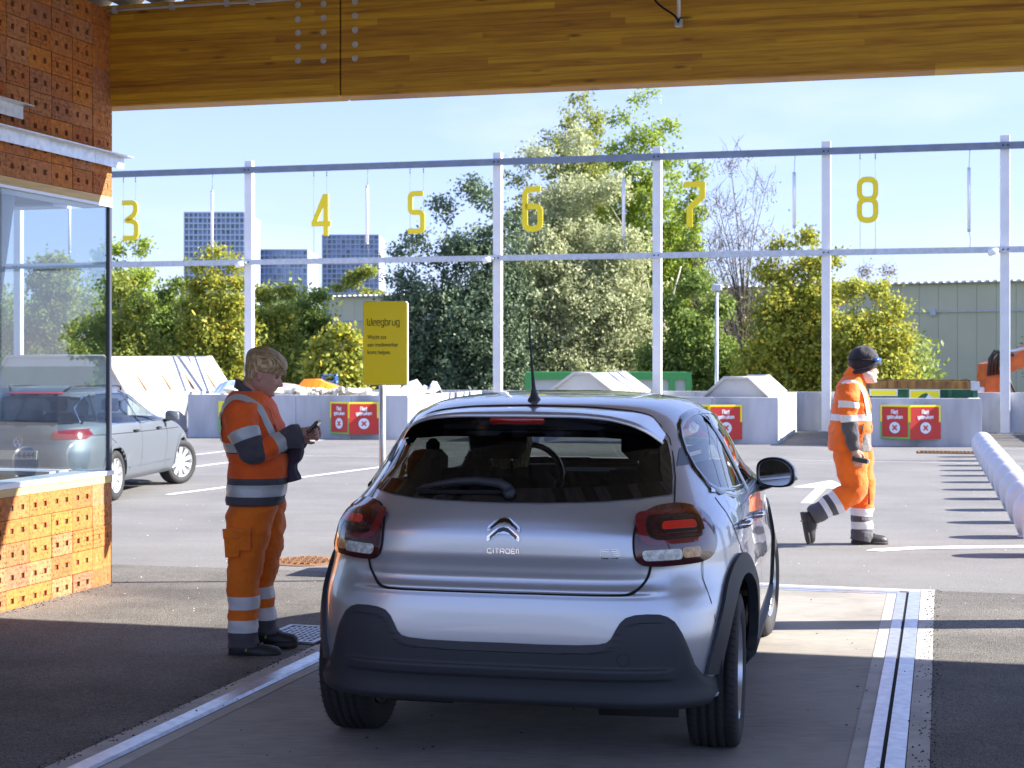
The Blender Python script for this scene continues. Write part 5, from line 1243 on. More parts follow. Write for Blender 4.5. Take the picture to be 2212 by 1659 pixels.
for x, y, st in ((-.79, 0, 0), (.79, 0, 0), (-.79, 2.79, -.42), (.79, 2.79, -.42)): wheel(EST, x, y, r=.325, wd=.215, side=1 if x > 0 else -1, steer=st, rim_r=.235, spokes=10, style='single', cover=M_spk)
# ================================================================ trees
def leafmat(name, c1, c2, c3=None, tr=.48):
    m_, t, b = nmat(name); N, L = t.nodes, t.links; out = N['Material Output']; N.remove(b)
    gi = N.new('ShaderNodeNewGeometry'); cr = N.new('ShaderNodeValToRGB'); cr.color_ramp.elements[0].color = (*c1, 1); cr.color_ramp.elements[1].color = (*c2, 1)
    if c3: e = cr.color_ramp.elements.new(.85); e.color = (*c2, 1); cr.color_ramp.elements[2].color = (*c3, 1)
    L.new(gi.outputs['Random Per Island'], cr.inputs[0])
    d = N.new('ShaderNodeBsdfPrincipled'); d.inputs['Roughness'].default_value = .55; d.inputs['Specular IOR Level'].default_value = .35; L.new(cr.outputs[0], d.inputs['Base Color'])
    tl = N.new('ShaderNodeBsdfTranslucent'); L.new(cr.outputs[0], tl.inputs[0])
    mx = N.new('ShaderNodeMixShader'); mx.inputs[0].default_value = tr; L.new(d.outputs[0], mx.inputs[1]); L.new(tl.outputs[0], mx.inputs[2]); L.new(mx.outputs[0], out.inputs[0]); return m_
LEAF = {
 'birch': leafmat('birch_leaves', (.22, .29, .06), (.40, .43, .09), (.6, .5, .06)),
 'green': leafmat('green_leaves', (.15, .23, .05), (.33, .42, .1)),
 'dark': leafmat('dark_leaves', (.09, .14, .08), (.2, .27, .15), None, .25),
 'silver': leafmat('silver_willow_leaves', (.36, .40, .21), (.58, .61, .36), (.8, .77, .5)),
 'yellow': leafmat('autumn_leaves', (.26, .32, .06), (.5, .5, .08), (.85, .62, .06)),
 'lime': leafmat('lime_leaves', (.22, .32, .05), (.46, .54, .07)),
 'bare': leafmat('withered_leaves', (.2, .17, .12), (.33, .28, .2), None, .2),
 'under': leafmat('undergrowth_leaves', (.17, .24, .05), (.4, .46, .12)),
}
M_bark = mk('grey_bark', (.17, .14, .11), .9, var=.3, vs=6); M_birch = mk('birch_bark', (.55, .5, .42), .8, var=.35, vs=7, stretch=(1, 1, .4))
GZ = -1.5
def tree(label, xc, ytop, wpx, Y, kind, bark=None, n=9000, leaf=.13, base=None, lobes=None, trunks=1, low=.25, group='trees beyond the yard', seed=0, sparse=0, flat=1.0, tr=.12, name='tree'):
    rnd = random.Random(seed * 77 + int(xc)); bark = bark or M_bark
    if not sparse: n = int(n * 4.2); leaf *= 1.32
    top = at(xc, ytop, Y); H_ = top.z - GZ; R_ = wpx * Y / F / 2
    t = thing(name, label, 'tree', (top.x, Y, GZ), 0, group)
    # crown volume: blobs
    B = []
    if lobes:
        for lx, lt, lw in lobes:
            c = at(lx, lt, Y); r = lw * Y / F / 2 * 1.14; zt = c.z - GZ; zb = H_ * low; k = max(2, int((zt - zb) / (r * 1.1)))
            for i in range(k):
                f = i / max(1, k - 1); rr_ = r * (.62 + .55 * sin(pi * min(1, f * .9 + .15))) * (1 - .3 * f ** 3)
                B.append((Vector((c.x - top.x + rnd.uniform(-.15, .15) * r, rnd.uniform(-.4, .4) * r, zb + (zt - zb - rr_ * .9) * f)), rr_))
    else:
        k = 16
        for i in range(k):
            f = i / (k - 1); zz = H_ * low + (H_ * (1 - low)) * f; env = (sin(pi * min(1, .16 + f * .84)) ** .6) if f < .98 else .2
            r = R_ * rnd.uniform(.42, .6) * (1 - .3 * f); a = rnd.uniform(0, 2 * pi); q = max(0, R_ * env - r) * rnd.uniform(.5, 1)
            B.append((Vector((cos(a) * q, sin(a) * q * .7, min(zz, H_ - r * .8))), r))
    tot = sum(r ** 2 for _, r in B); vs = []; fs = []
    clumps = []
    for c, r in B:
        for j in range(max(6, int(n / 42 * r * r / tot))):
            d = Vector((rnd.gauss(0, 1), rnd.gauss(0, 1), rnd.gauss(0, 1))).normalized() * r * (rnd.uniform(.35, 1.08) if rnd.random() < .8 else rnd.uniform(.9, 1.3))
            d.z *= .85; clumps.append((c + d, d.normalized()))
    for p, d in clumps:
        cr_ = rnd.uniform(.22, .55) * (R_ / 3) ** .3 * (1 + sparse); m_ = int(rnd.uniform(26, 58) * (1 - sparse * .5))
        for _ in range(m_):
            q = p + Vector((rnd.gauss(0, 1), rnd.gauss(0, 1), rnd.gauss(0, .8))) * cr_ * .55
            if q.z < .15: continue
            s = leaf * rnd.uniform(.5, 1.15); nrm = (Vector((rnd.gauss(0, 1), rnd.gauss(0, 1), rnd.gauss(0, 1) + .4)) + d * .8).normalized(); a = nrm.orthogonal().normalized(); a.rotate(Matrix.Rotation(rnd.uniform(0, 6.28), 3, nrm)); b_ = nrm.cross(a)
            k = len(vs); vs += [q + a * s * .5, q + b_ * s * .28, q - a * s * .5, q - b_ * s * .28]; fs.append((k, k + 1, k + 2, k + 3))
    me = bpy.data.meshes.new('crown'); me.from_pydata([tuple(v) for v in vs], [], fs); me.materials.append(LEAF[kind]); o = bpy.data.objects.new('crown', me); C.objects.link(o); o.parent = t
    b = MB()
    for k in range(trunks):
        dx = (k - (trunks - 1) / 2) * R_ * .35 * (trunks > 1) + rnd.uniform(-.1, .1); p0 = Vector((dx * .5, rnd.uniform(-.2, .2) * (trunks > 1), 0)); hh = H_ * rnd.uniform(.55, .74)
        pts = [p0 + Vector((dx * f * 1.2 + sin(f * 5 + k) * .12 * R_ / 2, 0, hh * f)) for f in [i / 8 for i in range(9)]]
        b.tube(pts, [tr * (1 - .85 * i / 8) + .01 for i in range(9)], bark, 7)
        cl = rnd.sample(clumps, min(len(clumps), 22 if not sparse else 90))
        for q, d in cl:
            f = min(.9, max(.15, (q.z / H_) - rnd.uniform(.1, .25))); i = f * 8; s0 = pts[int(i)].lerp(pts[min(8, int(i) + 1)], i - int(i)); mid = s0.lerp(q, .5) + Vector((0, 0, .12 * (q - s0).length)); b.tube([s0, mid, q], [tr * .35 * (1 - f) + .012, tr * .2 * (1 - f) + .01, .007], bark, 5, cap=False)
    if sparse:
        for q, d in clumps:
            for _ in range(5): s0 = q + Vector((rnd.gauss(0, .3), rnd.gauss(0, .3), rnd.gauss(0, .3))); e = s0 + (Vector((rnd.gauss(0, .35), rnd.gauss(0, .35), rnd.uniform(.2, .9))) * .8); b.tube([s0, s0.lerp(e, .5) + Vector((rnd.gauss(0, .04), 0, 0)), e], [.012, .009, .005], bark, 4, cap=False)
    b.build('trunk', None, t); return t
tree('bright green tree at the office corner, tip reaching under the number 3', 285, 512, 125, 58, 'lime', n=9000, lobes=[(262, 530, 60), (312, 515, 80), (270, 590, 110)], seed=1, low=.1)
tree('pale green weeping birch leaning by the office corner', 262, 590, 120, 52, 'birch', M_birch, n=8000, lobes=[(262, 592, 100), (310, 640, 90)], trunks=2, seed=2, low=.08)
tree('dull green tree between the office corner and the yellowing birch', 372, 610, 110, 56, 'green', n=9000, lobes=[(350, 625, 70), (390, 600, 60)], seed=3, low=.08)
tree('tall yellowing birch just left of the post behind the standing worker', 460, 538, 140, 52, 'yellow', M_birch, n=11000, lobes=[(420, 560, 60), (460, 538, 70), (510, 555, 60)], trunks=4, seed=4, low=.06, tr=.07)
tree('yellow green birch in front of the middle tower block', 588, 612, 110, 54, 'birch', M_birch, n=9000, lobes=[(570, 622, 70), (620, 615, 60)], trunks=3, seed=5, low=.06, tr=.07)
tree('light green birch in front of the gap between two tower blocks', 672, 628, 110, 56, 'green', M_birch, n=9000, lobes=[(650, 650, 60), (690, 628, 60)], trunks=2, seed=6, low=.06)
tree('pale rounded tree above the left end of the warehouse roof', 785, 572, 130, 125, 'birch', n=8000, leaf=.26, lobes=[(760, 590, 70), (795, 572, 80), (725, 612, 40)], seed=7, low=.3, name='tree')
tree('small yellow maple left of the yellow sign', 728, 706, 110, 44, 'yellow', n=5200, leaf=.16, lobes=[(690, 730, 60), (728, 706, 60), (765, 715, 46)], seed=8, low=.15)
tree('broad dark blue green tree between the numbers 5 and 6', 985, 385, 250, 54, 'dark', n=24000, lobes=[(1030, 380, 130), (965, 420, 130), (905, 500, 120), (855, 525, 80), (1010, 500, 170), (960, 620, 160), (1062, 395, 130), (1088, 460, 130), (1090, 560, 120)], seed=9, low=.06, trunks=2, tr=.2)
tree('tall silver leaved willow behind the number 6', 1255, 285, 300, 56, 'silver', M_birch, n=36000, lobes=[(1165, 320, 130), (1245, 275, 140), (1320, 370, 150), (1210, 450, 170), (1355, 500, 130), (1120, 560, 110), (1290, 600, 200)], trunks=6, seed=10, low=.08, tr=.09)
tree('green topped tree rising highest behind the silver willow', 1252, 192, 120, 62, 'birch', n=12000, lobes=[(1248, 190, 100), (1225, 235, 110), (1280, 230, 80), (1195, 280, 130), (1290, 250, 100), (1120, 370, 90)], seed=11, low=.35)
tree('tall bright green tree reaching under the beam left of the number 7', 1392, 190, 170, 60, 'lime', n=26000, lobes=[(1380, 188, 110), (1345, 235, 110), (1435, 245, 120), (1395, 270, 150), (1330, 300, 110), (1400, 350, 170), (1465, 400, 100), (1420, 540, 190)], trunks=2, seed=12, low=.05, tr=.16)
tree('slim green poplar behind the number 7', 1500, 360, 80, 57, 'lime', n=7000, lobes=[(1502, 362, 40), (1490, 440, 60), (1485, 520, 80)], seed=13, low=.1)
tree('bushy green tree low behind the number 7', 1490, 600, 190, 50, 'green', n=14000, lobes=[(1440, 640, 110), (1500, 590, 110), (1560, 640, 110)], seed=14, low=.04, trunks=3)
tree('grey nearly leafless tree between the numbers 7 and 8', 1600, 332, 150, 52, 'bare', n=9000, leaf=.085, lobes=[(1590, 332, 120), (1630, 390, 130), (1560, 430, 100), (1610, 500, 170), (1550, 540, 90)], sparse=.8, seed=15, low=.32, tr=.1)
tree('yellow green tree behind the post left of the walking worker', 1715, 500, 220, 48, 'yellow', n=15000, lobes=[(1690, 510, 80), (1745, 488, 90), (1790, 540, 90), (1650, 570, 90), (1720, 640, 170)], trunks=5, seed=16, low=.1, tr=.1)
tree('autumn yellow tree right behind the walking worker', 1875, 600, 190, 47, 'yellow', n=14000, leaf=.12, lobes=[(1840, 600, 110), (1900, 610, 90), (1935, 650, 80), (1880, 690, 140)], trunks=4, seed=17, low=.08, tr=.1)
tree('thin grey green tree above the warehouse roof', 1885, 572, 110, 130, 'bare', n=2400, leaf=.25, lobes=[(1870, 575, 50), (1910, 580, 50)], sparse=.6, seed=18, low=.4)
tree('green tree beyond the right edge of the yard', 2330, 500, 240, 50, 'green', n=8000, seed=19, low=.1)
tree('green tree seen only through the office window', 120, 560, 200, 55, 'birch', n=9000, seed=20, low=.08)
tree('dark tree seen only through the office window', -60, 540, 220, 56, 'green', n=8000, seed=21, low=.08)
tree('tall tree far to the right outside the picture', 2900, 420, 300, 50, 'lime', n=8000, leaf=.2, seed=22, low=.08)
tree('wide tree far to the right outside the picture', 3500, 450, 320, 46, 'green', n=8000, leaf=.2, seed=23, low=.08)
# undergrowth
rnd = random.Random(5); vs = []; fs = []
for i in range(6500):
    x = rnd.uniform(-150, 2000); Y = rnd.uniform(60, 64)
    hh = (4.1 + 1.5 * noise.noise((x * .02, 3, 0)) + rnd.uniform(-.5, .9)) if x < 690 else (.9 + rnd.uniform(-.4, .5)) if x < 900 else (2.3 + rnd.uniform(-.5, .9) + noise.noise((x * .03, 1, 0)))
    c = at(x, HY, Y)
    for j in range(16):
        q = Vector((c.x + rnd.gauss(0, .35), Y + rnd.gauss(0, .4), GZ + rnd.random() ** .6 * (hh + 1.1))); s = rnd.uniform(.07, .17)
        nrm = Vector((rnd.gauss(0, 1), rnd.gauss(0, 1) - .5, rnd.gauss(0, 1) + .5)).normalized(); a = nrm.orthogonal().normalized(); a.rotate(Matrix.Rotation(rnd.uniform(0, 6.28), 3, nrm)); b_ = nrm.cross(a); k = len(vs)
        vs += [q + a * s, q + b_ * s * .5, q - a * s, q - b_ * s * .5]; fs.append((k, k + 1, k + 2, k + 3))
me = bpy.data.meshes.new('undergrowth'); me.from_pydata([tuple(v) for v in vs], [], fs); me.materials.append(LEAF['under']); o = bpy.data.objects.new('undergrowth', me); C.objects.link(o); tag(o, 'dense green undergrowth between the trees beyond the yard', 'undergrowth', kind='stuff')

# ================================================================ warehouse, towers, street lamp
M_ware = mk('olive_cladding', (.54, .52, .36), .6, var=.04, vs=.5); M_wroof = mk('pale_roof_edge', (.78, .78, .72), .6)
wa_, wb_ = Vector((-11.9, 100, GZ)), Vector((36, 75.5, GZ)); wd_ = (wb_ - wa_).normalized(); wn_ = Vector((wd_.y, -wd_.x, 0)); WL = (wb_ - wa_).length; WH = 5.75 - GZ
WR = thing('warehouse', 'long olive green metal warehouse behind the trees', 'warehouse', wa_, atan2(wd_.y, wd_.x))
b = MB(); k = 0
while k < WL:
    b.box((k + .5, 0, WH / 2), (.985, .08, WH), M_ware); k += 1.0
b.box((WL / 2, 10, WH / 2 - .1), (WL, 19.9, WH - .2), M_ware); b.build('wall', None, WR)
b = MB(); k = 0
while k < WL: b.box((k, -.05, WH + .06), (.22, .5, .12), M_wroof); k += .4
b.box((WL / 2, 9.9, WH + .03), (WL + .4, 20.4, .06), M_wroof); b.build('roof', None, WR)
b = MB(); b.box((WL / 2, -.12, 4.0 - GZ + .25), (WL, .06, .06), M_galvd); b.box((WL * .72, -.15, 4.0 - GZ + .2), (.3, .15, .3), M_galvd); b.build('pipe', None, WR)
def tower(label, x0, x1, yt, Y, nf, nw, wall, gl, Wd=26, side=.12):
    p0, p1 = at(x0, yt, Y), at(x1, yt, Y); W = p1.x - p0.x; t = thing('tower_block', label, 'tower block', ((p0.x + p1.x) / 2, Y, GZ), 0, 'far tower blocks'); H_ = p0.z - GZ
    b = MB(); b.box((0, Wd / 2, H_ / 2), (W, Wd, H_), wall); fh = H_ / nf
    for i in range(nf + 1): b.box((0, -.35, min(H_ - .2, i * fh)), (W, .7, fh * .24), wall)
    for j in range(nw + 1): b.box((-W / 2 + W * j / nw, -.3, H_ / 2), (W / nw * .24, .6, H_), wall)
    b.build('wall', None, t)
    for i in range(nf):
        for j in range(nw):
            if H_ - i * fh > 62: continue
        pass
    b = MB()
    for i in range(nf):
        z = H_ - (i + .5) * fh
        for j in range(nw): b.add([(-W / 2 + W * (j + .12) / nw, -.06, z - fh * .38), (-W / 2 + W * (j + .88) / nw, -.06, z - fh * .38), (-W / 2 + W * (j + .88) / nw, -.06, z + fh * .38), (-W / 2 + W * (j + .12) / nw, -.06, z + fh * .38)], [(0, 1, 2, 3)], gl)
    o = b.build('windows', None, t); o['kind'] = 'stuff'
    return t
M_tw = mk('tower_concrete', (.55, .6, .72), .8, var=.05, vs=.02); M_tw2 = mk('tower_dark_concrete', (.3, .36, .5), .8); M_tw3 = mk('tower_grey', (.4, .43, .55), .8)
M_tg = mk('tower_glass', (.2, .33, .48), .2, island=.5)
tower('pale grey tower block with many windows below the number 3 lamp', 399, 528, 458, 420, 28, 13, M_tw, M_tg)
tower('dark blue lower tower block right of the post', 553, 664, 539, 460, 20, 12, M_tw2, M_tg)
tower('grey tower block under the number 4', 697, 818, 507, 520, 28, 12, M_tw3, M_tg)
sl = thing('street_lamp', 'grey street lamp with a square head between the numbers 7 and 8', 'street lamp', (at(1548, 700, 44).x, 44, GZ))
b = MB(); zt = at(0, 625, 44).z - GZ; b.tube([(0, 0, 0), (0, 0, zt)], [.06, .045], M_galvd, 10); b.build('pole', None, sl)
b = MB(); b.box((0, 0, zt + .05), (.26, .3, .2), M_galvd, bev=.03); b.build('lamp_head', None, sl)

# ================================================================ containers, skips and heaps behind the barriers
M_skw = mk('white_skip_paint', (.55, .54, .5), .6, var=.08, vs=1.5, bump=.1, bs=6); M_rustl = mk('rust_streak', (.35, .17, .05), .85)
def skip(name, label, a0, a1, qa, qb_, zt, zb=.3, sl_=.6, both=True, mat=None, rust=False, group='white waste skips in the bays'):
    """container running away from the camera; a0..a1 at wall-top height, sloping in to the rim at zt"""
    t = thing(name, label, 'skip', wq((a0 + a1) / 2, qa), -WA, group); mat = mat or M_skw
    w_ = (a1 - a0) / 2; s = (zt - HW) * sl_; b = MB()
    pr = [(-w_, zb), (w_, zb), (w_, HW), (w_ - s, zt), ((-w_ + s) if both else -w_ - s * 0, zt), (-w_, HW)]
    b.prism([(x, 0, z) for x, z in pr], (0, qb_ - qa, 0), mat); b.build('tub', None, t)
    b = MB()
    loop = [(w_, HW + .01), (w_ - s, zt), ((-w_ + s) if both else -w_, zt), (-w_, HW + .01)]
    for yy in (-.03, qb_ - qa): b.tube([(x, yy, z) for x, z in loop], .035, mat, 6)
    if rust:
        for yy in [.9 + k * 1.15 for k in range(int((qb_ - qa) / 1.15) - 0)]:
            b.beam((w_ + .005, yy, HW + .05), (w_ - s + .005, yy, zt - .05), .05, .016, M_rustl, up=(1, 0, .7))
        b.beam((w_ + .02, -.03, HW), (w_ - s + .02, -.03, zt), .05, .02, M_rustl, up=(1, 0, .7))
    b.build('rim', None, t); return t
aS = aA - 1.48
skip('waste_skip', 'large sunlit white skip with sloping side and rust streaks behind the grey parked car', aS - 3.3, aS, 29.2, 34.4, 1.66, sl_=.65, rust=True)
def atq(x, q): return AX.dot(onq(x, q))
skip('waste_skip', 'white sloping skip end in front of the green trimmed cabin', atq(1180, 30.2), atq(1335, 30.2), 30.2, 34.3, 1.31, sl_=1.3)
skip('waste_skip', 'white sloping skip end between the silver car and the walking worker', atq(1522, 29.35), aC - .21, 29.35, 34.3, 1.235, sl_=1.05)
# site cabin with green frame
M_cgrn = mk('cabin_green', (.07, .36, .1), .5); M_cab = mk('cabin_panel', (.62, .64, .66), .6, var=.03, vs=3)
Yc = 43; p0, p1 = at(1134, 804, Yc), at(1493, 804, Yc); Wc = p1.x - p0.x
cb = thing('site_cabin', 'long light grey site cabin with bright green frame behind the barrier', 'cabin', ((p0.x + p1.x) / 2, Yc, GZ), radians(-2)); Hc = p0.z - GZ
b = MB(); b.box((0, 1.2, Hc / 2), (Wc - .1, 2.3, Hc - .1), M_cab); b.build('panel_wall', None, cb)
b = MB(); b.box((0, 0, Hc - .1), (Wc, .16, .2), M_cgrn); b.box((0, 2.4, Hc - .1), (Wc, .16, .2), M_cgrn)
for x in (-Wc / 2 + .08, Wc / 2 - .08, Wc / 2 - .55): b.box((x, .0, Hc / 2 - .1), (.17, .17, Hc - .2), M_cgrn)
for s in (-1, 1): b.box((s * (Wc / 2 - .08), 1.2, Hc - .1), (.15, 2.2, .19), M_cgrn)
b.build('green_frame', None, cb)
# green skip with rusty rim and yellow plates
M_gsk = mk('skip_green', (.02, .14, .07), .55, var=.2, vs=3); M_rsk = mk('rusted_rim', (.42, .22, .05), .8, col2=(.16, .07, .03), vs=3, stretch=(3, 1, .6))
a0, a1 = atq(1868, 30), atq(2112, 30); gs = thing('green_skip', 'green skip with rusty rim and yellow plates right of the walking worker', 'skip', wq((a0 + a1) / 2, 30), -WA); w_ = (a1 - a0) / 2
b = MB(); b.box((0, 2, .62), (2 * w_, 4, .8), M_gsk)
for x in (-w_ + .06, -.22, .0, w_ - .5, w_ - .06): b.box((x, -.04, .62), (.07, .08, .8), M_gsk)
b.build('tub', None, gs)
b = MB(); vs_ = [(-w_, -.06, 1.03), (w_ - .12, -.06, 1.03), (w_ - .12, -.06, 1.17), (-w_ + .5, -.06, 1.19), (-w_ + .1, -.06, 1.14), (-w_, -.06, 1.1)]; b.prism(vs_, (0, .14, 0), M_rsk); b.box((w_ - .05, 0, 1.09), (.16, .3, .16), M_galvd); b.build('rusty_rim', None, gs); b = MB(); b.box((0, 4, 1.1), (2 * w_, .12, .14), M_rsk); b.build('rusty_rim', None, gs)
b = MB(); x1 = atq(1905, 30) - (a0 + a1) / 2; b.box((x1 + .03, -.085, .96), (.52, .012, .13), M_wht); b.box((x1 + .03, -.093, .96), (.47, .006, .09), M_yel)
x2 = atq(1997, 30) - (a0 + a1) / 2; b.box((x2, -.085, .86), (.56, .012, .32), M_wht); b.box((x2, -.093, .86), (.52, .006, .28), M_yel); b.prism([(x2 - .16, -.099, .83), (x2 + .2, -.099, .83), (x2 + .03, -.099, .96), (x2 - .05, -.099, .93)], (0, .004, 0), M_gsk); b.prism([(x2 + .0, -.103, .83), (x2 + .2, -.103, .83), (x2 + .07, -.103, .94)], (0, .003, 0), M_wht)
b.build('yellow_plate', None, gs)
# orange excavator at the right edge
M_org = mk('machine_orange', (.62, .13, .02), .5, var=.2, vs=4); M_hyd = mk('hydraulic_black', (.03, .03, .035), .5)
Ye = 38; ex = thing('orange_excavator', 'orange excavator with raised boom behind the right hand post', 'excavator', (at(2150, 800, Ye).x, Ye, GZ))
e0 = at(2150, 800, Ye); e_ = lambda x, y, d=0: Vector((at(x, y, Ye).x - e0.x, d, at(x, y, Ye).z - GZ))
b = MB(); b.prism([e_(2128, 848), e_(2134, 786), e_(2160, 780), e_(2170, 848)], (0, .8, 0), M_org); b.prism([e_(2150, 776, -.1), e_(2190, 768, -.1), e_(2330, 660, -.1), e_(2345, 690, -.1), e_(2230, 786, -.1), e_(2160, 812, -.1)], (0, .55, 0), M_org); b.build('boom', None, ex)
b = MB(); b.box((e_(2200, 850).x, .6, .9), (3.4, 2.4, 1.7), M_org, bev=.15); b.box((e_(2080, 845).x + .1, .8, e_(0, 842).z), (1.2, .5, .25), M_org, bev=.04); b.build('body', None, ex)
b = MB()
for k in range(5): x = 2133 + k * 7; b.tube([e_(x, 812 - k, -.05), e_(x + 1, 775 - k % 2 * 4, -.12), e_(x + 10, 757 + k, -.2), e_(x + 24, 768, -.15)], .035, M_hyd, 6)
b.tube([e_(2178, 760, -.15), e_(2230, 748, -.15), e_(2330, 690, -.15)], .05, M_galv, 8); b.build('hydraulic_hoses', None, ex)
b = MB(); b.box((e_(2100, 843).x, .3, e_(0, 846).z), (.7, .5, .22), M_wht, bev=.03); b.build('white_cover', None, ex); b = MB(); b.lathe(e_(2060, 832), [(.07, -.2), (.07, .0), (.06, .08)], mk('beacon_red', (.5, .02, .03), .3), 12); b.build('beacon', None, ex); b = MB(); b.box(e_(2083, 836), (.18, .2, .4), M_hyd, M=Matrix.Rotation(.4, 3, 'Y'), bev=.03); b.build('black_bracket', None, ex); b = MB(); b.tube([e_(2192, 848), e_(2183, 828), e_(2180, 820)], .03, M_hyd, 6); b.build('grab_rail', None, ex); b = MB(); b.box(e_(2035, 838), (.28, .2, .12), M_wht, bev=.03); b.build('work_lamp', None, ex)
# waste heaps in the bay behind the standing worker
def crumple(name, label, x, y, w_, h_, q, mat, seed, cat='waste', n=7, spike=.5):
    rnd = random.Random(seed); p = onq(x, q, y); b = MB(); W = w_ * p.y / F; H_ = h_ * p.y / F
    vs = []; fs = []
    for i in range(n + 1):
        for j in range(4):
            f = i / n; env = sin(pi * (.08 + .84 * f)) ** .5; vs.append(((f - .5) * W, (j - 1.5) * .35, -H_ * .3 + (H_ * 1.3 * env * (1 + rnd.uniform(-spike, spike) * .5) if j in (1, 2) else 0) ))
    for i in range(n):
        for j in range(3): fs.append((i * 4 + j, i * 4 + j + 1, (i + 1) * 4 + j + 1, (i + 1) * 4 + j))
    b.add(vs, fs, mat); o = b.build(name); o.location = p; o.rotation_euler = (0, 0, -WA)
    m_ = o.modifiers.new('thick', 'SOLIDIFY'); m_.thickness = .02
    tag(o, label, cat); return o
M_tarp = mk('orange_tarp', (.85, .26, .01), .45, bump=.4, bs=14); M_blues = mk('pale_blue_sheet', (.4, .5, .72), .5); M_wsh = mk('white_sheet', (.8, .8, .82), .4); M_crm = mk('cream_rubble', (.68, .62, .5), .8, island=.3)
crumple('blue_sheet', 'pale blue sheeting behind the standing worker', 505, 846, 70, 24, 31.5, M_blues, 1, spike=.1)
crumple('orange_tarpaulin', 'bright orange crumpled tarpaulin left of the yellow sign', 682, 846, 95, 26, 31.5, M_tarp, 2, spike=.4)
crumple('boat_hull', 'orange and lilac hull like shape beside the worker\'s chin', 615, 846, 80, 18, 31.0, mk('faded_orange', (.6, .3, .2), .5, col2=(.45, .42, .6), vs=3), 3, spike=.1)
crumple('white_sheet', 'folded white sheet just right of the yellow sign pole', 848, 856, 50, 30, 30.3, M_wsh, 4, spike=.3)
crumple('white_sheet', 'bent white panels near the corner of the left barrier', 895, 856, 60, 22, 30.5, M_wsh, 5, n=4, spike=1.2)
crumple('plastic_film', 'grey translucent film caught on the barrier corner', 930, 853, 36, 26, 31.5, mk('grey_film', (.55, .58, .62), .25), 6, n=4, spike=.8)
rnd = random.Random(9); b = MB()
for i in range(420):
    x = rnd.uniform(495, 800); p = onq(x, 29.35 + rnd.random() * 1.2, rnd.uniform(842, 858)); s = rnd.uniform(.04, .13)
    b.box(p, (s * rnd.uniform(1, 3.4), s, s * rnd.uniform(.5, 1)), M_crm, M=Matrix.Rotation(rnd.uniform(-.4, .4), 3, 'X') @ Matrix.Rotation(rnd.uniform(0, 3), 3, 'Z'), bev=.01)
o = b.build('rubble'); tag(o, 'pale broken rubble heaped just above the left barrier', 'rubble', kind='stuff')
b = MB(); b.box(wq((aA + aB) / 2, 31.6, .5), (aB - aA - .6, 4.2, .7), M_crm, rz=-WA); o = b.build('rubble_bed'); tag(o, 'cream rubble filling the bay behind the standing worker', 'rubble', kind='stuff')
rk = thing('blue_rack', 'light blue metal rack standing behind the small yellow maple', 'rack', (at(710, 800, 42).x, 42, GZ))
b = MB(); M_rk = mk('rack_blue', (.15, .3, .62), .5)
for x in (-.18, .18): 
    for y in (0, .4): b.box((x, y, 1.35), (.05, .05, 2.7), M_rk)
for z in (1.6, 1.9, 2.2, 2.5, 2.68): b.box((0, .2, z), (.42, .45, .04), M_rk)
b.build('frame', None, rk)
# ================================================================ row of white bollards
M_bol = mk('white_bollard_plastic', (.66, .66, .7), .32, var=.03, vs=6)
bol = thing('white_bollard', '', 'bollard', (0, 0, 0))
b = MB(); prof = [(.118, 0), (.12, .03), (.128, .035), (.152, .1), (.166, .17), (.167, .22)] + [(.167 * cos(a) ** .9, .22 + .185 * sin(a)) for a in [radians(k * 7.5) for k in range(1, 12)]]
b.lathe((0, 0, 0), prof, M_bol, 32); b.build('dome', None, bol)
b = MB(); b.lathe((0, 0, 0), [(.134, 0), (.134, .012)], M_galvd, 32); b.build('foot_ring', None, bol)
ys = [986.9, 995.5, 1005.7, 1016.3, 1027.6, 1041.4, 1057.6, 1077.5, 1101.6, 1128.3, 1160, 1200]
PN = G(2211, 1128.3); PF = Vector((7.62, 24.9, 0)); dd = (PF - PN) / (PF.y - PN.y)
nms = ['farthest from the camera', 'ninth from the near end', 'eighth from the near end', 'seventh from the near end', 'sixth from the near end', 'fifth from the near end', 'fourth from the near end', 'third from the near end', 'second from the near end', 'nearest one in the picture', 'just outside the right edge', 'second outside the right edge']
for i, y in enumerate(ys):
    Y = EYE * F / (y - HY); p = PN + dd * (Y - PN.y); o = bol if i == 0 else copy_tree(bol); o.location = p
    o['label'] = 'domed white bollard, ' + nms[i]; o['group'] = 'white bollards in a row at the right'; o['category'] = 'bollard'
# ================================================================ people
M_skin = mk('skin', (.52, .29, .21), .5, var=.06, vs=25); M_skin.node_tree.nodes['Principled BSDF'].inputs['Subsurface Weight'].default_value = .12; M_skin.node_tree.nodes['Principled BSDF'].inputs['Subsurface Radius'].default_value = (.01, .004, .002)
def cloth(name, col, var=.14, rough=.8): return mk(name, col, rough, var=var, vs=7, bump=.55, bs=17, sheen=.15, dist=.03)
M_hv = cloth('hivis_orange_red', (1.0, .135, .012)); M_hv2 = cloth('hivis_orange_trousers', (1.0, .2, .006)); M_hv3 = cloth('hivis_orange_bright', (.98, .16, .006)); M_gry = cloth('grey_workwear', (.085, .08, .095)); M_gry2 = cloth('mid_grey_workwear', (.2, .19, .19))
M_slv = mk('reflective_tape', (.56, .6, .6), .45, metal=.15, bump=.25, bs=24, var=.05, vs=8, dist=.01); M_slw = mk('reflective_tape_light', (.72, .73, .76), .45, bump=.2, bs=24)
M_shoe = mk('black_work_shoe', (.025, .026, .027), .5, bump=.3, bs=60); M_sole = mk('rubber_sole', (.05, .045, .04), .8); M_neon = mk('neon_loop', (.6, .9, .02), .5); M_nvy = cloth('navy_knit', (.012, .011, .02))
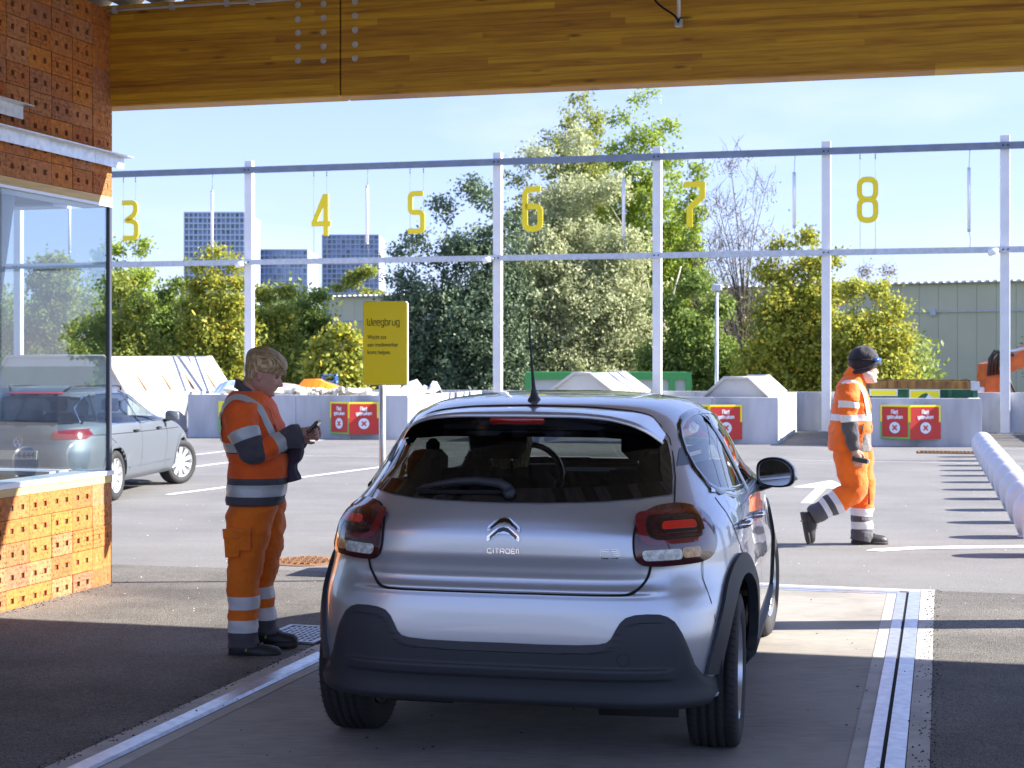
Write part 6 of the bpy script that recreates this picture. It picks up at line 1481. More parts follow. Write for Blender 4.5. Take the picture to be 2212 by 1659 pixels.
def wr(p, amp, sc=7, seed=0):
    q = Vector((p[0] * sc, p[1] * sc, p[2] * sc * 1.3)) + Vector((seed * 3.1, 0, 0)); return 1.7 * amp * (noise.noise(q) + .6 * noise.noise(q * 2.3))
def limb(mb, pts, rad, mats=None, n=22, sub=5, amp=.0, seed=0, ydir=(0, 1, 0), cap=True):
    """tapered limb through pts; rad: (in-plane, sideways) per point; mats: per segment"""
    P = [Vector(p) for p in pts]; fine = []; rr_ = []; mm = []
    for i in range(len(P) - 1):
        a, b_, c, d = P[max(i - 1, 0)], P[i], P[i + 1], P[min(i + 2, len(P) - 1)]
        for j in range(sub):
            t = j / sub; fine.append(.5 * ((2 * b_) + (c - a) * t + (2 * a - 5 * b_ + 4 * c - d) * t * t + (3 * b_ - a - 3 * c + d) * t ** 3))
            rr_.append((rad[i][0] * (1 - t) + rad[i + 1][0] * t, rad[i][1] * (1 - t) + rad[i + 1][1] * t)); mm.append(mats[i] if mats else None)
    fine.append(P[-1]); rr_.append(rad[-1]); rings = []
    for i, p in enumerate(fine):
        d = (fine[min(i + 1, len(fine) - 1)] - fine[max(i - 1, 0)]).normalized(); y = Vector(ydir); y = (y - d * y.dot(d)).normalized(); x = y.cross(d)
        ring = []
        for k in range(n):
            a = 2 * pi * k / n; q = p + x * cos(a) * rr_[i][0] + y * sin(a) * rr_[i][1]; e = (q - p).normalized(); ring.append(q + e * (wr(q, amp, 9, seed) + (amp * .5 * sin((q - P[0]).length * 55 + a) if amp else 0)))
        rings.append(ring)
    mb.loft(rings, mm if mats else None, cap=cap)
def torso(mb, rows, amp=.004, n=40, seed=0, ex=2.5, cy=0):
    """rows: (z, x_back, x_front, half_width, material)"""
    rings = []; mats = []
    Z = [r[0] for r in rows]
    order = sorted(range(len(rows)), key=lambda i: Z[i]); rows = [rows[i] for i in order]; Z = [r[0] for r in rows]
    for i in range(len(rows) - 1):
        k = max(1, int((Z[i + 1] - Z[i]) / .012))
        for j in range(k):
            z = Z[i] + (Z[i + 1] - Z[i]) * j / k; xb, xf, hw = (pchip(Z, [r[c] for r in rows], z) for c in (1, 2, 3)); ring = []
            for m in range(n):
                a = 2 * pi * m / n; cs, sn = cos(a), sin(a); x = (xb + xf) / 2 + (xf - xb) / 2 * math.copysign(abs(cs) ** (2 / ex), cs); y = cy + hw * math.copysign(abs(sn) ** (2 / ex), sn)
                q = Vector((x, y, z)); e = Vector((cs, sn, 0)); ring.append(q + e * (wr(q, amp, 8, seed) + wr((x, y, z * 3), amp * .6, 6, seed + 4)))
            rings.append(ring); mats.append(rows[i][4])
    mb.loft(rings, mats[:-1] + [mats[-1]] if len(mats) >= len(rings) else mats)
HD = [(0, .30, -.02, .10), (.03, .38, -.08, .16), (.08, .405, -.15, .215), (.14, .405, -.22, .26), (.2, .41, -.27, .287), (.28, .42, -.31, .302), (.38, .415, -.35, .318), (.5, .405, -.39, .328), (.58, .428, -.41, .334), (.7, .42, -.42, .335), (.8, .38, -.40, .312), (.9, .28, -.32, .24), (.96, .165, -.22, .155), (.99, .07, -.12, .07), (1.0, .0, -.04, .02)]
def head_pt(h, a, k=1.0, nose=1):
    cols = list(zip(*HD)); xf, xb, w_ = (pchip(cols[0], c, h) for c in cols[1:]); cs, sn = cos(a), sin(a); ex = 2.25
    x = (xf + xb) / 2 + (xf - xb) / 2 * k * math.copysign(abs(cs) ** (2 / ex), cs); y = w_ * k * math.copysign(abs(sn) ** (2 / ex), sn)
    if cs > 0 and nose:
        g = lambda c, s_, v: math.exp(-((v - c) / s_) ** 2)
        nb = pchip([.26, .30, .33, .42, .5, .56, .6], [0, .085, .135, .085, .04, .012, 0], h) if .26 < h < .6 else 0
        x += nb * g(0, .055 + .03 * g(.32, .05, h), y)
        for s in (-1, 1): x -= .035 * g(.5, .045, h) * g(s * .13, .07, y)
        x += .034 * g(.238, .02, h) * g(0, .10, y) + .028 * g(.182, .018, h) * g(0, .09, y) - .03 * g(.21, .011, h) * g(0, .10, y) - .03 * g(.135, .025, h) * g(0, .1, y) + .035 * g(.06, .045, h) * g(0, .1, y)
    return Vector((x, y, h))
def hand(mb, M, curl=.5, sc=1.0, grip=None):
    """palm in local x (towards fingers), y across, z back of the hand up; appended to the body mesh"""
    T = lambda v: M @ Vector(v)
    rings = []
    for x, w_, h_ in ((-.035, .024, .021), (0, .03, .018), (.035, .038, .016), (.07, .041, .014), (.092, .036, .012)):
        rings.append([T((x * sc, cos(2 * pi * k / 14) * w_ * sc, sin(2 * pi * k / 14) * h_ * sc)) for k in range(14)])
    mb.loft(rings)
    for i, (y, L_) in enumerate(((.029, .070), (.01, .078), (-.01, .073), (-.029, .058))):
        pts = []; p = Vector((.082, y, 0)); a = -.12 * curl; pts.append(p.copy())
        for s, f in ((.42, .8), (.33, 1.1), (.25, .8)): a -= curl * f * (1 + .08 * i); p = p + Vector((cos(a), 0, sin(a))) * L_ * s; pts.append(p.copy())
        mb.tube([T(q * sc) for q in pts], [.0098 * sc, .0092 * sc, .0085 * sc, .0065 * sc], None, 9)
    mb.tube([T(Vector(q) * sc) for q in ((.0, .028, -.004), (.03, .05, -.014), (.058, .056, -.03), (.078, .05, -.042))], [.014 * sc, .0125 * sc, .0105 * sc, .007 * sc], None, 9)
def remeshed(mb, name, parent, mat, vox=.0055, smooth=3):
    o = mb.build(name, mat, parent); m1 = o.modifiers.new('r', 'REMESH'); m1.mode = 'VOXEL'; m1.voxel_size = vox; m1.use_smooth_shade = True
    m2 = o.modifiers.new('s', 'SMOOTH'); m2.iterations = smooth; m2.factor = .4
    dg = bpy.context.evaluated_depsgraph_get(); me = bpy.data.meshes.new_from_object(o.evaluated_get(dg)); o.modifiers.clear(); old = o.data; o.data = me; bpy.data.meshes.remove(old)
    me.materials.clear(); me.materials.append(mat)
    for p in me.polygons: p.use_smooth = True
    return o
def eyes(T, parent, open_=.6, brow=M_gry):
    b = MB()
    for s in (-1, 1):
        if open_ < .3: b.tube([T((.375, s * .07, .478)), T((.378, s * .13, .468)), T((.345, s * .19, .478))], [.0015, .0026, .0015], M_black, 5); continue
        b.lathe(T((.352, s * .13, .5)), [(.0001, -.010), (.008, -.006), (.0105, 0), (.008, .006), (.0001, .010)], mk('eye_white', (.7, .68, .65), .2) if s < 0 else bpy.data.materials['eye_white'], 12)
        b.lathe(T((.392, s * .13, .493)), [(.0001, -.004), (.0035, 0), (.0001, .004)], M_black, 8)
    b.build('eyes', None, parent); b = MB()
    for s in (-1, 1): b.tube([T((.40, s * .07, .555)), T((.405, s * .13, .585)), T((.36, s * .2, .57))], [.003, .0035, .002], brow, 6)
    for s in (-1, 1): b.tube([T((.392, s * .08, .505)), T((.395, s * .13, .515)), T((.365, s * .18, .5))], [.0018, .002, .0015], M_black, 5)
    b.build('eyebrows', None, parent)
def ear(mb, T, s):
    c = [T((.0 + .035 * cos(t) - .02 * sin(t) * .3, s * (.335 + .03 * (1 - cos(t)) * .5), .42 + .085 * sin(t))) for t in [k * pi / 6 for k in range(12)]]
    mb.tube(c, .007, None, 7, closed=True); mb.lathe(T((0, s * .33, .42)), [(.0001, -.012), (.009, 0), (.0001, .012)], None, 10)
def cap_shell(name, T, lo, k, mat, parent, thick=.012, nh=34, na=64, ridge=0, bulge=None):
    """hair / hat lying over the skull above the boundary lo(angle)"""
    vs = []; fs = []
    for i in range(nh + 1):
        for j in range(na):
            a = 2 * pi * j / na; l = lo(a); h = l + (1 - l) * (i / nh); p = head_pt(min(h, 1), a, 1.0, 0); c = Vector((.0, 0, .55)); d = (p - c).normalized()
            e = k * (min(1, i / 3 + .35)) + (ridge * noise.noise(Vector((a * 9, i * .12, 1)))) + (bulge(a, h) if bulge else 0); vs.append(T(p + d * e))
    for i in range(nh):
        for j in range(na): fs.append((i * na + j, i * na + (j + 1) % na, (i + 1) * na + (j + 1) % na, (i + 1) * na + j))
    b = MB(); b.add(vs, fs, mat, True); o = b.build(name, None, parent); m_ = o.modifiers.new('thick', 'SOLIDIFY'); m_.thickness = thick; m_.offset = 0; return o
def shoe(name, parent, heel, toe, w_=.05, h_=.085, lift=None, up=Vector((0, 0, 1)), neon=False):
    heel, toe = Vector(heel), Vector(toe); d = (toe - heel).normalized(); up = (up - d * up.dot(d)).normalized(); sd_ = d.cross(up); L_ = (toe - heel).length
    e = bpy.data.objects.new(name, None); C.objects.link(e); e.parent = parent; e.empty_display_size = .05
    rings = []
    for f, ww, hh in ((-.0, .6, .75), (.04, .8, .95), (.16, .88, 1.15), (.3, .86, 1.15), (.45, .9, .92), (.62, 1.0, .72), (.8, 1.0, .62), (.93, .8, .54), (1.0, .4, .36)):
        c = heel + d * L_ * f; rings.append([c + sd_ * cos(a) * w_ * ww + up * (max(0, sin(a)) ** .8 * h_ * hh + (.018)) for a in [2 * pi * k / 20 for k in range(20)]])
    b = MB(); b.loft(rings, M_shoe); b.build('upper', None, e)
    rings = [[c + sd_ * cos(a) * w_ * ww * 1.06 + up * (.012 + .013 * math.copysign(1, sin(a) + 1e-6) * min(1, abs(sin(a)) * 4)) for a in [2 * pi * k / 20 for k in range(20)]] for c, ww in [(heel + d * L_ * f, ww) for f, ww in ((-.02, .5), (.0, .75), (.1, .9), (.3, .82), (.45, .86), (.65, 1.0), (.85, .98), (.96, .7), (1.01, .35))]]
    b = MB(); b.loft(rings, M_sole); b.build('sole', None, e)
    b = MB(); 
    for i in range(4): c = heel + d * L_ * (.42 + .07 * i) + up * (h_ * (1.02 - .1 * i) + .016); b.tube([c - sd_ * w_ * .5, c + up * .006, c + sd_ * w_ * .5], .0035, M_gry2, 5)
    if neon: c = heel + d * L_ * .36 - sd_ * -w_ * .75 + up * h_ * .8; b.beam(heel + d * L_ * .34 + sd_ * w_ * .82 + up * h_ * .55, heel + d * L_ * .38 + sd_ * w_ * .62 + up * h_ * 1.15, .012, .006, M_neon)
    b.build('laces', None, e)
    return e
def drape(mb, bvh, pts, wd, mat, off=.006, dirv=Vector((0, 1, 0))):
    """strip lying on a garment, traced from the near side"""
    rows = []
    for i, p in enumerate(pts):
        p = Vector((p[0], 0, p[1])); a = Vector((pts[max(i - 1, 0)][0], 0, pts[max(i - 1, 0)][1])); b_ = Vector((pts[min(i + 1, len(pts) - 1)][0], 0, pts[min(i + 1, len(pts) - 1)][1])); d = (b_ - a).normalized(); nn = Vector((-d.z, 0, d.x)); r = []
        for k in (-.5, 0, .5):
            q = p + nn * wd * k; h = bvh.ray_cast(q - dirv * 2, dirv)
            if h[0] is None: h = bvh.find_nearest(q - dirv * .15)
            r.append(h[0] + (h[1] if h[1].dot(dirv) < 0 else -h[1]) * off)
        rows.append(r)
    vs = [v for r in rows for v in r]; fs = [(i * 3 + k, i * 3 + k + 1, i * 3 + k + 4, i * 3 + k + 3) for i in range(len(rows) - 1) for k in (0, 1)]; mb.add(vs, fs, mat, True)
def bvh_of(mb): return BVHTree.FromPolygons([Vector(v) for v in mb.v], mb.f)

# ---------------------------------------------------------------- standing worker
sW = 1 / 408; WX = lambda x, y: ((x - 555) * sW, (1405 - y) * sW)
W = thing('person', 'worker with short blond hair in orange workwear standing in profile and tapping a phone', 'person', ((555 - CX) * 8.14 / F, 8.14, 0))
rows = []
for y, xb, xf, hw, mt in ((1085, 491, 610, .185, M_gry), (1066, 491, 616, .19, M_slv), (1041, 493, 624, .188, M_gry), (1027, 494, 626, .186, M_hv), (990, 495, 626, .18, M_hv), (975, 490, 624, .18, M_gry), (972, 489, 623, .182, M_slv), (952, 484, 620, .185, M_hv), (934, 481, 616, .188, M_hv), (915, 479.5, 611, .19, M_hv), (896, 479, 603, .192, M_hv), (880, 481.5, 597, .188, M_hv), (866, 487, 590, .165, M_hv), (853, 495, 582, .13, M_hv), (842, 503, 574, .095, M_hv), (834, 508, 566, .07, M_hv)):
    rows.append(((1405 - y) * sW, (xb - 555) * sW, (xf - 555) * sW, hw, mt))
b = MB(); torso(b, rows, amp=.006, seed=1)
tb = bvh_of(b); st = [WX(x, y) for x, y in ((484, 950), (482, 930), (482, 911.5), (487.7, 887), (501, 866.5), (516.6, 856), (538.8, 858), (561, 869.3), (574.3, 882.6), (587.7, 911.5), (596.6, 931.5), (600, 950))]
drape(b, tb, catmull([Vector(p) for p in st], 5, False), .028, M_slv, off=.006)
# near sleeve
sh, el, wr_ = (-.052, -.19, .0), (.012, -.235, .0), (.24, -.10, .0)
def P_(x, y, d): a = WX(x, y); return (a[0], d, a[1])
up = [P_(529, 884, -.165), P_(536, 903, -.195), P_(545, 925, -.215), P_(551, 944, -.225), P_(560, 963, -.225), P_(578, 966, -.205), P_(602, 956, -.175), P_(620, 947, -.15), P_(633, 941, -.135), P_(645, 936, -.12), P_(657, 932, -.11)]
ra = [(.098, .075), (.094, .07), (.082, .066), (.074, .062), (.072, .06), (.066, .058), (.058, .054), (.056, .052), (.064, .056), (.066, .056), (.05, .046)]
limb(b, up, ra, [M_hv, M_hv, M_slv, M_gry, M_gry, M_hv, M_slv, M_gry, M_gry, M_gry], amp=.009, seed=2, sub=6, n=26)
uf = [P_(529, 884, .165), P_(545, 915, .21), P_(556, 950, .22), P_(580, 962, .19), P_(610, 958, .13), P_(635, 950, .07), P_(652, 946, .02)]
limb(b, uf, [(.09, .07), (.08, .066), (.07, .06), (.064, .056), (.06, .052), (.06, .052), (.05, .045)], [M_hv, M_slv, M_gry, M_hv, M_slv, M_gry], amp=.007, seed=3)
b.build('jacket', None, W)
b = MB()
limb(b, [P_(508, 838, 0), P_(538, 852, 0), P_(566, 862, 0)], [(.022, .075)] * 3, None, amp=.002, n=24) if 0 else None
ck = []
for (cx_, cy_, r1, r2, tz) in ((536, 848, .075, .085, .0), (534, 838, .064, .072, .0), (532, 829, .058, .066, .0)):
    x, z = WX(cx_, cy_); ck.append([Vector((x + cos(a) * r1 + .0, sin(a) * r2 * .9, z - cos(a) * .035)) for a in [2 * pi * k / 28 for k in range(28)]])
b.loft(ck, M_gry, cap=False); o = b.build('collar', None, W); m_ = o.modifiers.new('t', 'SOLIDIFY'); m_.thickness = .012
b = MB(); drape(b, tb, [WX(x, y) for x, y in ((592, 862), (600, 880), (611, 905), (618, 935), (624, 965))], .006, M_gry, off=.008)
fl = [P_(577, 848, -.05), P_(590, 862, -.055), P_(586, 876, -.06), P_(570, 864, -.075)]; b.build('zip_flap', None, W)
# trousers
b = MB()
nl = [(1075, 503, 606, .14, -.02), (1110, 495, 597, .125, -.075), (1150, 498, 590, .11, -.085), (1200, 501, 577, .1, -.09), (1245, 500.5, 566, .09, -.095), (1277, 500, 565, .085, -.095), (1304.8, 501, 565, .085, -.095), (1327, 502, 565, .085, -.095), (1354, 502, 565.5, .086, -.095), (1380, 500.5, 566, .088, -.095), (1392, 501, 568, .088, -.095)]
def leg(mb, L_, mats, seed, dz=0):
    rings = []; mm = []; Z = [-(r[0]) for r in L_]
    for i in range(len(L_) - 1):
        k = max(2, int((L_[i + 1][0] - L_[i][0]) * sW / .014))
        for j in range(k):
            yy = L_[i][0] + (L_[i + 1][0] - L_[i][0]) * j / k; f = [pchip([r[0] for r in L_], [r[c] for r in L_], yy) for c in (1, 2, 3, 4)]; x0, z = WX(f[0], yy); x1, _ = WX(f[1], yy); ring = []
            for m in range(28):
                a = 2 * pi * m / 28; q = Vector(((x0 + x1) / 2 + (x1 - x0) / 2 * math.copysign(abs(cos(a)) ** .85, cos(a)), f[3] + f[2] * math.copysign(abs(sin(a)) ** .85, sin(a)), z + dz)); ring.append(q + Vector((cos(a), sin(a), 0)) * (wr(q, .007, 8, seed) + wr((q.x, q.y, q.z * 2.2), .004, 9, seed + 2)))
            rings.append(ring); mm.append(mats[i])
    mb.loft(rings, mm)
leg(b, nl, [M_hv2] * 5 + [M_slw, M_hv2, M_slw, M_gry, M_gry], 5)
fl_ = [(1075, 510, 610, .12, .06), (1110, 515, 612, .12, .08), (1160, 515, 608, .11, .09), (1210, 525, 600, .1, .1), (1250, 527, 589, .09, .1), (1268, 525, 586, .085, .1), (1293.7, 527, 586, .085, .1), (1313, 530, 588, .085, .1), (1340, 535, 590, .086, .1), (1365, 537, 595, .088, .1), (1378, 538, 598, .088, .1)]
leg(b, fl_, [M_hv2] * 5 + [M_slw, M_hv2, M_slw, M_gry, M_gry], 6)
b.build('trousers', None, W)
b = MB(); tb2 = bvh_of(b) if b.v else None
for (x0, y0, x1, y1, dy) in ((499, 1132, 532, 1190, -.222), (529, 1128, 556, 1176, -.226)):
    p = [P_(x0, y0, dy), P_(x1, y0 - 1, dy - .004), P_(x1, y1, dy + .012), P_(x0 + 3, y1 + 2, dy + .012)]; p = [Vector(q) for q in p]
    b.prism(p, (0, .03, 0), M_hv2); q = [p[0] + Vector((-.004, -.006, .004)), p[1] + Vector((.004, -.006, .004)), p[1].lerp(p[2], .33) + Vector((.003, -.006, 0)), p[0].lerp(p[3], .33) + Vector((-.003, -.006, 0))]; b.prism(q, (0, .008, 0), M_hv2)
o = b.build('leg_pocket', None, W); bv = o.modifiers.new('b', 'BEVEL'); bv.width = .006; bv.segments = 2
shoe('shoe', W, P_(503, 1413, -.095), P_(613, 1413, -.105), w_=.05, h_=.085, neon=True); shoe('shoe', W, P_(535, 1400, .1), P_(637, 1400, .085), w_=.05, h_=.085, neon=True)
for ch in W.children:
    if ch.name.startswith('shoe'): ch.location = (0, 0, .0)
# body: head, neck, hands in one skin
HH = .228; hx, hz = WX(553.5, 846)
RH = Matrix.Translation((hx, 0, hz)) @ Matrix.Rotation(radians(18), 4, 'Y') @ Matrix.Diagonal((HH, HH, HH, 1)); TW = lambda v: RH @ Vector(v)
b = MB(); rings = [[TW(head_pt(h, 2 * pi * k / 56)) for k in range(56)] for h in [i / 48 for i in range(49)]]; b.loft(rings)
limb(b, [P_(534, 858, 0), P_(540, 838, 0), P_(549, 815, 0)], [(.062, .06), (.052, .052), (.05, .05)]); limb(b, [P_(545, 1060, 0), P_(545, 900, 0), P_(535, 862, 0)], [(.1, .13), (.09, .13), (.05, .08)])
for s in (-1, 1): ear(b, TW, s)
limb(b, [up[0], up[4], up[7], up[10], P_(664, 930, -.10)], [(.04, .04), (.04, .04), (.035, .035), (.03, .027), (.026, .026)]); limb(b, [uf[0], uf[3], uf[6], P_(660, 940, .0)], [(.04, .04), (.038, .038), (.03, .03), (.026, .026)])
hp = Vector(P_(655, 931, -.10)); Mh = Matrix.Translation(hp) @ Matrix.Rotation(radians(22), 4, 'Z') @ Matrix.Rotation(radians(-2), 4, 'Y') @ Matrix.Rotation(radians(-70), 4, 'X'); hand(b, Mh, curl=.95, sc=.88)
hp2 = Vector(P_(654, 938, .02)); Mh2 = Matrix.Translation(hp2) @ Matrix.Rotation(radians(-10), 4, 'Z') @ Matrix.Rotation(radians(5), 4, 'Y') @ Matrix.Rotation(radians(150), 4, 'X'); hand(b, Mh2, curl=.9, sc=.88)
for sg_, dy in ((0, -.095), (0, .1)): limb(b, [P_(545, 1075, dy * .8), P_(535, 1250, dy), P_(535, 1390, dy)], [(.08, .07), (.05, .05), (.035, .035)])
remeshed(b, 'body', W, M_skin, .0036, 1)
eyes(TW, W, .2)
M_blond = mk('blond_hair', (.85, .64, .34), .42, col2=(.24, .15, .07), vs=5, stretch=(4, 60, 6), bump=1, bs=30, dist=.006)
def wlo(a):
    c = cos(a); s = abs(sin(a))
    if c > .55: return .60 + .10 * (sin(a) > 0) - .02
    if c > .0: return .52 + .10 * c
    return .56 - .38 * min(1, -c * 1.5)
cap_shell('hair', TW, wlo, .018, M_blond, W, thick=.010, ridge=.012, bulge=lambda a, h: .055 * min(1, max(0, (h - .6) / .22)) + .03 * max(0, cos(a)) * math.exp(-((h - .76) / .12) ** 2))
b = MB(); rnd = random.Random(3)
for k in range(46):
    f = k / 46; a0 = rnd.uniform(-2.2, -.3); p0 = head_pt(.97, a0 + 1.0) ; pts = []
    for j in range(6): t = j / 5; aa = -2.4 + (2.0) * t + rnd.uniform(-.04, .04); hh_ = .95 - (.30 + .14 * f) * t ** 1.5 * (1 if aa > -1.9 else 1) ; q = head_pt(max(.5, hh_), aa * (1 - .25 * f) + .12, 1.0, 0); d = (q - Vector((0, 0, .55))).normalized(); pts.append(TW(q + d * (.10 + .03 * t + rnd.uniform(0, .014))))
    b.tube(pts, [.004, .005, .005, .0045, .0035, .0015], M_blond, 5)
b.build('fringe', None, W)
# phone and gloves
ph = thing('phone', 'small black handheld phone held up by the standing worker', 'phone', W.location + Vector(P_(682, 918, -.055)), 0); Rp = Matrix.Rotation(radians(-48), 3, 'Y')
b = MB(); b.box((0, 0, 0), (.078, .15, .016), M_gloss, M=Rp, bev=.005); b.build('case', None, ph)
b = MB(); b.box(Rp @ Vector((0, 0, .0092)), (.068, .13, .0012), mk('phone_screen', (.35, .42, .5), .1, coat=1), M=Rp); b.build('screen', None, ph)
gl_ = thing('work_gloves', 'dark purple work gloves dangling below the standing worker\'s hands', 'gloves', W.location + Vector(P_(637, 985, -.04)), 0)
M_glv = cloth('glove_fabric', (.05, .035, .06)); gP = lambda x, y, d=0: (Vector(P_(x, y, d)) - Vector(P_(637, 985, 0)))
for nm_, dy in (('glove', -.0), ('glove', .05)):
    b = MB(); limb(b, [gP(648, 950, dy), gP(640, 968, dy), gP(636, 985, dy), gP(633, 1000, dy), gP(634, 1022, dy), gP(637, 1036, dy)], [(.03, .03), (.042, .035), (.035, .03), (.022, .025), (.028, .03), (.034, .036)], None, amp=.005, n=16)
    for q in ((652, 972), (650, 984), (645, 992)): limb(b, [gP(642, q[1] - 4, dy), gP(q[0] - 2, q[1], dy), gP(q[0] + 2, q[1] + 3, dy)], [(.014, .014), (.013, .013), (.008, .008)], None, n=10)
    b.build(nm_, M_glv, gl_)

# ---------------------------------------------------------------- walking worker
sM = 1 / 258; YM = 12.86; MX = lambda x, y: ((x - 1840) * sM, (1178 - y) * sM)
def Q_(x, y, d): a = MX(x, y); return (a[0], d, a[1])
MN = thing('person', 'bearded worker in navy beanie and bright orange workwear walking to the right', 'person', ((1840 - CX) * YM / F, YM, 0))
rows = []
for y, xb, xf, hw, mt in ((973, 1792, 1878, .19, M_hv3), (957, 1791, 1878.5, .195, M_hv3), (930, 1793, 1880, .195, M_hv3), (908, 1795, 1880.5, .19, M_slw), (894, 1796, 1880, .19, M_hv3), (870, 1800, 1877.5, .19, M_hv3), (852, 1804, 1873, .19, M_hv3), (838, 1808, 1868, .175, M_hv3), (826, 1814, 1862, .14, M_hv3), (815, 1822, 1859, .1, M_hv3), (806, 1829, 1857, .075, M_hv3)):
    rows.append(((1178 - y) * sM, (xb - 1840) * sM, (xf - 1840) * sM, hw, mt))
b = MB(); torso(b, rows, amp=.007, seed=7); tb = bvh_of(b)
drape(b, tb, catmull([Vector(MX(*p)) for p in ((1803, 852), (1812, 835), (1826, 826), (1842, 829), (1852, 840), (1859, 858), (1863, 878), (1866, 896))], 5, False), .034, M_slw, off=.007)
# grey lower front panel
n_ = 12
for k in range(7): drape(b, tb, [MX(1852 + k * 4.6, 912 + (1 if k else 6)), MX(1852 + k * 4.4, 940), MX(1850 + k * 4.4, 972)], .019, M_gry2, off=.006)
drape(b, tb, [MX(1858, 912), MX(1854, 930), MX(1846, 950)], .022, M_hv3, off=.013)
ua = [Q_(1822, 836, -.17), Q_(1822, 858, -.225), Q_(1821, 866, -.23), Q_(1820, 880, -.235), Q_(1819.5, 895, -.24), Q_(1819.5, 908, -.24), Q_(1824, 930, -.235), Q_(1829, 950, -.225), Q_(1834, 968, -.215)]
limb(b, ua, [(.095, .07), (.085, .066), (.082, .064), (.08, .06), (.074, .058), (.072, .056), (.062, .052), (.056, .05), (.05, .046)], [M_hv3, M_hv3, M_slw, M_hv3, M_slw, M_gry, M_gry, M_gry], amp=.007, seed=8, n=26)
uo = [Q_(1840, 836, .17), Q_(1850, 870, .21), Q_(1856, 905, .21), Q_(1862, 935, .2), Q_(1868, 960, .19)]
limb(b, uo, [(.085, .066), (.075, .06), (.068, .056), (.056, .05), (.048, .045)], [M_hv3, M_slw, M_gry, M_gry], amp=.006, seed=9)
ck = []
for cx_, cy_, r1, r2 in ((1845, 826, .095, .1), (1849, 815, .078, .082), (1853, 805, .07, .076), (1856, 797, .068, .074)):
    x, z = MX(cx_, cy_); ck.append([Vector((x + cos(a) * r1, sin(a) * r2, z - cos(a) * .06)) for a in [2 * pi * k / 28 for k in range(28)]])
b.loft(ck, M_hv3, cap=False); b.build('jacket', None, MN)
b = MB()
limb(b, [Q_(1836, 968, -.03), Q_(1832, 985, -.085), Q_(1836, 1020, -.09), Q_(1841, 1055, -.095), Q_(1822, 1070, -.095), Q_(1806, 1080, -.095), Q_(1794, 1087, -.095), Q_(1783, 1093, -.095), Q_(1773, 1099, -.095), Q_(1760, 1106, -.095), Q_(1748, 1113, -.095)],
     [(.15, .13), (.15, .12), (.125, .11), (.105, .1), (.1, .095), (.098, .09), (.095, .088), (.09, .086), (.088, .085), (.085, .082), (.078, .076)], [M_hv3] * 5 + [M_slw, M_gry, M_slw, M_gry, M_gry], amp=.008, seed=10, n=26)
limb(b, [Q_(1850, 968, .04), Q_(1858, 985, .075), Q_(1866, 1025, .085), Q_(1869, 1060, .09), Q_(1868.5, 1099, .09), Q_(1867, 1116, .09), Q_(1867, 1127.5, .09), Q_(1868, 1144, .09), Q_(1867, 1158, .09), Q_(1865, 1170, .09)],
     [(.14, .12), (.125, .11), (.105, .1), (.1, .095), (.092, .09), (.09, .088), (.09, .088), (.09, .088), (.092, .09), (.1, .09)], [M_hv3] * 4 + [M_slw, M_gry, M_slw, M_gry, M_gry], amp=.008, seed=11, n=26)
b.build('trousers', None, MN)
b = MB(); b.tube([Q_(1871, 1032, -.01), Q_(1876, 1055, -.015), Q_(1877, 1080, -.01), Q_(1877, 1090, .0)], .006, M_black, 6); b.tube([Q_(1794, 1004, 0), Q_(1802, 1012, 0)], .004, M_black, 5) if 0 else None; b.build('leg_zip', None, MN)
shoe('shoe', MN, Q_(1846, 1178, .09), Q_(1922, 1178, .08), w_=.055, h_=.095)
shoe('shoe', MN, Q_(1726, 1106, -.095), Q_(1739, 1172, -.095), w_=.055, h_=.1, up=Vector((1, 0, .2)))
b = MB(); HM = .245; hx, hz = MX(1864, 826)
RM = Matrix.Translation((hx, 0, hz)) @ Matrix.Rotation(radians(2), 4, 'Y') @ Matrix.Diagonal((HM, HM, HM, 1)); TM = lambda v: RM @ Vector(v)
rings = [[TM(head_pt(h, 2 * pi * k / 48)) for k in range(48)] for h in [i / 40 for i in range(41)]]; b.loft(rings)
limb(b, [Q_(1842, 832, 0), Q_(1850, 815, 0), Q_(1860, 800, 0)], [(.075, .075), (.062, .062), (.058, .058)]); limb(b, [Q_(1836, 970, 0), Q_(1838, 860, 0), Q_(1842, 830, 0)], [(.1, .14), (.1, .14), (.06, .08)])
for s in (-1, 1): ear(b, TM, s)
limb(b, [ua[0], ua[4], ua[8], Q_(1836, 975, -.21)], [(.04, .04), (.04, .04), (.032, .03), (.028, .026)]); limb(b, [uo[0], uo[2], uo[4], Q_(1871, 968, .185)], [(.04, .04), (.04, .04), (.03, .03), (.028, .026)])
Mh = Matrix.Translation(Q_(1836, 974, -.212)) @ Matrix.Rotation(radians(78), 4, 'Y') @ Matrix.Rotation(radians(95), 4, 'X'); hand(b, Mh, curl=.5, sc=1.05)
Mh = Matrix.Translation(Q_(1871, 968, .185)) @ Matrix.Rotation(radians(60), 4, 'Y') @ Matrix.Rotation(radians(95), 4, 'X'); hand(b, Mh, curl=.6, sc=1.0)
limb(b, [Q_(1836, 975, -.08), Q_(1841, 1058, -.095), Q_(1745, 1114, -.095), Q_(1732, 1118, -.095)], [(.08, .08), (.055, .055), (.04, .04), (.035, .035)]); limb(b, [Q_(1855, 975, .08), Q_(1868, 1060, .09), Q_(1862, 1165, .09)], [(.08, .08), (.055, .055), (.04, .04)])
remeshed(b, 'body', MN, M_skin, .0065, 2); eyes(TM, MN)
M_brd = mk('white_beard', (.62, .6, .57), .8, bump=.6, bs=150, var=.1, vs=60)
b = MB(); vs = []; fs = []; na, nh = 40, 14
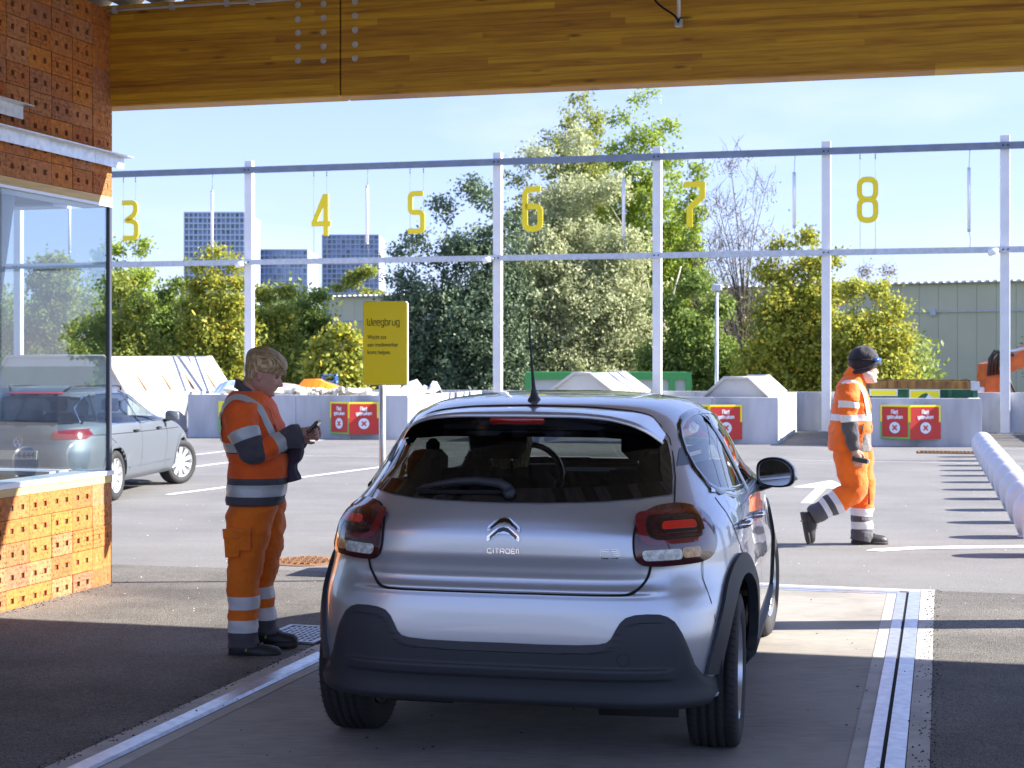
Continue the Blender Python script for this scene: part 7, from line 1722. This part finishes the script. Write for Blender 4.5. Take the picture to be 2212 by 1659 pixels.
for i in range(nh + 1):
    for j in range(na + 1):
        a = -1.9 + 3.8 * j / na; tp = .27 + (.12 * min(1, max(0, abs(a) - .5))); h = tp * i / nh; q = head_pt(h, a); d = (q - Vector((0, 0, .35))).normalized(); e = .05 * min(1, i / 3 + .6) * min(1, (nh - i) / 3 + .1); vs.append(TM(q + d * e))
for i in range(nh):
    for j in range(na): k = i * (na + 1) + j; fs.append((k, k + 1, k + na + 2, k + na + 1))
b.add(vs, fs, M_brd, True); b.build('beard', None, MN)
def mlo(a): c = cos(a); return .60 if c > .6 else (.60 - .22 * (.6 - c) / .6 if c > 0 else .38 - .14 * -c)
hat = cap_shell('beanie', TM, mlo, .07, M_nvy, MN, thick=.012, bulge=lambda a, h: .16 * max(0, (h - .7) / .3) ** 1.2 + .02 * noise.noise(Vector((a * 2, h * 5, 2))))
b = MB(); ct_ = []
for j in range(48): a = 2 * pi * j / 48; q = head_pt(mlo(a) + .06, a, 1, 0); d = Vector((q.x, q.y, 0)).normalized(); ct_.append(TM(q + d * .10))
b.tube(ct_, .02, M_nvy, 8, closed=True); b.build('beanie_fold', None, hat); bpy.data.objects['beanie_fold'].parent = hat
b = MB(); pts = [TM(head_pt(.78, a, 1, 0) + Vector((cos(a), sin(a), 0)) * .13) for a in [-1.1 + 2.2 * k / 14 for k in range(15)]]; b.tube(pts, [.006] + [.019] * 13 + [.006], mk('goggle_blue', (.02, .12, .5), .1, coat=1), 8)
pts = [TM(head_pt(.76, a, 1, 0) + Vector((cos(a), sin(a), 0)) * .11) for a in [1.1 + 4.1 * k / 20 for k in range(21)]]; b.tube(pts, .005, M_black, 5); b.build('safety_glasses', None, MN)
pm = thing('pocket_device', 'small dark device in the walking worker\'s hand', 'device', MN.location + Vector(Q_(1845, 990, -.22)), 0)
b = MB(); b.box((0, 0, 0), (.13, .03, .045), M_hyd, M=Matrix.Rotation(radians(12), 3, 'Y'), bev=.008); b.box((.06, 0, -.012), (.03, .026, .036), M_galvd, M=Matrix.Rotation(radians(12), 3, 'Y'), bev=.004); b.build('casing', None, pm)

# ---------------------------------------------------------------- driver
Mc = Matrix.Translation(CAR_P) @ Matrix.Rotation(CAR_Y, 4, 'Z'); dl = Mc @ Vector((-.35, 1.12, .5))
DR = thing('person', 'blond driver seated inside the silver hatchback behind the headrest', 'person', dl, CAR_Y + pi / 2)
b = MB(); HQ = .235; RD = Matrix.Translation((.0, 0, .50)) @ Matrix.Diagonal((HQ, HQ, HQ, 1)); TD = lambda v: RD @ Vector(v)
rings = [[TD(head_pt(h, 2 * pi * k / 40)) for k in range(40)] for h in [i / 34 for i in range(35)]]; b.loft(rings)
limb(b, [(-.04, 0, .3), (-.02, 0, .42), (0, 0, .55)], [(.08, .09), (.052, .052), (.05, .05)]); limb(b, [(-.05, 0, .02), (-.05, 0, .2), (-.04, 0, .34)], [(.12, .15), (.11, .16), (.06, .1)])
for s in (-1, 1):
    ear(b, TD, s); limb(b, [(-.04, s * .17, .3), (.08, s * .24, .1), (.3, s * .16, .32 if s < 0 else .25)], [(.05, .05), (.042, .042), (.028, .026)]); hand(b, Matrix.Translation((.30, s * .16, .32 if s < 0 else .25)) @ Matrix.Rotation(radians(-25), 4, 'Y'), curl=.8, sc=.95)
limb(b, [(-.02, .1, .02), (.38, .12, .08), (.5, .12, -.15)], [(.09, .08), (.065, .065), (.045, .045)]); limb(b, [(-.02, -.1, .02), (.38, -.12, .08), (.5, -.12, -.15)], [(.09, .08), (.065, .065), (.045, .045)])
remeshed(b, 'body', DR, M_skin, .008, 2); eyes(TD, DR)
b = MB(); torso(b, [(.02, -.16, .12, .19, M_gry), (.15, -.15, .11, .2, M_gry), (.28, -.13, .09, .2, M_gry), (.35, -.1, .05, .13, M_gry), (.39, -.08, .03, .08, M_gry)], amp=.004)
for s in (-1, 1): limb(b, [(-.04, s * .17, .3), (.08, s * .25, .1), (.27, s * .17, .3 if s < 0 else .24)], [(.065, .06), (.055, .055), (.04, .04)], [M_gry, M_gry], amp=.004)
b.build('jumper', None, DR)
cap_shell('hair', TD, lambda a: .62 if cos(a) > .5 else (.45 if cos(a) > 0 else .05), .07, M_blond, DR, thick=.016, ridge=.03)
